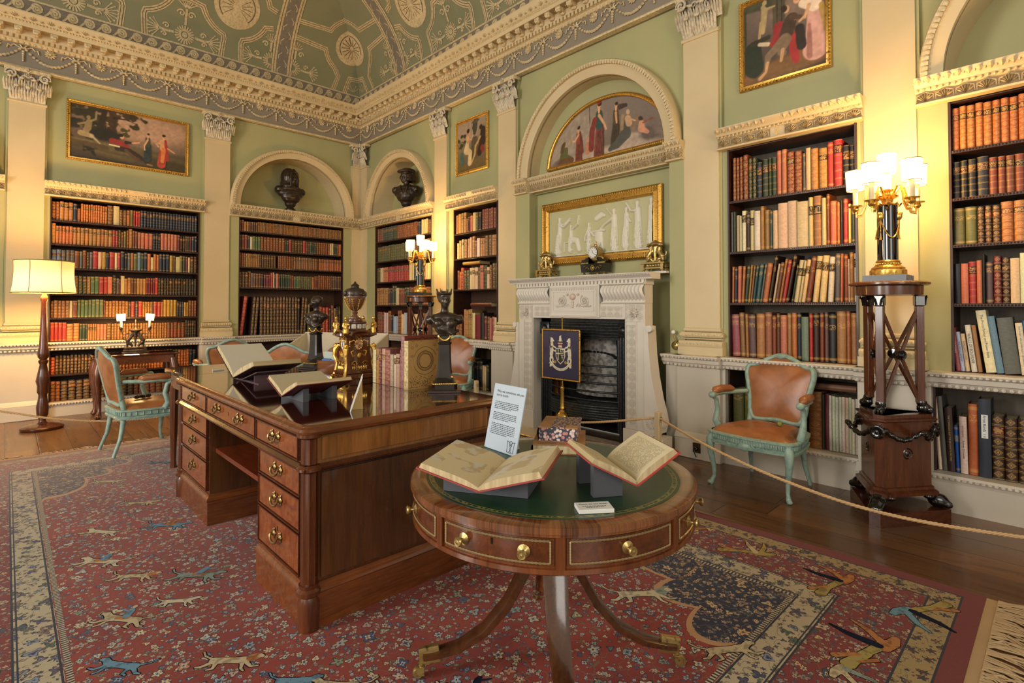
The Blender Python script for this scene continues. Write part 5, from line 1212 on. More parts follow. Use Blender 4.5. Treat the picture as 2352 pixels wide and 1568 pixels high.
mb.grid(17, 2, lambda u, v: (4.62+.88*u, .03-.10*sin(pi*u)**.8, .20+.17*v)); mb.grid(17, 2, lambda u, v: (4.62+.88*u, (.03-.12*sin(pi*u)**.8)*(1-v)+.2*v, .36)); mb.build('ash_tray', MT['iron'], gr, smooth=60)
fe = thing('fender', 'low pierced steel and brass fender bowed round the hearth', 'fender', (-.3, -5.06, .012), -pi/2)
FE = Tr(-5.06, -.3, -.012)
def fpt(t, z, o=0): return (4.36+1.42*t, -.07-(.33+o)*min(1, sin(pi*t)*1.9)**.8*1.0, z)
for z, r in ((.03, .014), (.14, .010)):
    mb = MB(FE); mb.tube([fpt(i/40, z) for i in range(41)], r, 6); mb.build('rail', MT['brass'], fe)
mb = MB(FE)
for i in range(56):
    p = fpt((i+.5)/56, .085); q = fpt((i+.7)/56, .085); a = atan2(q[1]-p[1], q[0]-p[0]); T = Tr(*p) @ Rz(a)
    mb.tube([(.011*cos(t), 0, .02*sin(t)) for t in [2*pi*j/10 for j in range(10)]], .0035, 4, closed=True, T=T)
    mb.ell((0, 0, 0), (.005, .004, .012), T, 5)
    for s in (-.03, .03): mb.tube([(.008*cos(t), 0, s*1.15+.012*sin(t)) for t in [2*pi*j/8 for j in range(8)]], .003, 4, closed=True, T=T)
mb.grid(41, 2, lambda u, v: fpt(u, .012+.03*v)); mb.build('pierced_band', MT['iron'], fe, smooth=60)
# bellows
be = thing('bellows', 'brown leather hand bellows leaning against the left fireplace jamb', 'bellows', (-.09, -4.60, .012), -pi/2)
mb = MB(Ry(.0) @ Rx(-.12)); out = [(0, .02), (.03, .03), (.05, .09), (.085, .2), (.09, .30), (.06, .36), (.035, .38), (.03, .48), (.0, .53)]
pl = [(x, z) for x, z in out]+[(-x, z) for x, z in out[-2:0:-1]]
XY = M(((1,0,0,0),(0,0,1,0),(0,1,0,0),(0,0,0,1)))
mb.prism(pl, -.035, -.022, 0, XY); mb.prism(pl, .012, .025, 0, XY); mb.prism([(x*.93, z) for x, z in pl], -.022, .012, 1, XY)
for i in range(len(pl)): mb.ell((pl[i][0]*.9, -.036, pl[i][1]), .005, None, 5, 2)
mb.build('boards', [MT['leather'], MT['mahogz'], MT['brass']], be, smooth=30)
# ---------------------------------------------------------------- pole screen with the coat of arms
ps = thing('pole_screen', 'gilt pole screen with a dark blue panel bearing a coat of arms, before the fire', 'screen', (-.3, -4.90, .012), -pi/2)
mb = MB(); mb.lathe([(0, 1.44), (.006, 1.43), (.013, 1.415), (.006, 1.40), (.014, 1.385), (.009, 1.37), (.0085, .5), (.02, .49), (.024, .48), (.018, .46), (.022, .3), (.028, .27), (.018, .255), (.03, .245), (.035, .23), (0, .23)], n=14); mb.build('pole', MT['ormolu'], ps)
mb = MB(); mb.lathe([(.03, .24), (.06, .2), (.075, .15), (.06, .12), (.09, .1), (.15, .06), (.16, .045), (.14, .03), (.12, .02), (0, .0)], n=24)
for k in range(3):
    T = Rz(k*2*pi/3+.5); mb.tube([(.08, 0, .13), (.13, 0, .09), (.19, 0, .03), (.2, 0, .0)], [.02, .018, .014, .018], 6, T=T)
mb.build('tripod_base', MT['ormolu'], ps, smooth=60)
SW, SH = .26, .262
fr = MB(Tr(0, -.025, .823)); 
for a, b, c, d in ((-SW, SW, SH-.016, SH), (-SW, SW, -SH, -SH+.016), (-SW, -SW+.016, -SH, SH), (SW-.016, SW, -SH, SH)): fr.box(a, b, -.012, .012, c, d, 0, .004)
for i in range(40):
    for zz in (-SH+.008, SH-.008): fr.ell((-SW+.013*(i+.5), -.013, zz), (.005, .004, .006), None, 5)
    for xx in (-SW+.008, SW-.008): fr.ell((xx, -.013, -SH+.0131*(i+.5)), (.005, .004, .006), None, 5)
pf = fr.build('panel_frame', MT['gold'], ps, smooth=35)
AC = dict(b='2b2745', w='d8cfb4', g='b9964a', k='2c2820', r='93302e')
mb = MB(Tr(0, -.027, .823)); mb.box(-SW+.02, SW-.02, -.004, .008, -SH+.02, SH-.02, 0)
PM = {k: i+1 for i, k in enumerate('wgkr')}
_fk = [0]
def flat(pts, c, l=1): _fk[0] += 1; mb.add([(x*.78, -.0045-.0012*l-_fk[0]*3e-6, z*.82) for x, z in pts], [list(range(len(pts)))], PM[c])
def disc2(x, z, r, c, l=1, rx=1): flat([(x+r*rx*cos(2*pi*i/16), z+r*sin(2*pi*i/16)) for i in range(16)], c, l)
def line2(pts, w, c, l=1):
    P = [V(p) for p in pts]
    for a, b in zip(P, P[1:]):
        d = (b-a).normalized(); n = V((-d.y, d.x))*w/2; flat([tuple(a+n), tuple(b+n), tuple(b-n), tuple(a-n)], c, l); disc2(b.x, b.y, w/2, c, l)
sh = [(-.075, .075), (.075, .075), (.075, -.02), (.05, -.075), (0, -.115), (-.05, -.075), (-.075, -.02)]
flat([(x*1.1, z*1.07) for x, z in sh], 'w', 1); flat([(-.07, .07), (0, .07), (0, -.11), (-.048, -.072), (-.07, -.02)], 'k', 2); flat([(0, .03), (.07, .03), (.07, -.02), (.048, -.072), (0, -.11)], 'k', 2)
line2([(-.036, .058), (-.036, -.06)], .013, 'w', 3); line2([(-.064, .012), (-.008, .012)], .013, 'w', 3)
for p in ((-.036, .058), (-.036, -.06), (-.064, .012), (-.008, .012)): disc2(*p, .009, 'w', 3)
for j, n in enumerate((4, 3, 2, 1)):
    for i in range(n): disc2(.035+(i-(n-1)/2)*.016, .015-.022*j, .0068, 'w', 3)
line2([(.012, .045), (.03, .05), (.05, .047), (.06, .058)], .011, 'k', 3); disc2(.018, .056, .008, 'k', 3)
for x in (.018, .03, .046, .056): line2([(x, .046), (x-.003, .036)], .005, 'k', 3)
# bear supporters, collared and chained
for sg in (-1, 1):
    X_ = lambda x: sg*x
    line2([(X_(.155), .175), (X_(.145), .11), (X_(.15), .06), (X_(.165), .0), (X_(.16), -.04)], .042, 'w', 1); line2([(X_(.15), .07), (X_(.155), .01)], .055, 'w', 1)
    disc2(X_(.15), .185, .024, 'w', 1); line2([(X_(.14), .185), (X_(.118), .17)], .019, 'w', 1); disc2(X_(.165), .205, .008, 'w', 1)
    line2([(X_(.14), .11), (X_(.1), .09), (X_(.085), .085)], .018, 'w', 1); line2([(X_(.15), .07), (X_(.11), .045), (X_(.085), .04)], .016, 'w', 1)
    line2([(X_(.165), .0), (X_(.18), -.06), (X_(.175), -.1), (X_(.155), -.105)], .024, 'w', 1); line2([(X_(.15), -.01), (X_(.13), -.06), (X_(.135), -.09), (X_(.12), -.1)], .02, 'w', 1)
    flat([(X_(.135), .105), (X_(.165), .105), (X_(.16), .085), (X_(.15), .075), (X_(.14), .085)], 'k', 2)
    line2([(X_(.14), .15), (X_(.165), .145)], .007, 'g', 2); line2([(X_(.168), .145), (X_(.19), .09), (X_(.195), .03), (X_(.185), -.02)], .004, 'g', 1)
    for i in range(6): disc2(X_(.15+.012*(i % 2)), .13-.03*i, .004, 'k', 2)
    line2([(X_(.115), -.1), (X_(.09), -.11), (X_(.075), -.095), (X_(.09), -.08), (X_(.105), -.09)], .012, 'g', 2)
    line2([(X_(.17), -.115), (X_(.195), -.12), (X_(.185), -.105)], .012, 'g', 2)
    flat([(X_(.145), -.12), (X_(.185), -.12), (X_(.19), -.165), (X_(.175), -.15), (X_(.168), -.17), (X_(.158), -.15), (X_(.15), -.16)], 'w', 1)
line2([(-.15, -.115), (-.11, -.155), (-.06, -.18), (0, -.19), (.06, -.18), (.11, -.155), (.15, -.115)], .032, 'w', 2)
# coronet and bear's-head crest
flat([(-.035, .09), (.035, .09), (.03, .115), (-.03, .115)], 'w', 2); flat([(-.034, .115), (.034, .115), (.04, .14), (-.04, .14)], 'r', 2)
for i in range(5): disc2(-.036+.018*i, .142, .007, 'w', 3); disc2(-.03+.015*i, .102, .004, 'g', 3)
flat([(-.03, .15), (.03, .15), (.036, .168), (.018, .16), (0, .172), (-.018, .16), (-.036, .168)], 'k', 2)
for x in (-.036, 0, .036): disc2(x, .172, .006, 'w', 3)
flat([(-.02, .165), (.022, .165), (.024, .2), (.012, .235), (-.004, .238), (-.02, .222), (-.012, .21), (-.018, .2)], 'w', 3); disc2(.014, .235, .007, 'w', 3)
po = mb.build('armorial_panel', [plain('screen_blue', AC['b'], .45, coat=.4, var=.06)]+[plain('heraldic_'+k, AC[k], .6, var=.03) for k in 'wgkr'], ps, smooth=None, recalc=False)
mot = 'IN SOLO DEO SALUS'
for i, chh in enumerate(mot):
    if chh == ' ': continue
    t = (i-8)/8.5; ang = t*.78; x = .165*sin(ang)*1.18*.78; z = (-.02-.17*cos(ang)*.985)*.82
    text(chh, .016, MT['ink'], po, Tr(x, -.0345, .823+z-.006) @ Ry(-ang*.9) @ Rx(pi/2), 'motto_letter')
# ---------------------------------------------------------------- mantel pieces
slabm = plain('slab', 'd8d2c6', .4, var=.03)
for s, w, l in ((4.37, .14, 'thin white slab under the left mantel ornament'), (5.08, .22, 'thin white slab under the mantel clock'), (5.79, .16, 'thin white slab under the right mantel ornament')):
    mb = MB(); mb.box(-w, w, -.08, .07, 0, .02, 0, .002); o = mb.build('marble_slab', slabm); o.matrix_world = TB @ Tr(s, .03, 1.641); tag(o, l, 'slab')
def griffin(label, s):
    c = thing('ornament', label, 'ornament', tuple((TB @ Tr(s, .03, 1.661)).translation), -pi/2, 'mantel ornaments')
    mb = MB(); mb.box(-.125, .125, -.06, .06, .075, .092, 0, .003); mb.box(-.115, .115, -.055, .055, .03, .042)
    for x in (-.1, .1):
        for y in (-.045, .045): mb.box(x-.015, x+.015, y-.012, y+.012, .018, .08); mb.ell((x, y, .01), .012)
    for i in range(5): mb.ell((-.06+.03*i, -.05, .06), (.014, .008, .014), None, 6)
    mb.build('base', MT['brass'], c)
    mb = MB()
    for sg in (-1, 1):
        mb.tube([(sg*.085, 0, .10), (sg*.075, 0, .15), (sg*.045, 0, .2), (sg*.05, 0, .245)], [.014, .026, .022, .018], 8); mb.ell((sg*.06, -.01, .26), (.024, .024, .022)); mb.ell((sg*.08, -.01, .252), (.014, .012, .01))
        mb.tube([(sg*.06, .0, .16), (sg*.03, 0, .2), (sg*.02, 0, .25)], [.02, .022, .01], 6)
        mb.tube([(sg*.05, 0, .13), (sg*.02, 0, .1), (sg*.06, 0, .095)], [.024, .02, .012], 7); mb.tube([(sg*.085, 0, .16), (sg*.115, 0, .15), (sg*.12, 0, .19), (sg*.1, 0, .2)], [.008, .01, .009, .006], 6)
    mb.ell((0, 0, .12), (.016, .016, .03)); mb.tube([(0, 0, .1), (0, 0, .26)], [.014, .022], 8)
    mb.lathe([(0, .25), (.06, .255), (.066, .265), (.05, .275), (.035, .29), (.02, .295), (.012, .305), (0, .31)], n=16)
    sculpt('griffin_pair', mb, MT['brass'], c, .006, 2)
griffin('gilt griffin ornament on the left end of the mantel shelf', 4.37); griffin('gilt griffin ornament on the right end of the mantel shelf', 5.79)
mc = thing('mantel_clock', 'black and gilt drum clock with white dial, centre of the mantel shelf', 'clock', tuple((TB @ Tr(5.08, .03, 1.661)).translation), -pi/2)
mb = MB(); mb.prism([(-.15, .03), (.15, .03), (.165, .12), (-.165, .12)], -.055, .055, 0, XY)
mb.prism([(-.155, .12), (-.07, .12), (-.05, .165), (-.06, .19), (-.1, .165), (-.15, .165)], -.05, .05, 0, XY); mb.prism([(.155, .12), (.15, .165), (.1, .165), (.06, .19), (.05, .165), (.07, .12)], -.05, .05, 0, XY); mb.build('plinth', MT['black'], mc, smooth=35)
mb = MB()
for x in (-.13, .13, -.05, .05): mb.lathe([(0, 0), (.014, .004), (.016, .014), (.01, .024), (.012, .032), (0, .034)], (x, -.03, 0), 10)
mb.tube([(.02*cos(t), -.058, .075+.024*sin(t)) for t in [2*pi*j/14 for j in range(14)]], .005, 5, closed=True); mb.ell((0, -.057, .075), (.012, .005, .015))
for sg in (-1, 1):
    mb.tube([(sg*.04, -.058, .06), (sg*.07, -.058, .085), (sg*.1, -.058, .06), (sg*.12, -.058, .09), (sg*.09, -.058, .1)], .006, 5); mb.box(sg*.06, sg*.155, -.053, -.045, .122, .135)
    mb.tube([(sg*.06, -.03, .19), (sg*.1, -.03, .185), (sg*.13, -.03, .16), (sg*.115, -.03, .145)], .012, 7)
mb.lathe([(0, -.05), (.062, -.05), (.07, -.04), (.07, .04), (0, .04)], n=28, T=Tr(0, 0, .235) @ Rx(-pi/2) @ Sc(1, 1, -1)); mb.ell((0, 0, .17), (.05, .035, .03))
mb.ell((0, 0, .315), (.02, .016, .02)); mb.tube([(0, 0, .32), (.01, 0, .345), (.0, 0, .365)], [.01, .008, .003], 6)
mb.build('drum_case', MT['brass'], mc)
mb = MB(); mb.lathe([(0, 0), (.056, 0), (.056, -.002)], n=28, T=Tr(0, -.0535, .235) @ Rx(pi/2)); 
for i in range(12): a = i*pi/6; mb.box(-.002, .002, -.0556, -.0545, .043, .052, 1, T=Tr(0, 0, .235) @ Ry(a) )
mb.box(-.002, .002, -.0565, -.055, 0, .03, 1, T=Tr(0, 0, .235) @ Ry(-.3)); mb.box(-.0015, .0015, -.0565, -.055, 0, .042, 1, T=Tr(0, 0, .235) @ Ry(2.2)); mb.build('dial', [MT['white_card'], MT['ink']], mc, smooth=None)
# ---------------------------------------------------------------- painted and carved pictures
def canvas(nx, ny, bg, ops, asp):
    xs, zs = np.meshgrid((np.arange(nx)+.5)/nx*asp, (np.arange(ny)+.5)/ny); rg = np.random.RandomState(3)
    def nz(k):
        a = rg.rand(ny//k+2, nx//k+2); yi = np.arange(ny)/k; xi = np.arange(nx)/k; y0 = yi.astype(int); x0 = xi.astype(int); fy = (yi-y0)[:, None]; fx = (xi-x0)[None, :]
        return (a[y0][:, x0]*(1-fy)*(1-fx)+a[y0+1][:, x0]*fy*(1-fx)+a[y0][:, x0+1]*(1-fy)*fx+a[y0+1][:, x0+1]*fy*fx)
    N1 = nz(9)-.5; N2 = nz(4)-.5
    img = np.zeros((ny, nx, 3)); top, bot = np.array(lin(bg[0])), np.array(lin(bg[1])); img[:] = bot+(top-bot)*zs[..., None]
    for op in ops:
        k, c, soft = op[0], np.array(lin(op[1])), op[2]
        if k == 'e':
            x, z, rx, rz, a = op[3:8]; dx, dz = xs-x, zs-z; u = (dx*cos(a)+dz*sin(a))/rx; v = (-dx*sin(a)+dz*cos(a))/rz; d = (np.sqrt(u*u+v*v)-1)*min(rx, rz)
        elif k == 'l':          # tapered stroke
            P = op[3]; d = np.full(xs.shape, 9.)
            for (xa, za, ra), (xb, zb, rb) in zip(P, P[1:]):
                t = np.clip(((xs-xa)*(xb-xa)+(zs-za)*(zb-za))/max((xb-xa)**2+(zb-za)**2, 1e-9), 0, 1)
                d = np.minimum(d, np.hypot(xs-xa-(xb-xa)*t, zs-za-(zb-za)*t)-(ra+(rb-ra)*t))
        amp = op[-1] if k == 'e' and len(op) > 8 else .006
        d = d+N1*amp+N2*amp*.6
        m = np.clip(.5-d/max(soft, .002), 0, 1)[..., None]; shade = 1.18*(1+.22*N2+.25*N1)[..., None]
        img = img*(1-m)+c*shade*m
    return np.clip(1.15*img*(1+.12*N2[..., None]), 0, 1)
CVM = G('old_oil_paint'); a_ = CVM.attr('paint'); CVM = CVM.bsdf(a_, .42, coat=.15, bump=CVM.noise(CVM.coord(), 300, 2), bs=.05, bd=.002)
def canvas_mesh(img, w, h, parent, clip=None, name='canvas', dy=0):
    ny, nx, _ = img.shape; vs = []; fs = []; cs = []
    for j in range(ny):
        for i in range(nx):
            x, z = (i/(nx-1)-.5)*w, j/(ny-1)*h
            if clip: x, z = clip(x, z)
            vs.append((x, dy, z)); cs.append((*img[j, i], 1))
    fs = [(j*nx+i, j*nx+i+1, (j+1)*nx+i+1, (j+1)*nx+i) for j in range(ny-1) for i in range(nx-1)]
    me = bpy.data.meshes.new(name); me.from_pydata(vs, [], fs); at = me.attributes.new('paint', 'FLOAT_COLOR', 'POINT'); at.data.foreach_set('color', np.array(cs, dtype=np.float32).ravel())
    me.materials.append(CVM); o = bpy.data.objects.new(name, me); COL.objects.link(o); o.parent = parent; return o
def frame(w, h, t, parent, d=.03, mat='gold'):
    mb = MB()
    prof = [(0, 0), (0, -d*.6), (t*.25, -d), (t*.45, -d*.75), (t*.8, -d*.9), (t, -d*.45), (t, 0)]
    c = [(-w/2, 0), (w/2, 0), (w/2, h), (-w/2, h)]; k = len(prof); vs = []
    for x, z in c:
        for e, y in prof: vs.append((x-math.copysign(e, x), y, z+(e if z == 0 else -e)))
    mb.add(vs, [(i*k+j, ((i+1) % 4)*k+j, ((i+1) % 4)*k+j+1, i*k+j+1) for i in range(4) for j in range(k-1)])
    st = .028; 
    for L_, fx in ((w, lambda s: (s-w/2, t*.25)), (w, lambda s: (s-w/2, h-t*.25)), (h, lambda s: (-w/2+t*.25, s)), (h, lambda s: (w/2-t*.25, s))):
        for i in range(int(L_/st)): x, z = fx((i+.5)*st); mb.ell((x, -d, z), (.009, .005, .009), None, 5)
    return mb.build('picture_frame', MT[mat], parent, smooth=35)
def fig(x, z, h, dress, top=None, skin='b98a62', hair='2a1a10', lean=0, arm=None, sash=None, w=1):   # a standing draped figure, feet at (x, z)
    q = h; o = []
    o.append(('l', '1a120b', .03, [(x+.02*q, z, .1*q*w), (x+lean*q*.5+.03*q, z+.4*q, .09*q*w), (x+lean*q+.02*q, z+.75*q, .06*q)]))
    o.append(('l', dress, .012, [(x-.02*q, z+.02*q, .11*q*w), (x+lean*q*.4, z+.35*q, .095*q*w), (x+lean*q*.7, z+.55*q, .075*q)]))
    o.append(('l', top or dress, .012, [(x+lean*q*.7, z+.54*q, .075*q), (x+lean*q, z+.77*q, .075*q)]))
    if sash: o.append(('l', sash, .012, [(x+lean*q+.06*q, z+.8*q, .03*q), (x+lean*q*.6+.1*q, z+.5*q, .05*q), (x+.12*q, z+.2*q, .05*q)]))
    o.append(('l', skin, .008, [(x+lean*q, z+.8*q, .025*q), (x+lean*q*1.1, z+.87*q, .03*q)])); o.append(('e', skin, .008, x+lean*q*1.15, z+.92*q, .04*q, .055*q, 0, .003)); o.append(('e', hair, .01, x+lean*q*1.15+.015*q, z+.95*q, .05*q, .045*q, .3, .004))
    for a in (arm or []): o.append(('l', skin, .008, [(x+lean*q*.95, z+.74*q, .03*q)]+[(x+ax*q, z+az*q, .022*q) for ax, az in a]))
    for k in range(4): xx = x+(-.07+.045*k)*q*w; o.append(('l', '241a12', .012, [(xx, z+.03*q, .006*q), (xx*.4+.6*(x+lean*q*.5), z+.45*q, .004*q)]))
    return o
def tree(x, z, r, n, c, seed):
    R = random.Random(seed); return [('e', c, .02, x+R.uniform(-1, 1)*r, z+R.uniform(-.8, .8)*r, r*R.uniform(.2, .4), r*R.uniform(.12, .25), R.uniform(-.5, .5), .05) for _ in range(n)]
pa = thing('painting', 'wide gilt-framed oil of a reclining red-cloaked man and two women, high on the left wall', 'painting', (-3.295, .055, 3.17))
w, h = 1.33, .755; frame(w, h, .045, pa); asp = w/h
ops = [('e', '9a7a62', .2, 1.15, .75, .7, .3, 0), ('e', '6a5a4a', .1, 1.3, .42, .5, .06, 0), ('e', '544a2c', .08, 1.0, .2, 1.0, .14, -.1), ('e', '3a3018', .08, 1.5, .1, .6, .12, -.1)]
ops += tree(.3, .8, .3, 26, '2c2612', 1)+tree(.55, .9, .3, 16, '3a2e16', 2)+tree(.95, .83, .14, 10, '33290f', 4)+tree(.2, .55, .2, 14, '241e0e', 3)+tree(.75, .62, .1, 8, '463c1c', 5)
ops += [('l', '2a1d10', .02, [(.42, .45, .05), (.44, .7, .045), (.5, 1, .04)]), ('l', '3a2816', .02, [(.62, .45, .06), (.6, .7, .05), (.6, 1, .06)]), ('l', '2a1d10', .01, [(.62, .85, .02), (.8, .86, .012), (.98, .8, .004)]), ('e', '1e180c', .06, .5, .5, .25, .12, 0),
        ('l', '5e4e30', .015, [(0, .36, .02), (.55, .32, .02)]), ('l', '463820', .02, [(0, .27, .07), (.5, .25, .06)]), ('l', '4a3c22', .015, [(.5, .2, .025), (.8, .18, .02)])]+tree(.3, .17, .12, 14, '1a150a', 6)
ops += [('l', '7d6a48', .01, [(.2, .45, .035), (.25, .58, .05), (.27, .7, .04)]), ('l', '7d6a48', .01, [(.27, .7, .02), (.36, .76, .015), (.37, .9, .012)]), ('l', '7d6a48', .01, [(.25, .68, .02), (.12, .62, .015)]), ('e', '7d6a48', .008, .26, .77, .028, .035, 0), ('l', '8f7a52', .015, [(.16, .47, .05), (.3, .44, .04)]), ('l', '9a8a68', .02, [(.3, .45, .02), (.42, .33, .01)])]
ops += [('l', '7e2420', .012, [(.6, .42, .05), (.72, .4, .05), (.83, .36, .03)]), ('l', '2a1c12', .012, [(.68, .3, .05), (.85, .28, .05), (1.02, .2, .03), (1.16, .07, .02)]), ('l', '4a3524', .012, [(.8, .28, .03), (.95, .15, .022), (.98, .1, .015)]), ('l', '2e2014', .01, [(.8, .43, .03), (.9, .44, .02)]), ('l', 'b5835a', .008, [(.9, .44, .016), (1.0, .47, .012)]), ('e', 'b5835a', .008, .74, .52, .032, .042, 0), ('e', '20140c', .01, .72, .545, .042, .032, .3), ('l', 'c9b48c', .008, [(.56, .34, .012), (.7, .33, .012)]), ('l', '8a6444', .008, [(1.13, .08, .014), (1.2, .07, .012)])]
ops += fig(1.13, .17, .52, '23302f', '3a3a30', arm=[[(-.1, .5), (-.09, .35)]])+fig(1.36, .1, .62, '9a3a28', 'c08a5a', lean=.02, arm=[[(-.16, .66), (-.1, .58)]], sash='8a2a26')+[('l', 'b86a34', .012, [(1.38, .42, .035), (1.36, .18, .03)]), ('l', 'b5835a', .01, [(1.45, .45, .014), (1.56, .38, .01)])]
canvas_mesh(canvas(220, 124, ('7c6450', '2e2416'), ops, asp), w-.06, h-.06, pa, dy=-.012).location.z = .03
pd = thing('painting', 'small upright gilt-framed oil of a seated woman before an urn, between pilasters', 'painting', tuple((TB @ Tr(2.995, .055, 3.14)).translation), -pi/2)
w, h = .69, .75; frame(w, h, .045, pd); asp = w/h
ops = [('e', '8a7660', .2, .3, .8, .4, .2, 0)]+tree(.1, .62, .15, 14, '2e3018', 1)+[('l', '4a4230', .015, [(.55, .55, .1), (.55, .3, .12)]), ('l', '3c3628', .012, [(.58, .95, .06), (.56, .82, .08), (.55, .72, .05)]), ('e', '4a4230', .01, .58, .93, .12, .03, .1), ('e', '5a4a2a', .08, .45, .08, .6, .1, 0)]
ops += [('l', '2a1c12', .012, [(.8, .72, .07), (.78, .5, .09), (.7, .3, .07)]), ('e', '2a1a10', .01, .74, .78, .05, .05, 0), ('l', '6a2420', .015, [(.78, .38, .06), (.8, .33, .05)]), ('l', 'a08050', .01, [(.72, .6, .02), (.58, .45, .025), (.56, .3, .025), (.45, .12, .012)]), ('l', 'b09a72', .012, [(.33, .55, .05), (.3, .42, .08), (.42, .36, .05), (.4, .16, .06)]), ('l', 'ac7e58', .008, [(.33, .68, .04), (.35, .6, .045)]), ('e', 'ac7e58', .008, .38, .76, .035, .045, 0), ('e', '2a1c10', .01, .355, .79, .045, .04, .3), ('l', 'ac7e58', .008, [(.37, .63, .018), (.46, .6, .014), (.5, .68, .01)]), ('l', '3a5048', .015, [(.15, .35, .06), (.18, .2, .06)])]
canvas_mesh(canvas(90, 98, ('8f7d66', '4a3c24'), ops, asp), w-.06, h-.06, pd, dy=-.012).location.z = .03
pe = thing('painting', 'large gilt-framed oil of a seated man and a woman in pink, above the right bookcase', 'painting', tuple((TB @ Tr(6.955, .055, 3.15)).translation), -pi/2)
w, h = .70, .76; frame(w, h, .045, pe); asp = w/h
ops = [('e', '6e5a4c', .2, .65, .8, .4, .25, 0), ('l', '3a3a28', .02, [(.05, .97, .08), (.35, .95, .1)]), ('l', '2a2c1c', .015, [(.02, .9, .03), (.02, .5, .03)]), ('l', '453c2c', .008, [(.42, 1, .07), (.42, .3, .07)]), ('l', '2c261c', .006, [(.40, 1, .008), (.40, .3, .008)]), ('l', '2c261c', .006, [(.45, 1, .008), (.45, .3, .008)]),
       ('e', '6a4a26', .05, .5, .12, .7, .12, .12), ('l', '1c2210', .015, [(.12, .42, .1), (.14, .2, .11)]), ('l', '2a2414', .015, [(.12, .5, .03), (.3, .52, .03)]), ('l', '9a845a', .008, [(.24, .6, .025), (.25, .72, .03), (.26, .85, .035), (.24, .9, .02)]), ('l', '9a845a', .008, [(.22, .72, .018), (.2, .55, .015)]), ('l', '9a845a', .008, [(.27, .86, .014), (.37, .86, .01)]), ('e', '9a845a', .006, .26, .94, .025, .03, 0), ('l', 'b0a080', .008, [(.2, .47, .02), (.3, .44, .025)])]
ops += [('l', '7c2020', .012, [(.42, .6, .06), (.4, .5, .05), (.34, .42, .03)]), ('l', '8e2422', .012, [(.6, .42, .07), (.58, .28, .05), (.6, .16, .04)]), ('l', '3a2a1c', .012, [(.55, .64, .07), (.5, .5, .08)]), ('l', '6e5a44', .012, [(.48, .44, .06), (.36, .34, .045), (.3, .3, .04), (.28, .2, .025)]), ('l', '6e5a44', .012, [(.5, .42, .055), (.44, .3, .04), (.46, .28, .04)]), ('l', 'ad845c', .008, [(.29, .22, .02), (.27, .12, .016), (.2, .06, .02)]), ('l', 'ad845c', .008, [(.46, .32, .02), (.44, .2, .015)]), ('e', 'b58a62', .008, .5, .77, .034, .045, 0), ('e', '2a1a10', .01, .475, .785, .036, .045, .2), ('l', 'ad845c', .008, [(.6, .63, .02), (.7, .6, .015)]), ('l', '4a3424', .01, [(.56, .66, .03), (.65, .62, .025)])]
ops += [('l', 'b5887a', .012, [(.78, .62, .06), (.8, .4, .1), (.8, .22, .13)]), ('l', '8c5c50', .012, [(.74, .5, .02), (.74, .15, .03)]), ('l', 'cdb49a', .01, [(.68, .77, .05), (.8, .7, .07)]), ('l', '9a7a3e', .012, [(.86, .68, .03), (.9, .5, .035), (.9, .4, .02)]), ('l', 'b98c66', .008, [(.74, .72, .022), (.7, .62, .016), (.64, .58, .012)]), ('e', 'b98c66', .008, .61, .83, .034, .042, .4), ('e', '33200f', .01, .63, .865, .045, .035, .3), ('l', '241a12', .012, [(.64, .5, .05), (.66, .3, .05)])]
canvas_mesh(canvas(110, 120, ('6c5a50', '33261a'), ops, asp), w-.06, h-.06, pe, dy=-.012).location.z = .03
lu = thing('painting', 'half-moon gilt-framed oil of a helmeted standing figure among seated musicians, in the fireplace arch', 'painting', tuple((TB @ Tr(5.105, .155, 2.94)).translation), -pi/2)
w, h = 1.61, .63; asp = w/h
lprof = lambda u: max(0, 1-abs(2*u-1)**2.15)**.56
mb = MB(); n = 64; pts = [(-w/2+w*i/n, h*lprof(i/n)) for i in range(n+1)]
def frame_path(P, t, d, closed):
    k = len(P)
    mb.tube([(x, -d*.5, z) for x, z in P], t/2, 8, closed=closed)
    for i in range(k-1):
        L_ = math.hypot(P[i+1][0]-P[i][0], P[i+1][1]-P[i][1]); m_ = max(1, int(L_/.022))
        for j in range(m_): q = (j+.5)/m_; mb.ell((P[i][0]+(P[i+1][0]-P[i][0])*q, -d*.5-t*.45, P[i][1]+(P[i+1][1]-P[i][1])*q), (.008, .006, .008), None, 5)
frame_path(pts, .045, .02, False); frame_path([(-w/2, 0), (w/2, 0)], .045, .02, False); mb.build('picture_frame', MT['gold'], lu, smooth=50)
ops = [('e', '8a7a6a', .3, .5, .6, .7, .5, 0), ('e', '6a5a50', .2, 2.2, .3, .4, .3, 0), ('e', 'a08a76', .08, 1.3, .06, 1.0, .1, .0, .05), ('e', '9a8674', .06, 1.85, .2, .22, .12, 0, .05), ('e', '5a4c44', .08, 2.15, .28, .16, .14, 0, .04), ('e', '5a4a40', .1, .3, .15, .2, .12, 0)]
ops += [('l', '4c4a28', .012, [(.38, .38, .09), (.36, .22, .1), (.5, .12, .08)]), ('l', '5a3a22', .012, [(.3, .14, .07), (.55, .1, .06)]), ('e', 'a87c5c', .008, .4, .53, .035, .05, 0), ('l', '4a3c24', .012, [(.36, .57, .05), (.33, .42, .05)])]
ops += fig(.72, .06, .66, '6e3424', '7c3a2a', lean=-.01, arm=[[(-.14, .6), (-.2, .64)]], sash='5a2a20')+[('l', '8a6a3a', .008, [(.55, .42, .012), (.53, .6, .012)]), ('l', 'a06a4a', .012, [(.92, .28, .05), (.92, .16, .05)]), ('e', 'a87c5c', .008, .93, .38, .035, .04, 0)]
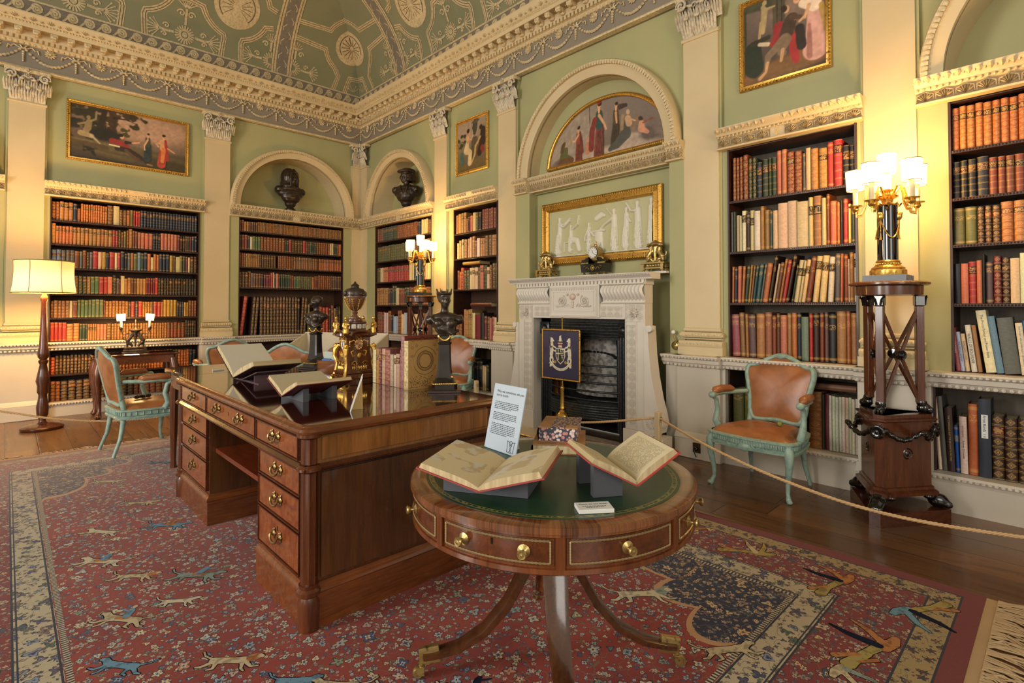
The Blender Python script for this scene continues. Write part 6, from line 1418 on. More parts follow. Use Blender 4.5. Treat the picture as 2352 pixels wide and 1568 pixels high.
ops += fig(1.17, .05, .92, '6a3228', '27403c', lean=.0, arm=[[(.12, .55), (.16, .45)]], sash=None, w=.95)+[('l', '6e2a24', .012, [(1.08, .68, .05), (1.02, .5, .06), (1.0, .2, .06)]), ('e', '7c2a22', .012, 1.17, .99, .07, .07, 0), ('l', '4a3a2a', .008, [(.96, .95, .008), (.98, .5, .008)])]
ops += fig(1.5, .16, .72, '3c3022', '4a3a26', lean=.03, arm=[[(.05, .5)]])+[('l', '3a2e24', .012, [(1.6, .78, .05), (1.72, .8, .03)]), ('l', '44423a', .012, [(1.7, .5, .08), (1.72, .3, .1), (1.55, .16, .08), (1.4, .1, .04)]), ('l', 'b08a68', .01, [(1.76, .56, .06), (1.78, .48, .06)]), ('e', 'b08a68', .008, 1.76, .68, .035, .045, 0), ('l', '8a7050', .012, [(1.66, .62, .03), (1.64, .4, .03)]), ('l', '7a5a34', .01, [(1.95, .62, .012), (1.86, .35, .016)]), ('l', 'b08a68', .008, [(1.8, .55, .018), (1.9, .52, .014)]),
      ('l', 'b07a5e', .01, [(2.02, .48, .05), (2.02, .36, .07), (2.12, .3, .04)]), ('e', '3a2416', .01, 2.0, .56, .045, .045, 0), ('l', '7a4430', .01, [(2.05, .48, .02), (2.18, .58, .012), (2.22, .62, .02)])]
canvas_mesh(canvas(240, 94, ('7c6e62', '6a5a4c'), ops, asp), w-.02, h, lu, clip=lambda x, z: (x, z*lprof(x/w+.5)+.002), dy=-.004)
# marble relief over the mantel
rl = thing('relief_panel', 'gilt-framed cream bas-relief of draped figures at an altar above the mantel', 'relief', tuple((TB @ Tr(5.03, .13, 1.80)).translation), -pi/2)
w, h = 1.58, .725; t = .10
frame(w, h, t, rl, .055, 'gold')
mb = MB()
for i in range(150):
    x = -w/2+.03+(w-.06)*i/149
    for z in (.05, h-.05): mb.box(x-.0032, x+.0032, -.052, -.03, z-.022, z+.022)
for i in range(66):
    z = .03+(h-.06)*i/65
    for x in (-w/2+.05, w/2-.05): mb.box(x-.022, x+.022, -.052, -.03, z-.0032, z+.0032)
mb.build('fluted_border', MT['gold'], rl, smooth=None)
W2, H2 = w-2*t+.004, h-2*t+.004; asp = W2/H2; nx, ny = 330, 125
xs, zs = np.meshgrid(np.linspace(0, asp, nx), np.linspace(0, 1, ny)); Hh = np.zeros((ny, nx))
def cap(P, hh=1.0):
    global Hh
    for (xa, za, ra), (xb, zb, rb) in zip(P, P[1:]):
        tt = np.clip(((xs-xa)*(xb-xa)+(zs-za)*(zb-za))/max((xb-xa)**2+(zb-za)**2, 1e-9), 0, 1); d = np.hypot(xs-xa-(xb-xa)*tt, zs-za-(zb-za)*tt)/(ra+(rb-ra)*tt)
        Hh = np.maximum(Hh, hh*np.sqrt(np.clip(1-d*d, 0, 1)))
def rfig(x, z, q, lean=0, arms=(), hh=1.0, folds=5):
    cap([(x, z+.02*q, .1*q), (x+lean*.4, z+.35*q, .1*q), (x+lean, z+.62*q, .085*q), (x+lean, z+.78*q, .08*q)], hh); cap([(x+lean, z+.82*q, .03*q), (x+lean*1.1, z+.93*q, .055*q)], hh)
    cap([(x-.05*q, z, .035*q), (x+.02*q, z+.5*q, .05*q)], hh*1.1); cap([(x+.06*q, z, .035*q), (x+.03*q, z+.5*q, .05*q)], hh*1.05)
    for a in arms: cap([(x+lean, z+.76*q, .04*q)]+[(x+ax*q, z+az*q, .03*q) for ax, az in a], hh*1.1)
    for k in range(folds): cap([(x+(-.09+.045*k)*q, z+.03*q, .012*q), (x+lean*.5+(-.05+.025*k)*q, z+.5*q, .008*q)], hh*1.2)
cap([(0, .0, .03), (asp, .0, .03)], .8)
rfig(.28, .06, .82, .04, [((.25, .78), (.42, .9)), ((.2, .7), (.4, .84))]); rfig(.62, .1, .58, .02, [((.2, .85), (.36, .95), (.42, 1.25))]); cap([(.62, .35, .08), (.8, .32, .07), (.86, .12, .06)]); cap([(.45, .1, .02), (.45, .3, .02), (.65, .3, .02), (.65, .08, .02)], .7)
rfig(1.12, .06, .62, 0, [((-.15, .5), (-.16, .35)), ((.2, .5),)]); cap([(1.36, .08, .12), (1.36, .4, .11)], .8); cap([(1.22, .46, .03), (1.5, .46, .03)], .95); cap([(1.3, .72, .06), (1.42, .78, .07), (1.5, .76, .04)], .7)
rfig(1.75, .05, .84, -.01, [((-.28, .62), (-.4, .52))]); cap([(1.55, .9, .012), (1.72, .7, .012)], .7); rfig(2.0, .08, .8, .02, [((.15, .6),)], .7); rfig(2.3, .05, .92, -.02, [((-.18, .78), (-.28, .95))], 1.05); rfig(2.58, .05, .94, .0, [((.1, .5), (.05, .4))], .95)
vs = [(-W2/2+W2*i/(nx-1), -.008-.03*Hh[j, i], t-.002+H2*j/(ny-1)) for j in range(ny) for i in range(nx)]
mb = MB(); mb.v = vs; mb.f = [(j*nx+i, j*nx+i+1, (j+1)*nx+i+1, (j+1)*nx+i) for j in range(ny-1) for i in range(nx-1)]; mb.mi = [0]*len(mb.f)
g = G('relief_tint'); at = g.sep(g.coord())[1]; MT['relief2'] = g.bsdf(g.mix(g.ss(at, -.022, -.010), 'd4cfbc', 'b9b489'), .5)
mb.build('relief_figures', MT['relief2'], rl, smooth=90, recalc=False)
# ---------------------------------------------------------------- bell levers and socket
for s, z, l in ((3.985, 1.04, 'brass and crystal bell lever left of the fireplace'), (6.02, 1.02, 'brass and crystal bell lever right of the fireplace')):
    c = thing('bell_lever', l, 'handle', tuple((TB @ Tr(s, -.0, z)).translation), -pi/2)
    mb = MB(); mb.lathe([(0, .0), (.04, .0), (.042, .008), (.03, .014), (.028, .02), (.015, .024), (0, .024)], n=18, T=Rx(pi/2) @ Tr(0, -.05, 0)); mb.tube([(0, -.02, -.04), (.012, -.03, .0), (-.005, -.035, .04), (0, -.04, .07)], [.012, .009, .007, .006], 7); mb.build('lever', MT['brass'], c)
    g_ = MB(); g_.ell((0, -.05, .075), .02, None, 12); g_.build('crystal_knob', MT['white_card'], c)
sk = thing('wall_socket', 'brass floor-level power socket with a black plug, right of the fireplace', 'socket', tuple((TB @ Tr(6.275, -.117, .06)).translation), -pi/2)
mb = MB(); mb.box(-.036, .036, -.004, .0, 0, .085, 0, .002); mb.build('plate', plain('old_brass', '4a3820', .4, .6), sk)
mb = MB(); mb.lathe([(0, 0), (.02, 0), (.018, .03), (.008, .034), (0, .034)], n=14, T=Tr(0, -.004, .04) @ Rx(pi/2)); mb.tube([(0, -.035, .035), (.0, -.045, .01), (.01, -.03, -.03)], .004, 6); mb.build('plug', MT['black'], sk)
# ---------------------------------------------------------------- busts
def head(mb, z, s, female=False, T=None):     # facing -y, z = chin height, s = head height
    q = s
    mb.ell((0, .02*q, z+.58*q), (.36*q, .44*q, .44*q), T, 14); mb.ell((0, -.10*q, z+.36*q), (.30*q, .30*q, .38*q), T, 12); mb.ell((0, -.22*q, z+.10*q), (.17*q, .15*q, .12*q), T, 10)
    mb.tube([(0, -.34*q, z+.60*q), (0, -.42*q, z+.45*q), (0, -.47*q, z+.33*q), (0, -.38*q, z+.29*q)], [.05*q, .065*q, .085*q, .07*q], 8, T=T)
    for e in (-1, 1):
        mb.ell((e*.16*q, -.34*q, z+.61*q), (.13*q, .06*q, .045*q), T, 8); mb.ell((e*.15*q, -.33*q, z+.52*q), (.07*q, .05*q, .035*q), T, 8); mb.ell((e*.2*q, -.24*q, z+.38*q), (.1*q, .1*q, .1*q), T, 8); mb.ell((e*.37*q, .04*q, z+.48*q), (.04*q, .09*q, .14*q), T, 8)
    mb.ell((0, -.355*q, z+.215*q), (.12*q, .06*q, .03*q), T, 8); mb.ell((0, -.345*q, z+.155*q), (.1*q, .06*q, .035*q), T, 8)
    mb.tube([(0, .06*q, z-.38*q), (0, .02*q, z-.05*q), (0, 0, z+.25*q)], [.26*q, .215*q, .22*q], 12, T=T)
def loft(mb, nu, nv, fn):
    mb.grid(nu, nv, fn, 0, None, True); o = len(mb.v)-nu*nv
    mb.f += [[o+i for i in range(nu)][::-1], [o+nu*(nv-1)+i for i in range(nu)]]; mb.mi += [0, 0]
def torso(mb, z, w, h, sq=.5):
    mb.ell((0, .01, z-.03), (w*.47, w*.21, h*.22), None, 16); mb.ell((0, .0, z-.10), (w*.42, w*.23, h*.34), None, 16); mb.ell((0, -.02, z-.15), (w*.32, w*.22, h*.42), None, 14); mb.ell((0, 0, z-h+.03), (w*.19, w*.15, h*.3), None, 12)
    for e in (-1, 1): mb.ell((e*w*.36, .01, z-.05), (w*.14, w*.17, h*.24), None, 10)
def socle(mb, z0, z1, r):
    H = z1-z0; mb.lathe([(0, z0), (r, z0), (r, z0+.18*H), (r*.85, z0+.28*H), (r*.62, z0+.42*H), (r*.55, z0+.62*H), (r*.7, z0+.76*H), (r*.72, z0+.84*H), (r*.5, z0+H), (0, z0+H)], n=24)
def niche_bust(label, loc, rz, kind):
    b = thing('bust', label, 'bust', loc, rz)
    mb = MB(); mb.box(-.115, .115, -.09, .09, 0, .03, 0, .006); socle(mb, .03, .15, .09); mb.build('socle', MT['bronze'], b)
    mb = MB(); torso(mb, .41, .50, .28, .55); hd = Rz(.5 if kind == 'hood' else -.85)
    head(mb, .47, .22, T=hd)
    if kind == 'hood':
        mb.ell((0, .035, .575), (.122, .125, .16), hd, 16); mb.ell((0, .05, .47), (.125, .12, .1), hd, 14); mb.ell((0, .02, .42), (.15, .11, .07), hd, 14)
        mb.tube([(.1*cos(radians(-40)+i*radians(260)/14)*(1), .01+.12*sin(radians(-40)+i*radians(260)/14), .42) for i in range(15)], .03, 8, T=hd)
        mb.tube([(.082, -.075, .43), (.088, -.075, .55), (.075, -.07, .65), (0, -.06, .705), (-.075, -.07, .65), (-.088, -.075, .55), (-.082, -.075, .43), (0, -.1, .395)], .02, 8, closed=True, T=hd)
        for i in range(7): mb.tube([(-.15+.05*i, -.1+abs(i-3)*.015, .36), (-.09+.03*i, -.085, .18)], .012, 6)
    else:
        mb.ell((0, .03, .668), (.10, .125, .05), hd, 14); mb.ell((0, -.03, .655), (.098, .12, .03), hd, 14); mb.tube([(.095*cos(2*pi*i/16), -.0+.128*sin(2*pi*i/16), .65+.012*cos(4*pi*i/16)) for i in range(16)], .018, 7, closed=True, T=hd)
        for i in range(18):
            a = radians(-15)+radians(210)*i/17
            for zz, r in ((.58, .03), (.52, .033)): mb.ell((.09*cos(a), .03+.105*sin(a), zz+.012*(i % 2)), r, hd, 7)
        for e in (-1, 1): mb.tube([(e*.03, -.12, .30), (e*.06, -.10, .38), (e*.09, -.02, .435)], [.02, .022, .018], 7)
        for i in range(5): mb.tube([(-.12+.06*i, -.11+abs(i-2)*.012, .36), (-.07+.035*i, -.085, .18)], .01, 6)
    sculpt('head_and_shoulders', mb, MT['bronze'], b, .0085, 3)
    return b
niche_bust('black bust of a hooded man in the left arched niche', (-1.16, .165, ZE1), .05, 'hood')
niche_bust('black bust of a man in a soft cap in the right arched niche', (.165, -1.19, ZE1), -1.0, 'cap')
def desk_bust(label, loc, rz, crown):
    c = thing('bust_on_pedestal', label, 'bust', loc, rz)
    T4 = Rz(0)
    mb = MB(); mb.box(-.092, .092, -.092, .092, 0, .014, 0, .002); mb.build('base_board', plain('base_wood', '2e1a16', .35), c)
    def sqr(r, z, ch=.25): return [(r*x, r*y, z) for x, y in ((-1, -1+ch), (-1+ch, -1), (1-ch, -1), (1, -1+ch), (1, 1-ch), (1-ch, 1), (-1+ch, 1), (-1, 1-ch))]
    mb = MB(); prof = [(.072, .014), (.072, .045), (.068, .048), (.056, .062), (.046, .09), (.04, .13), (.037, .19), (.035, .268), (.039, .272), (.04, .282), (.03, .286), (.03, .318), (.042, .322), (.042, .33)]
    vs = []; 
    for r, z in prof: vs += sqr(r, z)
    fs = [(j*8+i, j*8+(i+1) % 8, (j+1)*8+(i+1) % 8, (j+1)*8+i) for j in range(len(prof)-1) for i in range(8)]+[[(len(prof)-1)*8+i for i in range(8)]]
    mb.add(vs, fs); mb.build('pedestal', MT['bkmarble'], c, smooth=35)
    mb = MB(); 
    for i in range(4):
        a, b = V((.0655, -.0655)), V((.0655, .0655)); T = Rz(i*pi/2)
        for j in range(12): p = a.lerp(b, (j+.5)/12); mb.ell((p.x+.003, p.y, .048), (.005, .007, .005), T, 5)
        mb.tube([(.031, -.034+.068*j/8, .315-.022*sin(pi*j/8)) for j in range(9)], [.004+.003*sin(pi*j/8) for j in range(9)], 6, T=T); mb.ell((.031, -.033, .315), .008, T, 6)
    mb.build('gilt_garland', MT['ormolu'], c)
    mb = MB(); Z = .33
    mb.ell((0, 0, Z+.06), (.078, .05, .05), None, 16); mb.ell((0, 0, Z+.015), (.045, .035, .03), None, 12)
    mb.ell((0, 0, Z+.09), (.088, .05, .035), None, 14)
    for e in (-1, 1): mb.ell((e*.035, -.045, Z+.06), (.028, .022, .026), None, 10); mb.ell((e*.085, 0, Z+.08), (.03, .04, .03), None, 8)
    mb.ell((0, -.03, Z+.03), (.06, .035, .04), None, 10)
    hd = Rz(.25) if crown else Rz(-.35); head(mb, Z+.148, .095, T=hd)
    mb.tube([(-.08, -.03, Z+.095), (-.03, -.055, Z+.03), (.04, -.05, Z+.0), (.08, -.02, Z+.02)], .010, 7)
    if crown:
        mb.ell((0, .02, Z+.215), (.042, .048, .034), hd, 12); mb.ell((0, .065, Z+.20), (.024, .02, .022), hd, 8)
        mb.tube([(.04*cos(2*pi*i/16), .01+.045*sin(2*pi*i/16), Z+.232) for i in range(16)], .007, 6, closed=True, T=hd)
        for i in range(8): a = 2*pi*i/8; mb.tube([(.04*cos(a), .01+.045*sin(a), Z+.234), (.044*cos(a), .01+.049*sin(a), Z+.25), (.047*cos(a), .01+.052*sin(a), Z+.262)], [.006, .005, .004], 5, T=hd)
    else:
        mb.ell((0, .012, Z+.21), (.038, .044, .035), hd, 12); mb.tube([(-.03, -.04, Z+.178), (0, -.05, Z+.172), (.03, -.04, Z+.178)], .008, 6, T=hd)
    sculpt('head_and_shoulders', mb, MT['bronze'], c, .0048, 2)
desk_bust('bronze bust of a crowned woman on a tall flared pedestal, right end of the desk', (-2.63, -6.02, .8393), -.62, True)
desk_bust('bronze bust of a man on a dark pedestal, behind the letter rack on the desk', (-2.70, -4.42, .8393), -1.2, False)
# ---------------------------------------------------------------- ornate table clock with urn
ck = thing('table_clock', 'ornate gilt-mounted dark wood clock topped by an urn, middle of the desk', 'clock', (-2.80, -5.26, .8393), 0)
mb = MB(); mb.box(-.12, .12, -.085, .085, .02, .05, 0, .004); mb.box(-.11, .11, -.075, .075, .05, .075, 0, .006); mb.box(-.105, .105, -.07, .07, .0, .03)
def tapered(z0, z1, a0, b0, a1, b1, m=0):
    mb.add([(-a0, -b0, z0), (a0, -b0, z0), (a0, b0, z0), (-a0, b0, z0), (-a1, -b1, z1), (a1, -b1, z1), (a1, b1, z1), (-a1, b1, z1)], [(0, 1, 5, 4), (1, 2, 6, 5), (2, 3, 7, 6), (3, 0, 4, 7), (4, 5, 6, 7), (3, 2, 1, 0)], m)
tapered(.075, .2, .1, .066, .08, .052); tapered(.2, .285, .08, .052, .083, .054)
tapered(.285, .3, .083, .054, .115, .082); tapered(.3, .312, .115, .082, .115, .082)
for sx, L_ in ((0, .07), (1, .045)):
    for s_ in (-1, 1):
        T = Rz(s_*pi/2+(pi/2 if not sx else 0)); d_ = .083 if not sx else .114
        mb.tube([(L_*cos(pi-pi*i/10), -d_, .30+.03*sin(pi*i/10)) for i in range(11)], .010, 6, T=T)
tapered(.312, .33, .09, .06, .085, .056); mb.build('case', wood('clock_case', '2a130a', '6a3a1c', 'Z', .15, 12, .8), ck, smooth=35)
mb = MB(); mb.lathe([(0, .33), (.072, .33), (.074, .335), (.07, .34), (.07, .375), (.076, .38), (.076, .388), (0, .39)], n=32, T=Sc(1, .85, 1)); mb.lathe([(0, .388), (.05, .388), (.052, .395), (.045, .41), (0, .41)], n=24, T=Sc(1, .85, 1)); mb.build('hour_drum', MT['mahogz'], ck)
mb = MB()
for i in range(12):
    a = 2*pi*i/12; mb.box(-.014, .014, -.0735, -.070, .344, .371, 0, .001, T=Sc(1, .86, 1) @ Rz(a)); mb.box(-.0015, .0015, -.0745, -.072, .35, .365, 1, T=Sc(1, .86, 1) @ Rz(a)); mb.box(.004, .007, -.0745, -.072, .35, .365, 1, T=Sc(1, .86, 1) @ Rz(a))
mb.build('hour_tablet', [MT['white_card'], MT['gold']], ck, smooth=None)
for x, y in ((-.098, -.068), (.098, -.068), (-.098, .068), (.098, .068)):
    mb = MB(); mb.tube([(x, y, .31), (x*.98, y*.98, .345), (x, y, .375), (x*.99, y*.99, .395)], [.02, .018, .017, .009], 9); mb.ell((x, y, .412), (.0115, .0125, .014), None, 8); mb.ell((x*1.02, y*1.0, .378), (.02, .016, .012), None, 8)
    s_ = 1 if x > 0 else -1; mb.tube([(x, y, .385), (x-s_*.012, y-.016, .372), (x-s_*.02, y-.012, .36)], [.008, .007, .005], 6); mb.tube([(x+s_*.012, y, .385), (x+s_*.02, y, .36), (x+s_*.008, y-.012, .345)], [.008, .007, .005], 6)
    sculpt('corner_figure', mb, MT['ormolu'], ck, .0042, 1)
mb = MB()
for x, y in ((-1, -1), (1, -1), (-1, 1), (1, 1)):
    mb.tube([(x*.085, y*.056, .235), (x*.1, y*.07, .21), (x*.104, y*.074, .17), (x*.092, y*.062, .12), (x*.1, y*.07, .06), (x*.118, y*.085, .02), (x*.125, y*.09, .008)], [.012, .018, .014, .010, .010, .014, .012], 7)
    mb.ell((x*.1, y*.07, .228), (.016, .016, .02), None, 7); mb.tube([(x*.118, y*.085, .035), (x*.135, y*.06, .03), (x*.13, y*.05, .012)], .006, 5); mb.tube([(x*.118, y*.085, .035), (x*.095, y*.1, .03), (x*.085, y*.095, .012)], .006, 5)
def mounts(T, d, w):
    mb.ell((0, -d(.17)-.006, .17), (.016, .014, .02), T, 8)
    for e in (-1, 1):
        mb.tube([(e*(.012+.02*(1-i/16)*cos(i*.5)+.02)*w, -d(.12)-.004, .115+.022*(1-i/16)*sin(i*.5)) for i in range(14)], .0035, 5, T=T)
        mb.tube([(e*.015*w, -d(.18)-.004, .18), (e*.04*w, -d(.165)-.004, .165), (e*.05*w, -d(.19)-.004, .195), (e*.035*w, -d(.2)-.004, .2)], .005, 5, T=T)
        for i in range(6): mb.ell((e*(.018+.008*i)*w, -d(.26)-.003, .268-.004*abs(i-2)), .0045, T, 5); 
        for i in range(4): mb.ell((e*.058*w, -d(.26)-.003, .262-.011*i), .0045, T, 5)
        mb.tube([(0, -d(.275)-.004, .275), (e*.014, -d(.275)-.006, .288), (e*.02, -d(.275)-.005, .278), (e*.004, -d(.275)-.004, .272)], .0035, 5, T=T)
    for i in range(9): mb.leaf(T @ Tr((i-4)*.011*w, -d(.08)-.004, .075), .028, .012, .006)
    for i in range(14): a = 2*pi*i/14; mb.ell((.027*cos(a), -d(.24)-.003, .242+.032*sin(a)), .0045, T, 5)
mounts(M(), lambda z: .052+(.014 if z < .13 else 0), 1.1); mounts(Rz(-pi/2), lambda z: .081+(.012 if z < .13 else 0), .75); mounts(Rz(pi), lambda z: .052+(.014 if z < .13 else 0), 1.1)
mb.build('gilt_mount', MT['ormolu'], ck)
mb = MB(); mb.lathe([(0, 0), (.026, 0), (.026, -.002)], n=24, T=Tr(-.0845, 0, .242) @ Rz(-pi/2) @ Rx(pi/2) @ Sc(.85, 1.2, 1)); mb.box(-.002, .002, -.0015, .0, -.018, .02, 1, T=Tr(-.0858, 0, .242) @ Rz(-pi/2) @ Ry(.15)); mb.build('dial', [MT['white_card'], MT['ink']], ck, smooth=None)
g = G('enamel'); n = g.noise(g.coord(), 60, 2); mb = MB(); mb.lathe([(0, 0), (.025, 0), (.025, -.002)], n=24, T=Tr(0, -.0545, .242) @ Rx(pi/2) @ Sc(1, 1.2, 1)); mb.build('painted_plaque', g.bsdf(g.ramp(n, [(.4, 'c9b486'), (.55, 'a85a48'), (.7, '6a7a58')]), .25), ck, smooth=None)
mb = MB(); mb.lathe([(0, .408), (.034, .408), (.034, .416), (.02, .424), (.014, .436), (.02, .448), (.014, .455), (.022, .463), (.045, .485), (.062, .52), (.068, .55), (.068, .556)], n=28); ur = mb.build('urn', wood('urn_body', '3c2416', '7a5236', 'Z', .2, 10, .6), ck)
mb = MB(); mb.lathe([(.0675, .555), (.069, .565), (.066, .59), (.055, .603), (.035, .608), (.026, .612), (.024, .62), (.03, .624), (.022, .632), (.01, .64), (.006, .65), (0, .655)], n=28)
for e in (-1, 1): mb.ell((e*.07, 0, .572), (.014, .014, .018), None, 8); mb.tube([(e*.07, 0, .585), (e*.08, 0, .575), (e*.076, 0, .555)], .006, 5)
for i in range(16): a = 2*pi*i/16; mb.ell((.069*cos(a), .069*sin(a), .57-.008*abs(sin(2*a))), .008, None, 5)
mb.build('urn_lid', MT['bronze'], ur)
mb = MB()
for i in range(9):
    T = Rz(2*pi*i/9); 
    for j in range(5):
        z = .475+.013*j; r = .036+.0065*j+.006*(j > 0)
        for e in (-1, 1): mb.leaf(T @ Tr(0, -r, z) @ Rx(-.35) @ Ry(e*.7), .018, .009, .004)
    mb.tube([(0, -.035, .468), (0, -.055, .5), (0, -.068, .535)], .003, 5, T=T)
mb.build('gilt_leaves', MT['ormolu'], ur)
# ---------------------------------------------------------------- open books
g = G('printed_page'); uvn = g.n('UVMap'); u, v, _ = g.sep(uvn.outputs[0])
ln = g.m('FRACT', g.m('MULTIPLY', v, 36)); wn = g.n('TexWhiteNoise', noise_dimensions='2D'); g.put(wn.inputs['Vector'], g.comb(g.m('FLOOR', g.m('MULTIPLY', u, 70)), g.m('FLOOR', g.m('MULTIPLY', v, 36)), 0))
inb = g.m('MULTIPLY', g.m('MULTIPLY', g.m('GREATER_THAN', u, .14), g.m('LESS_THAN', u, .88)), g.m('MULTIPLY', g.m('GREATER_THAN', v, .1), g.m('LESS_THAN', v, .9)))
tx = g.m('MULTIPLY', g.m('MULTIPLY', g.m('GREATER_THAN', ln, .5), g.m('GREATER_THAN', wn.outputs[0], .25)), inb)
pn = g.noise(g.coord(), 4, 3)
MT['page_print'] = g.bsdf(g.mix(g.m('MULTIPLY', tx, .55), g.mix(pn, 'd4c8a8', 'c6b690'), '4a4234'), .7)
MT['page_old'] = plain('page_old', 'b7a98a', .75, var=.1); MT['page_pale'] = plain('page_pale', 'c9c0ac', .7, var=.05)
g = G('marbled_plate'); n = g.noise(g.coord(), 9, 2, .4); MT['page_map'] = g.bsdf(g.mix(g.ss(n, .52, .54), 'c9ba96', g.mix(g.ss(g.noise(g.coord(), 16, 2), .5, .6), 'b3a07c', 'c2bcae')), .7)
def open_book(label, loc, rz, w, h, tl, tr, kl, kr, cover, pl='page_print', pr='page_print', group=None):
    b = thing('open_book', label, 'book', loc, rz)
    cm = plain('cover_'+cover, cover, .5)
    for sg, t, k, pm in ((-1, tl, kl, pl), (1, tr, kr, pr)):
        ct, st_ = cos(t), sin(t)
        def P(r, y, e): return (sg*(r*ct-e*st_), y, r*st_+e*ct)
        mb = MB(); q = .006
        mb.add([P(r, y, e) for r in (0, w+.008) for y in (-.006, h+.006) for e in (-.004, 0)], [(0, 1, 3, 2), (4, 6, 7, 5), (0, 4, 5, 1), (2, 3, 7, 6), (0, 2, 6, 4), (1, 5, 7, 3)]); mb.build('cover', cm, b, smooth=None)
        n = 14; top = lambda x: k*(1-.55*(1-min(1, x/.35))**2.2)+.16*k*sin(pi*min(1, x))
        vs = []; fs = []; uv = []
        for i in range(n+1):
            x = i/n
            for y in (0, h):
                vs += [P(x*w, y, 0), P(x*w-.2*k*(x > .9), y, top(x))]
        for i in range(n):
            a = 4*i; c = a+4
            fs += [(a+1, c+1, c+3, a+3), (a, c, c+1, a+1), (a+2, a+3, c+3, c+2)]
        fs.append((4*n, 4*n+2, 4*n+3, 4*n+1)); mb = MB(); mb.add(vs, fs, 1); mb.mi = [0 if (i % 3 == 0 and i < 3*n) else 1 for i in range(len(fs))]
        o = mb.build('page_block', [MT[pm], MT['pages']], b, smooth=60)
        l = o.data.uv_layers.new(name='UVMap')
        for lp in o.data.loops:
            vi = lp.vertex_index; x = (vi//4)/n; l.data[lp.index].uv = (x if sg > 0 else 1-x, 1 if vi % 4 >= 2 else 0)
    return b
def wedge(label, pts, y0, y1, loc, rz, group=None):     # foam cradle, profile in local x-z
    mb = MB(); mb.prism(pts, y0, y1, 0, XY); o = mb.build('book_cradle', MT['foam'], None, smooth=None); o.location = loc; o.rotation_euler = (0, 0, rz); return tag(o, label, 'stand', group)
open_book('large open folio with a blank left page, propped at the far end of the desk', (-3.39, -4.745, .862), -pi/2+.02, .385, .29, .46, .27, .03, .03, '4a2c24', 'page_pale', 'page_old')
mb = MB(); mb.box(-.26, .28, .06, .25, 0, .005); mb.prism([(.03, .006), (.30, .075), (.30, .082), (.03, .012)], .04, .25, 0, XY); mb.prism([(-.03, .006), (-.3, .142), (-.3, .15), (-.03, .012)], .04, .25, 0, XY); mb.box(.2, .208, .06, .25, .004, .05); mb.box(-.2, -.192, .06, .25, .004, .09)
o = mb.build('book_stand', plain('stand_leather', '5a4248', .5)); o.location = (-3.39, -4.745, .8398); o.rotation_euler = (0, 0, -pi/2+.02); tag(o, 'mauve brown folding stand under the large folio on the desk', 'stand')
open_book('open printed book with red edges on a small stand, nearest the desk corner', (-3.43, -5.70, .862), -pi/2+.02, .205, .29, .37, .37, .02, .02, '6a2a26', 'page_old', 'page_print')
o = wedge('grey foam cradle under the smaller open book on the desk', [(-.14, 0), (.14, 0), (.14, .068), (.02, .018), (-.02, .018), (-.14, .068)], .05, .08, (-3.43, -5.70, .8398), -pi/2+.02)
o2 = o.copy(); COL.objects.link(o2); o2.location = (-3.28, -5.70, .8398); o2['label'] = 'second grey foam cradle, behind the first under the smaller desk book'
open_book('open picture book with tissue-covered plates on the green table, left of centre', (-3.42, -7.265, .762), radians(-59), .205, .31, .27, .27, .016, .020, '9a3c3c', 'page_map', 'page_map')
wedge('low grey foam cradle under the open picture book on the green table', [(-.14, 0), (.14, 0), (.14, .062), (.02, .026), (-.02, .026), (-.14, .062)], .06, .26, (-3.42, -7.265, .7309), radians(-59))
open_book('open text book with red covers tilted on foam blocks, right side of the green table', (-3.05, -7.585, .772), radians(-32), .165, .25, .47, .58, .016, .018, 'a83c36', 'page_print', 'page_print')
o = wedge('front grey foam block holding up the open text book', [(-.13, 0), (-.035, 0), (-.035, .052), (-.13, .099)], .03, .058, (-3.05, -7.585, .7309), radians(-32))
o2 = o.copy(); COL.objects.link(o2); o2.location = (-2.98, -7.47, .7309); o2['label'] = 'rear grey foam block holding up the open text book'
# ---------------------------------------------------------------- row of books on the desk
TD = Tr(-2.77, -5.42, .8393) @ Rz(-pi/2)
bk = row(TD, 0, .37, 0, .262, 'pc:B:1:40:.86:0 tn:L:1:36:.9 mr:B:1:26:.92 pw:B:1:42:.93 ro:B:1:48:.93 pw:B:1:34:.8 pc:L:1:20:.78 pw:L:1:36:.84 ro:B:1:36:.96', 'row standing on the desk', 'small books standing in a row on the desk', y=0, depth=.13, seed=60, single=True)
def big_book(label, loc, rz, w, d, h, cov, spn, deco=None):
    b = thing('book', label, 'book', loc, rz)
    mb = MB(); mb.grid(9, 2, lambda u, v: (-d/2-.010*sin(pi*u), -w/2+w*u, h*v), 1)
    for y in (-w/2, w/2-.004): mb.box(-d/2, d/2+.004, y, y+.004, 0, h)
    mb.build('cover', [cov, spn], b, smooth=60)
    mb = MB(); mb.box(-d/2, d/2, -w/2+.004, w/2-.004, .006, h-.006); mb.build('page_block', MT['pages'], b, smooth=None)
    if deco: deco(b, w)
    return b
tan = carved('tan_cloth', 'b08a50', '8c6836', .6, 120, .25, bs=.05); cg = carved('gilt_spine', 'd6bf8a', '8a6a34', .4, 60, .6)
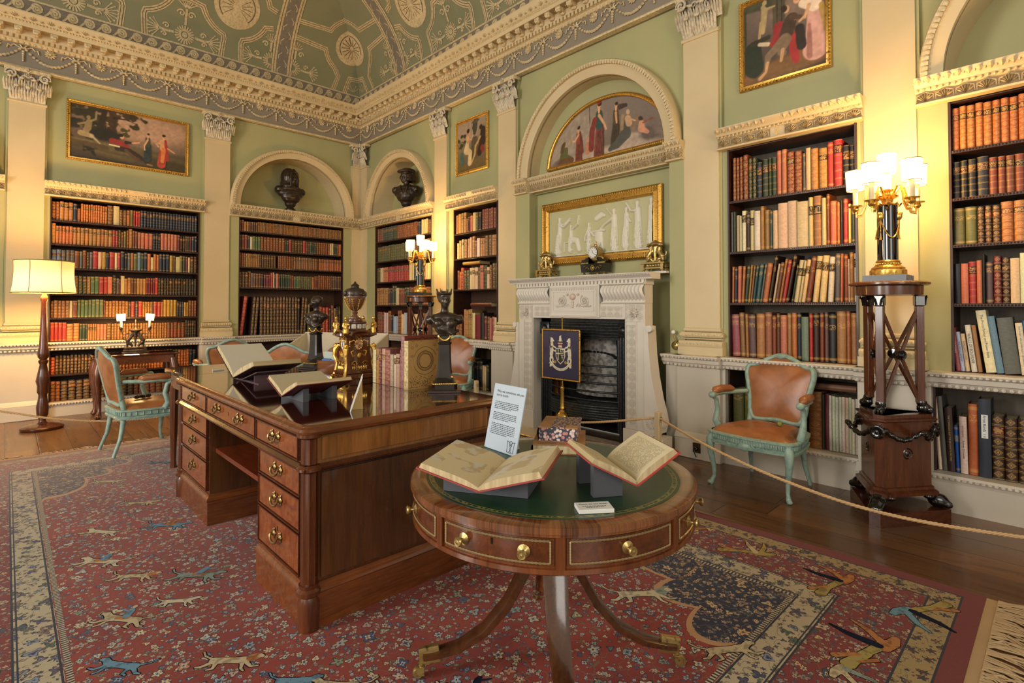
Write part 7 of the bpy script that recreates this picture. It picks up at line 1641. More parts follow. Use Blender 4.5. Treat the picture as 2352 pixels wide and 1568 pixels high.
def ring_deco(b, w):
    mb = MB(Tr(-.005, -w/2-.0006, .165)); 
    for r in (.042, .058): mb.tube([(r*cos(2*pi*i/40), 0, r*sin(2*pi*i/40)) for i in range(40)], .0016, 4, closed=True)
    for i in range(20): a = 2*pi*i/20; mb.tube([(.05*cos(a)+.006*cos(t), 0, .05*sin(a)+.006*sin(t)) for t in [k*pi/4 for k in range(8)]], .001, 3, closed=True)
    for sg in (-1, 1): mb.tube([(.082*cos(a), 0, sg*.082*sin(a)) for a in [.35+2.44*i/24 for i in range(25)]], .0012, 4); 
    for x, z in [(-.085, .12), (-.05, .125), (-.03, .122), (.03, .13), (.055, .128), (.085, .12), (-.09, .08), (.092, .06), (-.09, .03), (-.06, .09), (.07, .09)]: mb.tube([(x+.007*cos(t), 0, z+.007*sin(t)) for t in [k*pi/5 for k in range(10)]], .0009, 3, closed=True)
    for i in range(150): R = random.Random(i); x, z = R.uniform(-.11, .11), -.155+.07*R.random()**1.5; mb.ell((x, 0, z), (.0035, .0006, .0018), None, 4)
    mb.build('cover_ornament', plain('stamp_brown', '5a3c1c', .6), b)
big_book('large tan book with a circular stamped design on its front cover, standing on the desk', (-2.655, -5.845, .8398), 0, .045, .245, .285, tan, cg, ring_deco)
def red_deco(b, w):
    mb = MB(Tr(0, -w/2-.0006, .295))
    for sg in (-1, 1): mb.tube([(sg*.105, 0, 0), (sg*.03, 0, 0), (sg*.022, 0, -.006), (sg*.01, 0, .004), (0, 0, .008)], .0015, 4); mb.tube([(sg*.1+.006*cos(t), 0, -.006+.006*sin(t)) for t in [k*.5 for k in range(11)]], .0012, 4)
    mb.build('cover_ornament', MT['black'], b)
big_book('taller red-brown book standing directly behind the large tan one on the desk', (-2.648, -5.803, .8398), 0, .036, .25, .312, plain('red_leather', '6c2a1c', .45), carved('red_spine', '9a6a6a', '6a3a3c', .45, 60, .6), red_deco)
big_book('tall rose-pink book standing beside the clock on the desk', (-2.72, -5.03, .8398), 0, .03, .2, .235, plain('rose_cover', '8a3a44', .5), plain('rose_spine', '98434e', .5))
big_book('cream book with green bands tucked against the left side of the clock', (-2.70, -5.075, .8398), 0, .04, .2, .22, plain('cream_cover', 'b8a878', .6), carved('cream_spine', 'b8b088', '4a5c3a', .6, 22, .8))
# small things on the desk
c = thing('sign_card', 'thin white sign card seen edge-on with a wedge strut, front of the desk', 'sign', (-3.285, -6.17, .8398), radians(61))
mb = MB(); mb.box(-.07, .07, -.0025, .0025, 0, .165, T=Rx(.32)); mb.build('card', MT['white_card'], c, smooth=None)
mb = MB(); mb.prism([(-.055, 0), (0, 0), (-.05, .15)], -.012, .012, 0, M(((0,0,1,0),(1,0,0,0),(0,1,0,0),(0,0,0,1)))); mb.build('strut', plain('strut_card', 'c9a86a', .7), c, smooth=None)
mb = MB(); mb.tube([(0, 0, .006), (.085, .012, .006)], .005, 8); o = mb.build('pencil', MT['white_card']); o.location = (-3.30, -3.91, .825); tag(o, 'thin white pencil lying at the far left of the desk', 'pencil')
lr = thing('letter_rack', 'small polished wooden letter rack holding cards, behind the open books', 'rack', (-2.74, -4.78, .8398), -pi/2+.5)
mb = MB(); mb.box(-.085, .085, -.05, -.04, 0, .095, 0, .002); mb.box(-.085, .085, .04, .05, 0, .1); mb.box(-.085, -.075, -.05, .05, 0, .095); mb.box(.075, .085, -.05, .05, 0, .13); mb.box(-.085, .085, -.05, .05, 0, .008)
mb.prism([(.085*cos(a), .09+.1*sin(a)) for a in [pi*i/20 for i in range(21)]], .04, .05, 0, XY); mb.build('box', wood('rack_wood', '3a1a0c', '8a5226', 'X', .15, 8, .7), lr, smooth=30)
for y, l, h_, m_, n_ in ((-.02, .12, .10, '4a6aa4', 'blue'), (.01, .13, .155, 'aab4a8', 'pale green'), (-.005, .06, .105, '3c5a98', 'dark blue')):
    mb = MB(); mb.box(-.07, -.07+l, y, y+.006, .01, h_, 0, T=Ry(.04)); o = mb.build('card', plain('card_'+n_.replace(' ', '_'), m_, .6), None, smooth=None); o.matrix_world = Tr(-2.74, -4.78, .8398) @ Rz(-pi/2+.5); tag(o, '%s card standing in the wooden letter rack on the desk' % n_, 'card')
# ---------------------------------------------------------------- things on the drum table
sg_ = thing('information_board', 'pale blue tilted board headed Why we sometimes ask you not to touch', 'sign', (-3.0, -6.90, .7309), radians(-95))
TT = Rx(-.22)
mb = MB(TT); mb.box(-.105, .105, -.003, .003, .0, .27, 0, .001); bo = mb.build('board', plain('board_blue', 'b4c2ce', .45, var=.03), sg_, smooth=None)
mb = MB(); mb.prism([(.0, 0), (.09, 0), (.035, .17)], -.02, .02, 0, M(((0,0,1,0),(1,0,0,0),(0,1,0,0),(0,0,0,1)))); mb.build('strut', MT['white_card'], sg_, smooth=None)
text('Why we sometimes ask you\nnot to touch', .0155, MT['ink'], bo, TT @ Tr(-.08, -.0034, .235) @ Rx(pi/2), 'heading', 'LEFT', .0001)
R = random.Random(4); wd = 'lo an re ti so me th ea ou ne ri st ca pe hold wa en to be ma'.split()
mb = MB(TT)
for z, n_ in ((.195, 5), (.150, 5), (.105, 7)):
    for i in range(n_):
        x = -.08; end = .075 if i < n_-1 else .03
        while x < end:
            l_ = R.uniform(.006, .016); mb.box(x, min(x+l_, end), -.0034, -.003, z-.0068*i, z-.0068*i+.0026); x += l_+.003
mb.build('body_text', MT['ink'], bo, smooth=None)
mb = MB(TT @ Tr(.066, -.0036, .008) @ Sc(.85, 1, .85))
for P in ([(-.022, 0, .0), (-.026, 0, .05)], [(.022, 0, .0), (.026, 0, .05)], [(-.03, 0, .052), (-.012, 0, .048), (0, 0, .054), (.012, 0, .048), (.03, 0, .052)], [(-.022, 0, .0), (.022, 0, .0)], [(-.012, 0, .046), (.006, 0, .03), (-.006, 0, .016), (.008, 0, .003)], [(.012, 0, .046), (-.006, 0, .03), (.006, 0, .016), (-.008, 0, .003)], [(-.008, 0, .048), (-.008, 0, .03)], [(.008, 0, .048), (.008, 0, .03)]): mb.tube(P, .0011, 4)
mb.build('chair_back_logo', MT['ink'], bo)
bp_ = carved('brown_board', 'a5784c', '6a4a2c', .6, 14, .5)
def lying(label, loc, rz, w, d, h, top):
    b = thing('lying_book', label, 'book', loc, rz)
    mb = MB(); mb.box(-w/2, w/2, -d/2, d/2, h-.004, h, 1); mb.box(-w/2, w/2, -d/2, d/2, 0, .004, 0); mb.grid(7, 2, lambda u, v: (-w/2-.008*sin(pi*u), -d/2+d*v, h*u), 0); mb.box(-w/2, -w/2+.05, -d/2-.001, d/2+.001, h-.004, h+.0006, 0); mb.box(w/2-.05, w/2+.0005, -d/2-.001, -d/2+.05, h-.004, h+.0006, 0); mb.build('cover', [bp_, top], b, smooth=60); return b
g = G('marbled_paper'); vv = g.vor(g.coord(), 90); MT['mpaper'] = g.bsdf(g.mix(g.ss(vv.outputs['Distance'], .35, .5), g.mix(g.ss(g.noise(g.coord(), 60), .45, .55), 'b08a70', 'd0a494'), '3a3240'), .5)
g = G('marbled_edge'); vv = g.vor(g.coord(), 70); MT['medge'] = g.bsdf(g.mix(g.ss(vv.outputs['Distance'], .42, .55), g.mix(g.ss(g.noise(g.coord(), 50), .45, .6), 'dcc4bc', 'c07a78'), '3a3a48'), .5)
b1 = lying('brown quarto lying flat at the back of the green table, bottom of the pair', (-2.755, -7.015, .7309), radians(-52), .21, .27, .04, bp_)
mb = MB(); mb.box(-.103, .098, -.13, .13, .004, .036); mb.build('page_block', MT['pages'], b1, smooth=None)
b2 = lying('marbled-paper book lying on top of the brown quarto on the green table', (-2.745, -7.01, .7715), radians(-56), .16, .22, .06, MT['mpaper'])
mb = MB(); mb.box(-.078, .075, -.107, .107, .004, .056); mb.build('page_block', MT['medge'], b2, smooth=None)
nc = thing('notice_card', 'small white card reading Please do not touch lying on the green table', 'sign', (-3.22, -7.55, .7309), radians(-37))
mb = MB(); mb.box(-.052, .052, -.03, .03, 0, .012, 0, .001); no = mb.build('card', MT['white_card'], nc, smooth=None)
text('Please do not touch', .0105, MT['ink'], no, Tr(0, .009, .0122), 'heading', 'CENTER', .0001)
mb = MB(); R = random.Random(9)
for z in (-.006, -.014):
    x = -.036 if z > -.01 else -.026
    while x < (.036 if z > -.01 else .026): l_ = R.uniform(.003, .008); mb.box(x, x+l_, z, z+.003, .012, .0123); x += l_+.002
mb.build('small_text', MT['ink'], no, smooth=None)
# ---------------------------------------------------------------- griffin candelabrum on the console table
gc = thing('griffin_candelabrum', 'dark bronze two-light candelabrum with griffins, lit, on the left console table', 'lamp', (-3.29, -.42, .7505), 0)
mb = MB(); mb.box(-.135, .135, -.07, .07, 0, .014, 0, .003); mb.box(-.12, .12, -.055, .055, .02, .04, 0, .003); mb.box(-.11, .11, -.05, .05, .055, .075, 0, .003)
for x in (-.1, .1): mb.box(x-.012, x+.012, -.05, .05, .012, .06)
mb.build('base', MT['bronze'], gc)
mb = MB()
for sg in (-1, 1):
    mb.tube([(sg*.085, 0, .075), (sg*.085, 0, .12), (sg*.08, 0, .16), (sg*.05, 0, .2), (sg*.055, 0, .24)], [.009, .012, .026, .022, .016], 8); mb.tube([(sg*.08, 0, .14), (sg*.045, 0, .11), (sg*.03, 0, .08)], [.022, .02, .012], 7)
    mb.tube([(sg*.07, 0, .17), (sg*.035, 0, .22), (sg*.03, 0, .27)], [.02, .02, .01], 7); mb.tube([(sg*.09, 0, .16), (sg*.12, 0, .17), (sg*.125, 0, .2), (sg*.105, 0, .205)], .007, 6)
    mb.tube([(sg*.06, 0, .255), (sg*.1, 0, .235), (sg*.13, 0, .24), (sg*.145, 0, .27), (sg*.148, 0, .3)], [.008, .007, .007, .008, .014], 7); mb.lathe([(0, .29), (.02, .3), (.024, .315), (.022, .33), (0, .33)], (sg*.148, 0, 0), 12)
mb.tube([(0, 0, .08), (0, 0, .26)], [.008, .022], 8); mb.ell((0, 0, .285), (.075, .045, .022)); mb.ell((0, -.045, .28), (.022, .01, .022)); mb.tube([(0, 0, .3), (0, 0, .36), (0, 0, .42)], [.014, .006, .006], 7)
for sg in (-1, 1): mb.tube([(0, 0, .34), (sg*.015, 0, .35), (sg*.028, 0, .362)], .004, 5)
sculpt('griffins', mb, MT['bronze'], gc, .0055, 1)
for sg in (-1, 1):
    mb = MB(); mb.lathe([(.013, .33), (.012, .43), (0, .43)], (sg*.148, 0, 0), 12); ca = mb.build('candle', MT['candle'], gc)
    mb = MB(); T = Tr(sg*.148, 0, .405) @ Ry(sg*.06); mb.grid(20, 3, lambda u, v: ((.044+.004*v)*cos(2*pi*u), (.044+.004*v)*sin(2*pi*u), .085*v), 0, T, True); mb.build('candle_shade', MT['cshade'], ca, smooth=60)
# ---------------------------------------------------------------- rug
rg_ = thing('rug', 'large red patterned hunting carpet under the desk and drum table', 'rug', (-3.07, -5.22, 0), 0)
RX, RY = 1.83, 3.02
g = G('rug_pile'); X, Y, Z = g.sep(g.coord())
ax, ay = g.m('ABSOLUTE', X), g.m('ABSOLUTE', Y)
e = g.m('MINIMUM', g.m('SUBTRACT', RX, ax), g.m('SUBTRACT', RY, ay))
along = g.mix(g.m('GREATER_THAN', g.m('SUBTRACT', RX, ax), g.m('SUBTRACT', RY, ay)), g.comb(Y, Y, Y), g.comb(X, X, X))
al = g.sep(along)[0]
wob = g.noise(g.coord(), 9, 2, .5, 0, True); wp = g.vm('ADD', g.coord(), g.vm('SCALE', g.vm('SUBTRACT', wob, (.5, .5, .5)), .05))
flat_ = g.comb(g.sep(wp)[0], g.sep(wp)[1], 0)
def flowers(scale, cols, seed, rad=.36, dens=.62):
    p = g.vm('ADD', flat_, (seed*3.7, seed*1.3, 0)); v = g.vor(p, scale, 'F1', .9, '2D')
    d = g.vm('SUBTRACT', p, v.outputs['Position']); x, y, _ = g.sep(d); r = g.m('MULTIPLY', g.vm('LENGTH', g.comb(x, y, 0)), scale); rn = g.sep(v.outputs['Color'])
    an = g.m('ADD', g.m('ARCTAN2', y, x), g.m('MULTIPLY', rn[0], 6.28))
    pet = g.m('MULTIPLY_ADD', g.m('COSINE', g.m('MULTIPLY', an, g.m('FLOOR', g.m('MULTIPLY_ADD', rn[1], 3.9, 3)))), .26, .74)
    rr = g.m('DIVIDE', r, pet); size = g.m('MULTIPLY_ADD', rn[2], .22, rad-.1)
    q = g.m('DIVIDE', rr, size); out = g.m('MULTIPLY', g.m('LESS_THAN', q, 1.0), g.m('LESS_THAN', g.m('FRACT', g.m('MULTIPLY', rn[2], 7.7)), dens)); core = g.m('LESS_THAN', q, .80); mid = g.m('LESS_THAN', q, .42); eye = g.m('LESS_THAN', q, .2)
    pick = g.m('FRACT', g.m('ADD', g.m('MULTIPLY', rn[0], 3.3), rn[1])); n_ = len(cols)
    c1 = g.ramp(pick, [(i/n_, c) for i, c in enumerate(cols)], True); c2 = g.ramp(g.m('FRACT', g.m('MULTIPLY', pick, 5.3)), [(i/n_, c) for i, c in enumerate(cols)], True)
    col = g.mix(core, 'dark', c1) if False else g.mix(core, '241c20', c1); col = g.mix(mid, col, c2); col = g.mix(eye, col, '2a2430')
    return out, col
pal = ['cdbb9a', '8fa0a8', 'bd9c90', '39486e', 'c6b38e', 'a39a8a', '7f8a6a', 'b57a5c', 'b4b8b0', '4c5470']
palb = ['c9a878', 'a88a70', 'b59a7c', '5a6a70', 'c0a888', '7a5a4a', '9a7a60', '3a4458']
red = g.mix(g.ss(g.noise(g.coord(), 2.2, 3), .35, .7), '7e2516', '92321f')
def field(bg, sets):
    c = bg
    vn = g.noise(wp, 13, 2, .5); vine = g.ss(g.m('ABSOLUTE', g.m('SUBTRACT', vn, .5)), .006, .014, True)
    c = g.mix(g.m('MULTIPLY', vine, .8), c, '6a5a48')
    for s in sets:
        m_, col = flowers(*s); c = g.mix(m_, c, col)
    return c
fld = field(red, [(38, pal, 3, .36, .5), (24, pal, 1, .34, .6), (13, pal, 2, .31, .5)])
blue = field(lin('1c2038'), [(40, palb, 3.3, .34, .7), (27, palb, 4, .36, .7), (14, palb, 5, .33, .6)])
bord = field(lin('76221a'), [(40, palb, 8, .36, .6), (24, palb, 6, .34, .65), (12, palb, 7, .32, .55)])
crm = field(lin('b0a284'), [(16, ['7a8496', '5a4a58', '8a6a58', '4a5c44', '3a3f5c'], 9, .42), (34, ['3c3850', '6c5248', '6a7258'], 11, .34)])
ylw = field(lin('9a8454'), [(20, ['3a2c20', '5a3426', '8c7044', '2e2a2c'], 12, .42), (40, ['2a2220', '7c3a28', 'b09a68'], 13, .3)])
# scalloped corner spandrels of the inner field
fx, fy = g.m('SUBTRACT', RX-.64, ax), g.m('SUBTRACT', RY-.64, ay)
sp = g.m('ADD', g.m('DIVIDE', fx, .62), g.m('DIVIDE', fy, .95)); an = g.m('ARCTAN2', fy, fx)
lim = g.m('MULTIPLY_ADD', g.m('ABSOLUTE', g.m('SINE', g.m('MULTIPLY', an, 6))), .22, .85)
inb = g.m('LESS_THAN', sp, lim); lineb = g.m('COMPARE', sp, lim, .03)
inner = g.mix(inb, fld, blue); inner = g.mix(lineb, inner, 'b58a60')
med = g.m('ADD', g.m('POWER', g.m('DIVIDE', X, .75), 2), g.m('POWER', g.m('DIVIDE', Y, 1.15), 2)); ml = g.m('MULTIPLY_ADD', g.m('COSINE', g.m('MULTIPLY', g.m('ARCTAN2', Y, X), 16)), .1, .95)
def guard(c, a, b, dark='1e1a26', light='b8a888', per=55):
    m_ = g.m('MULTIPLY', g.m('GREATER_THAN', e, a), g.m('LESS_THAN', e, b)); tick = g.m('GREATER_THAN', g.m('FRACT', g.m('MULTIPLY', al, per)), .5)
    return g.mix(m_, c, g.mix(tick, dark, light))
c = lin('6e231a'); c = g.mix(g.m('GREATER_THAN', e, .075), c, ylw); c = g.mix(g.m('GREATER_THAN', e, .185), c, bord); c = g.mix(g.m('GREATER_THAN', e, .47), c, crm); c = g.mix(g.m('GREATER_THAN', e, .60), c, inner)
for a, b, p_ in ((.07, .078, 0), (.178, .186, 0), (.462, .47, 0), (.476, .482, 0), (.59, .598, 0), (.604, .624, 60)): c = guard(c, a, b, per=p_)
pile = g.noise(g.coord(), 420, 2, .6); wear = g.noise(g.coord(), .8, 2)
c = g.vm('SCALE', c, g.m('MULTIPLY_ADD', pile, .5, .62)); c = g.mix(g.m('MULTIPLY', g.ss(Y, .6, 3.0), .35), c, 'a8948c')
MT['rug'] = g.bsdf(c, .95, spec=.1, sheen=.15, bump=pile, bs=.35, bd=.004)
RC = dict(c='c2b290', b='6f93a8', o='b07a50', d='1c2238', y='a4945c', k='221a1c', s='8a968c', w='c9bfa4')
RK = list(RC); rm_ = [MT['rug']]
for k in RK:
    g = G('rug_wool_'+k); p_ = g.noise(g.coord(), 420, 2, .6); n_ = g.noise(g.coord(), 40, 3); f = g.m('MULTIPLY_ADD', p_, .5, .62)
    rm_.append(g.bsdf(g.vm('SCALE', g.mix(g.ss(n_, .5, .62), RC[k], tuple(.62*q for q in lin(RC[k]))), f), .95, spec=.1, bump=p_, bs=.35, bd=.004))
mb = MB(); n = 30
mb.grid(25, 41, lambda u, v: (-RX+2*RX*u+.012*sin(v*17)*(u in (0, 1)), -RY+2*RY*v, .009), 0); mb.ring([(-RX, -RY), (RX, -RY), (RX, RY), (-RX, RY)], [(0, .009), (.003, .004), (0, .0005)], 0)
_bz = [0]
def blob(P, k, l=0):       # woven silhouette, flush with the pile
    for (xa, ya, ra), (xb, yb, rb) in zip(P, P[1:]):
        d = V((xb-xa, yb-ya)); 
        if d.length < 1e-6: continue
        a = atan2(d.y, d.x); pts = []
        for i in range(9): t = a+pi/2+pi*i/8; pts.append((xa+ra*cos(t), ya+ra*sin(t)))
        for i in range(9): t = a-pi/2+pi*i/8; pts.append((xb+rb*cos(t), yb+rb*sin(t)))
        _bz[0] += 1; mb.add([(x, y, .0092+.0002*l+_bz[0]*4e-7) for x, y in pts], [list(range(len(pts)))], 1+RK.index(k))
def place_(P, x, y, s, a, fl=1): return [(x+s*(px*fl*cos(a)-py*sin(a)), y+s*(px*fl*sin(a)+py*cos(a)), r*s) for px, py, r in P]
BEAST = [('body', [(-.5, .0, .16), (0, .05, .13), (.45, .08, .17)]), ('neck', [(.5, .12, .12), (.72, .3, .1), (.85, .3, .07)]), ('l1', [(-.5, -.05, .08), (-.75, -.3, .05), (-.9, -.32, .03)]), ('l2', [(-.4, -.05, .08), (-.35, -.35, .045), (-.5, -.42, .03)]), ('l3', [(.5, .0, .07), (.75, -.2, .045), (.95, -.15, .03)]), ('l4', [(.4, -.02, .07), (.5, -.3, .04), (.62, -.4, .03)]), ('tail', [(-.6, .08, .04), (-.9, .2, .025), (-1.05, .38, .03)])]
def beast(x, y, s, a, k, fl=1, mane=None):
    for nm, P in BEAST: blob([(px, py, r+.035*s*5) for px, py, r in []] or [(q[0], q[1], q[2]+.0035) for q in place_(P, x, y, s, a, fl)], 'k', 0)
    for nm, P in BEAST: blob(place_(P, x, y, s, a, fl), k, 1)
    if mane: blob(place_([(.6, .2, .18), (.72, .28, .15)], x, y, s, a, fl), mane, 2); blob(place_([(.8, .3, .09), (.88, .28, .06)], x, y, s, a, fl), k, 3)
def horse(x, y, s, a, k, r='b', fl=1):
    beast(x, y, s, a, k, fl); blob(place_([(0, .2, .12), (.05, .5, .1), (.1, .62, .06)], x, y, s, a, fl), r, 3); blob(place_([(.1, .72, .07), (.12, .76, .07)], x, y, s, a, fl), 'c', 4); blob(place_([(.05, .45, .04), (.4, .55, .03)], x, y, s, a, fl), r, 4); blob(place_([(-.1, .12, .1), (.2, .1, .1)], x, y, s, a, fl), 'o', 2)
def bird(x, y, s, a, k='c', w='d'):
    for P, kk, l in (([(0, 0, .14), (.25, .05, .11), (.42, .15, .07)], k, 1), ([(-.05, .05, .09), (-.3, .45, .06), (-.4, .75, .02)], w, 2), ([(.1, .08, .08), (.15, .5, .06), (.1, .8, .02)], k, 2), ([(-.15, -.02, .09), (-.6, -.15, .07), (-.95, -.3, .12)], 'y', 1), ([(-.6, -.1, .05), (-1.0, -.05, .06)], 'o', 2)):
        blob([(q[0], q[1], q[2]+.003) for q in place_(P, x, y, s, a)], 'k', 0); blob(place_(P, x, y, s, a), kk, l)
R = random.Random(11)
def W(x, y): return x+3.07, y+5.22
for x, y, s, a, k, f, m in ((-3.62, -6.75, .12, -.75, 'c', -1, None), (-3.45, -6.95, .13, -.8, 'w', 1, None), (-3.85, -6.35, .12, -.8, 'c', 1, 'o'), (-4.0, -5.35, .12, -.75, 'c', 1, 'o'), (-3.72, -6.62, .1, -.8, 'b', 1, None), (-4.1, -6.6, .12, -.7, 'c', -1, None), (-4.15, -6.1, .11, -.8, 'b', -1, None), (-2.45, -7.6, .13, -.7, 'c', 1, None), (-2.35, -7.15, .16, -.8, 'w', 1, 's'), (-3.9, -5.75, .1, -.7, 'w', 1, None), (-4.05, -4.6, .13, -.8, 'w', -1, None), (-3.8, -4.2, .12, -.7, 'c', 1, None), (-3.9, -3.5, .13, -.75, 'w', 1, None), (-3.5, -3.2, .1, -.7, 'b', 1, None), (-3.85, -6.9, .12, -.75, 'y', -1, 'c')): beast(*W(x, y), s, a, k, f, m)
for x, y, s, a, k, r, f in ((-3.78, -5.55, .14, -.8, 's', 'b', 1), (-3.75, -4.75, .14, -.8, 'b', 'o', 1), (-4.1, -5.05, .14, -.75, 'w', 'b', -1), (-4.2, -6.35, .15, -.7, 'w', 'b', 1), (-4.1, -5.75, .13, -.8, 'c', 'b', -1), (-2.2, -6.7, .15, -.7, 'w', 'd', 1), (-3.3, -7.1, .13, -.8, 'w', 'd', 1)): horse(*W(x, y), s, a, k, r, f)
for x, y, s, a, k, w_ in ((-1.55, -7.75, .2, -.5, 'o', 'd'), (-1.62, -8.02, .2, 2.3, 'b', 'd'), (-2.0, -8.0, .22, -.6, 'o', 'd'), (-1.55, -7.35, .18, -1.3, 'y', 'c'), (-1.5, -6.95, .16, -1.2, 'o', 'd'), (-2.25, -7.93, .16, 2.6, 'c', 's'), (-2.6, -8.0, .18, .2, 'y', 'c'), (-4.68, -5.6, .16, -1.5, 'c', 's'), (-4.65, -4.6, .16, 1.5, 'b', 'd'), (-1.55, -6.4, .16, 1.4, 'o', 'c')): bird(*W(x, y), s, a, k, w_)
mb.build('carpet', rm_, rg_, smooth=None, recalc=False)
R = random.Random(2)
for sy in (-1, 1):
    mb = MB(); y0 = sy*RY; mb.box(-RX, RX, min(y0, y0+sy*.045), max(y0, y0+sy*.045), .001, .006)
    for i in range(240 if sy < 0 else 110):
        x = -RX+2*RX*(i+R.random())/(240 if sy < 0 else 110); l = R.uniform(.07, .19) if sy < 0 else R.uniform(.03, .07); dx = R.uniform(-.06, .06)
        for j in range(3 if sy < 0 else 1): mb.tube([(x+R.uniform(-.008, .008), y0+sy*.04, .006), (x+dx*.5+R.uniform(-.015, .015), y0+sy*(.04+l*.5), R.uniform(.006, .014)), (x+dx+R.uniform(-.03, .03), y0+sy*(.04+l), .004)], [.004, .0035, .002], 4)
    mb.build('fringe', plain('fringe_cotton', 'a88d68', .9), rg_)
# ---------------------------------------------------------------- display case behind the desk
dc = thing('display_case', 'cream slant-topped glazed display case behind the desk', 'display case', (-1.60, -2.45, .0093), radians(-62))
cr_ = plain('case_cream', 'cfc4ac', .5, var=.04)
L_, D0, D1, F0, B0 = .6, -.26, .2, .80, 1.0
mb = MB(); mb.box(-L_, L_, D0, D1, .66, .70); mb.box(-L_, L_, D0, D0+.02, .66, F0); mb.box(-L_, L_, D1-.02, D1, .66, B0)
for x in (-L_, L_-.025): mb.prism([(D0, .66), (D1, .66), (D1, B0), (D0, F0)], x, x+.025, 0, M(((0,0,1,0),(1,0,0,0),(0,1,0,0),(0,0,0,1))))
mb.build('case', cr_, dc, smooth=None)
for x in (-L_+.04, L_-.04):
    for y in (D0+.04, D1-.04): mb = MB(); mb.box(x-.025, x+.025, y-.025, y+.025, 0, .66); mb.build('leg', cr_, dc, smooth=None)
g = G('clear_glass'); gl_ = g.n('BsdfGlossy'); gl_.inputs['Roughness'].default_value = .02; tr_ = g.n('BsdfTransparent'); mx = g.n('MixShader'); mx.inputs[0].default_value = .12; g.nt.links.new(tr_.outputs[0], mx.inputs[1]); g.nt.links.new(gl_.outputs[0], mx.inputs[2]); g.nt.links.new(mx.outputs[0], g.out.inputs[0])
mb = MB(); mb.add([(-L_, D0, F0+.001), (L_, D0, F0+.001), (L_, D1, B0+.001), (-L_, D1, B0+.001)], [(0, 1, 2, 3)]); mb.build('glass_lid', g.mat, dc, smooth=None)
mb = MB(); mb.box(-.4, -.1, -.16, .1, .701, .71); mb.box(.05, .4, -.15, .1, .701, .708); mb.build('lining_panel', MT['white_card'], dc, smooth=None)
# ---------------------------------------------------------------- rope barrier
def post(label, loc, h=.47):
    p = thing('barrier_post', label, 'post', (*loc, 0)); mb = MB(); mb.box(-.022, .022, -.022, .022, .006, h, 0, .003); mb.build('post', MT['cream'], p)
    mb = MB(); mb.box(-.07, .07, -.07, .07, 0, .008); mb.build('foot_plate', MT['cream'], p); mb = MB(); mb.tube([(.014*cos(t), -.03, h-.05+.014*sin(t)) for t in [k*pi/6 for k in range(12)]], .003, 5, closed=True); mb.build('ring', MT['brass'], p)
P1 = (-.62, -6.20); P0 = (-.50, -3.75)
post('short cream rope barrier post in front of the right side of the fireplace', P1); post('short cream rope barrier post behind the crowned bust', P0)
def rope(label, pts, r=.009):
    out = []; P = [V(p) for p in pts]; k = 14
    for i in range(len(P)-1):
        p0 = P[max(0, i-1)]; p1 = P[i]; p2 = P[i+1]; p3 = P[min(len(P)-1, i+2)]
        for j in range(k): t = j/k; out.append(.5*((2*p1)+(-p0+p2)*t+(2*p0-5*p1+4*p2-p3)*t*t+(-p0+3*p1-3*p2+p3)*t**3))
    out.append(P[-1]); fine = []
    for a, b in zip(out, out[1:]):
        m_ = max(1, int((b-a).length/.006)); fine += [a.lerp(b, j/m_) for j in range(m_)]
    mb = MB(); 
    for s in range(3):
        q = []
        for i, p in enumerate(fine):
            t = (fine[min(i+1, len(fine)-1)]-fine[max(i-1, 0)]).normalized(); u_ = t.cross(V((0, 0, 1))).normalized(); w_ = u_.cross(t); a = i*.62+s*2*pi/3; q.append(p+u_*cos(a)*r*.55+w_*sin(a)*r*.55)
        mb.tube(q, r*.62, 5)
    o = mb.build('barrier_rope', MT['rope'], None, smooth=80); return tag(o, label, 'rope')
rope('twisted tan rope sagging in front of the tan armchair and tripod stand', [(P1[0], P1[1]-.02, .42), (-.86, -6.75, .335), (-.94, -7.3, .235), (-.92, -7.8, .175), (-.75, -8.35, .165), (-.6, -9.0, .22)])
rope('twisted tan rope stretched across the hearth to the cream post', [(-1.0, -5.3, .30), (-.8, -5.75, .345), (P1[0], P1[1]+.02, .42)])
rope('twisted tan rope sagging across the left corner past the floor lamp', [(-5.3, -1.85, .62), (-4.5, -1.85, .385), (-4.15, -1.85, .27), (-3.76, -1.85, .185), (-3.5, -1.85, .165), (-3.2, -1.85, .165), (-2.8, -1.85, .22)])
# ---------------------------------------------------------------- teasel heads left on the chair seats
def teasel(label, loc, k, c):
    t = thing('teasel', label, 'plant', loc, .4); mb = MB(); R = random.Random(k)
    mb.tube([(-.07, 0, .006), (0, .008, .012), (.05, 0, .012)], .003, 5)
    for j in range(5): a = R.uniform(0, 6); mb.leaf(Tr(R.uniform(-.05, .03), 0, .008) @ Rz(a) @ Rx(pi/2-.4), .06, .02, .006)
    mb.build('stem', plain('stem_%d' % k, c, .8), t)
    mb = MB()
    for j in range(3 if k else 1):
        x, y = (-.06+.05*j, R.uniform(-.015, .015)) if k else (-.05, 0); mb.ell((x, y, .018), (.028, .017, .017), None, 8)
        for i in range(40): a, b = R.uniform(0, 6.28), R.uniform(-1.2, 1.2); d = V((cos(a)*cos(b)*.028, sin(a)*cos(b)*.017, sin(b)*.017)); mb.leaf(Tr(x+d.x, y+d.y, .018+d.z) @ d.to_track_quat('Z', 'Y').to_matrix().to_4x4(), .012, .003, .001)
    mb.build('seed_head', plain('seed_%d' % k, '8f9a4a' if not k else c, .8), t)
teasel('green thistle sprig left on the seat of the right armchair', (-.32, -7.03, .452), 0, '6a5a34'); teasel('dried brown teasels left on the seat of the left armchair', (-3.52, -2.5, .468), 2, '3a2a1a')
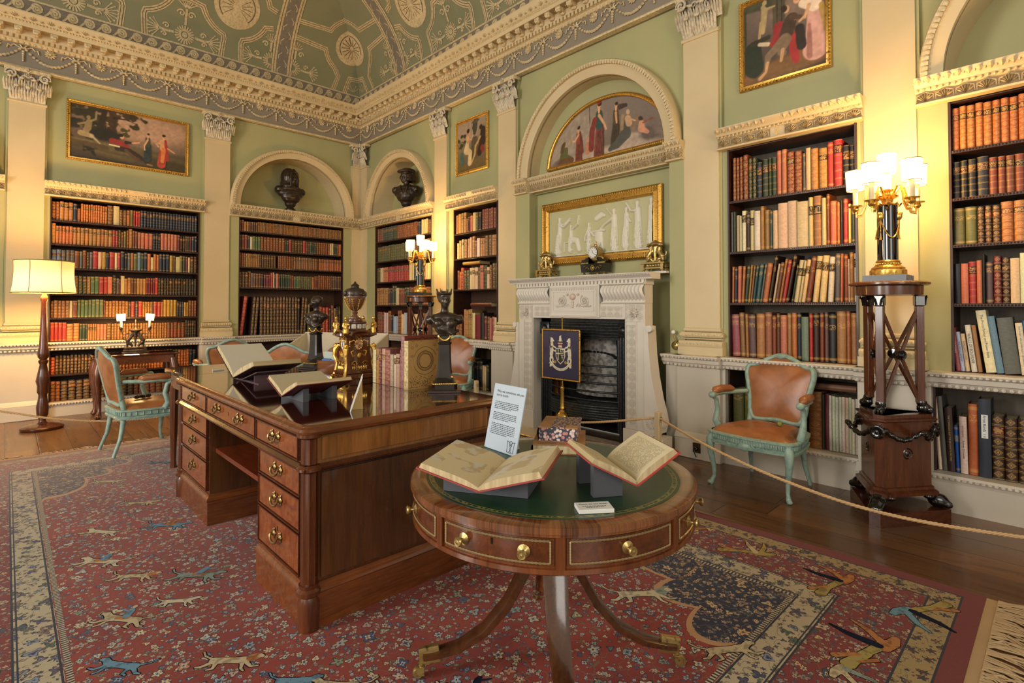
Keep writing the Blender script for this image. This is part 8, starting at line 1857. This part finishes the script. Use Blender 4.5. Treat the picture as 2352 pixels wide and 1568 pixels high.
# loose books lying across others
def flatbook(label, T, w, d, h, c, ban=False):
    mb = MB(); mb.grid(7, 9, lambda u, v: (-w/2+w*v, -.010*sin(pi*u)-(.004 if ban and int(round(v*8)) % 2 else 0), h*u), 0); mb.box(-w/2, w/2, 0, d, h-.004, h); mb.box(-w/2, w/2, 0, d, 0, .004); mb.box(-w/2+.004, w/2-.004, 0, d-.008, .004, h-.004, 1)
    o = mb.build('lying_book', [plain('cover_flat_'+c, c, .5), MT['pages']], None, smooth=50); o.matrix_world = T; return tag(o, label, 'book')
flatbook('brown ribbed book lying on top of the pale periodicals behind the tripod stand', TB @ Tr(7.26, .04, .695), .36, .2, .045, '6a4630', True)
flatbook('tan book lying across the tops of others, third shelf left of fireplace', TB @ Tr(3.0, .04, 1.898), .36, .18, .04, 'a8803c', True)
flatbook('maroon book lying on a stack, fourth shelf left of the fireplace', TB @ Tr(3.2, .04, 1.33), .42, .2, .05, '4a1a14')
WORLD = .6
EXPO = .18
# ---------------------------------------------------------------- camera and light
cam = bpy.data.cameras.new('camera'); co = bpy.data.objects.new('camera', cam); COL.objects.link(co)
co.location = (-4.467, -8.51, 1.32); co.rotation_euler = (radians(91.1), 0, radians(46.334-90))
cam.sensor_width = 36; cam.lens = 36*1216/2352; cam.shift_y = -(784-682.65)/2352; cam.clip_start = .05
bpy.context.scene.camera = co
w = bpy.data.worlds.new('world'); bpy.context.scene.world = w; w.use_nodes = True
w.node_tree.nodes['Background'].inputs[0].default_value = (1, .87, .68, 1); w.node_tree.nodes['Background'].inputs[1].default_value = WORLD
def lamp(kind, name, loc, energy, col, size=.1, rot=None, sy=None):
    l = bpy.data.lights.new(name, kind); l.energy = energy; l.color = col
    if kind == 'AREA':
        l.size = size
        if sy: l.shape = 'RECTANGLE'; l.size_y = sy
    else: l.shadow_soft_size = size
    o = bpy.data.objects.new(name, l); COL.objects.link(o); o.location = loc
    if rot: o.rotation_euler = rot
    return o
def aim(o, tgt):
    d = V(tgt)-o.location; o.rotation_euler = d.to_track_quat('-Z', 'Y').to_euler()
for loc, tgt, e, sz in (((-9.6, -4.6, 2.6), (0, -5.0, 1.4), 300, (1.6, 3.4)), ((-9.6, -8.6, 2.6), (0, -6.5, 1.4), 125, (1.6, 3.4)), ((-5.5, -13.2, 2.8), (-3, 0, 2.6), 95, (2.2, 3.2))):
    o = lamp('AREA', 'window_light', loc, e, (1, .95, .88), sz[0], None, sz[1]); aim(o, tgt)
for (x, y, z), e, s in (((-.37, -7.72, 2.2), 75, .12), ((-.37, -2.40, 2.2), 70, .12), ((-4.17, -.8, 1.62), 95, .12), ((-3.29, -.5, 1.2), 20, .08)):
    lamp('POINT', 'lamp_glow', (x, y, z), e, (1, .60, .22), s)

vs_ = bpy.context.scene.view_settings; vs_.view_transform = 'Standard'
vs_.exposure = EXPO
cy = bpy.context.scene.cycles; cy.max_bounces = 7; cy.diffuse_bounces = 4; cy.glossy_bounces = 4; cy.transparent_max_bounces = 8; cy.caustics_reflective = False; cy.caustics_refractive = False; cy.sample_clamp_indirect = 6; cy.adaptive_threshold = .02
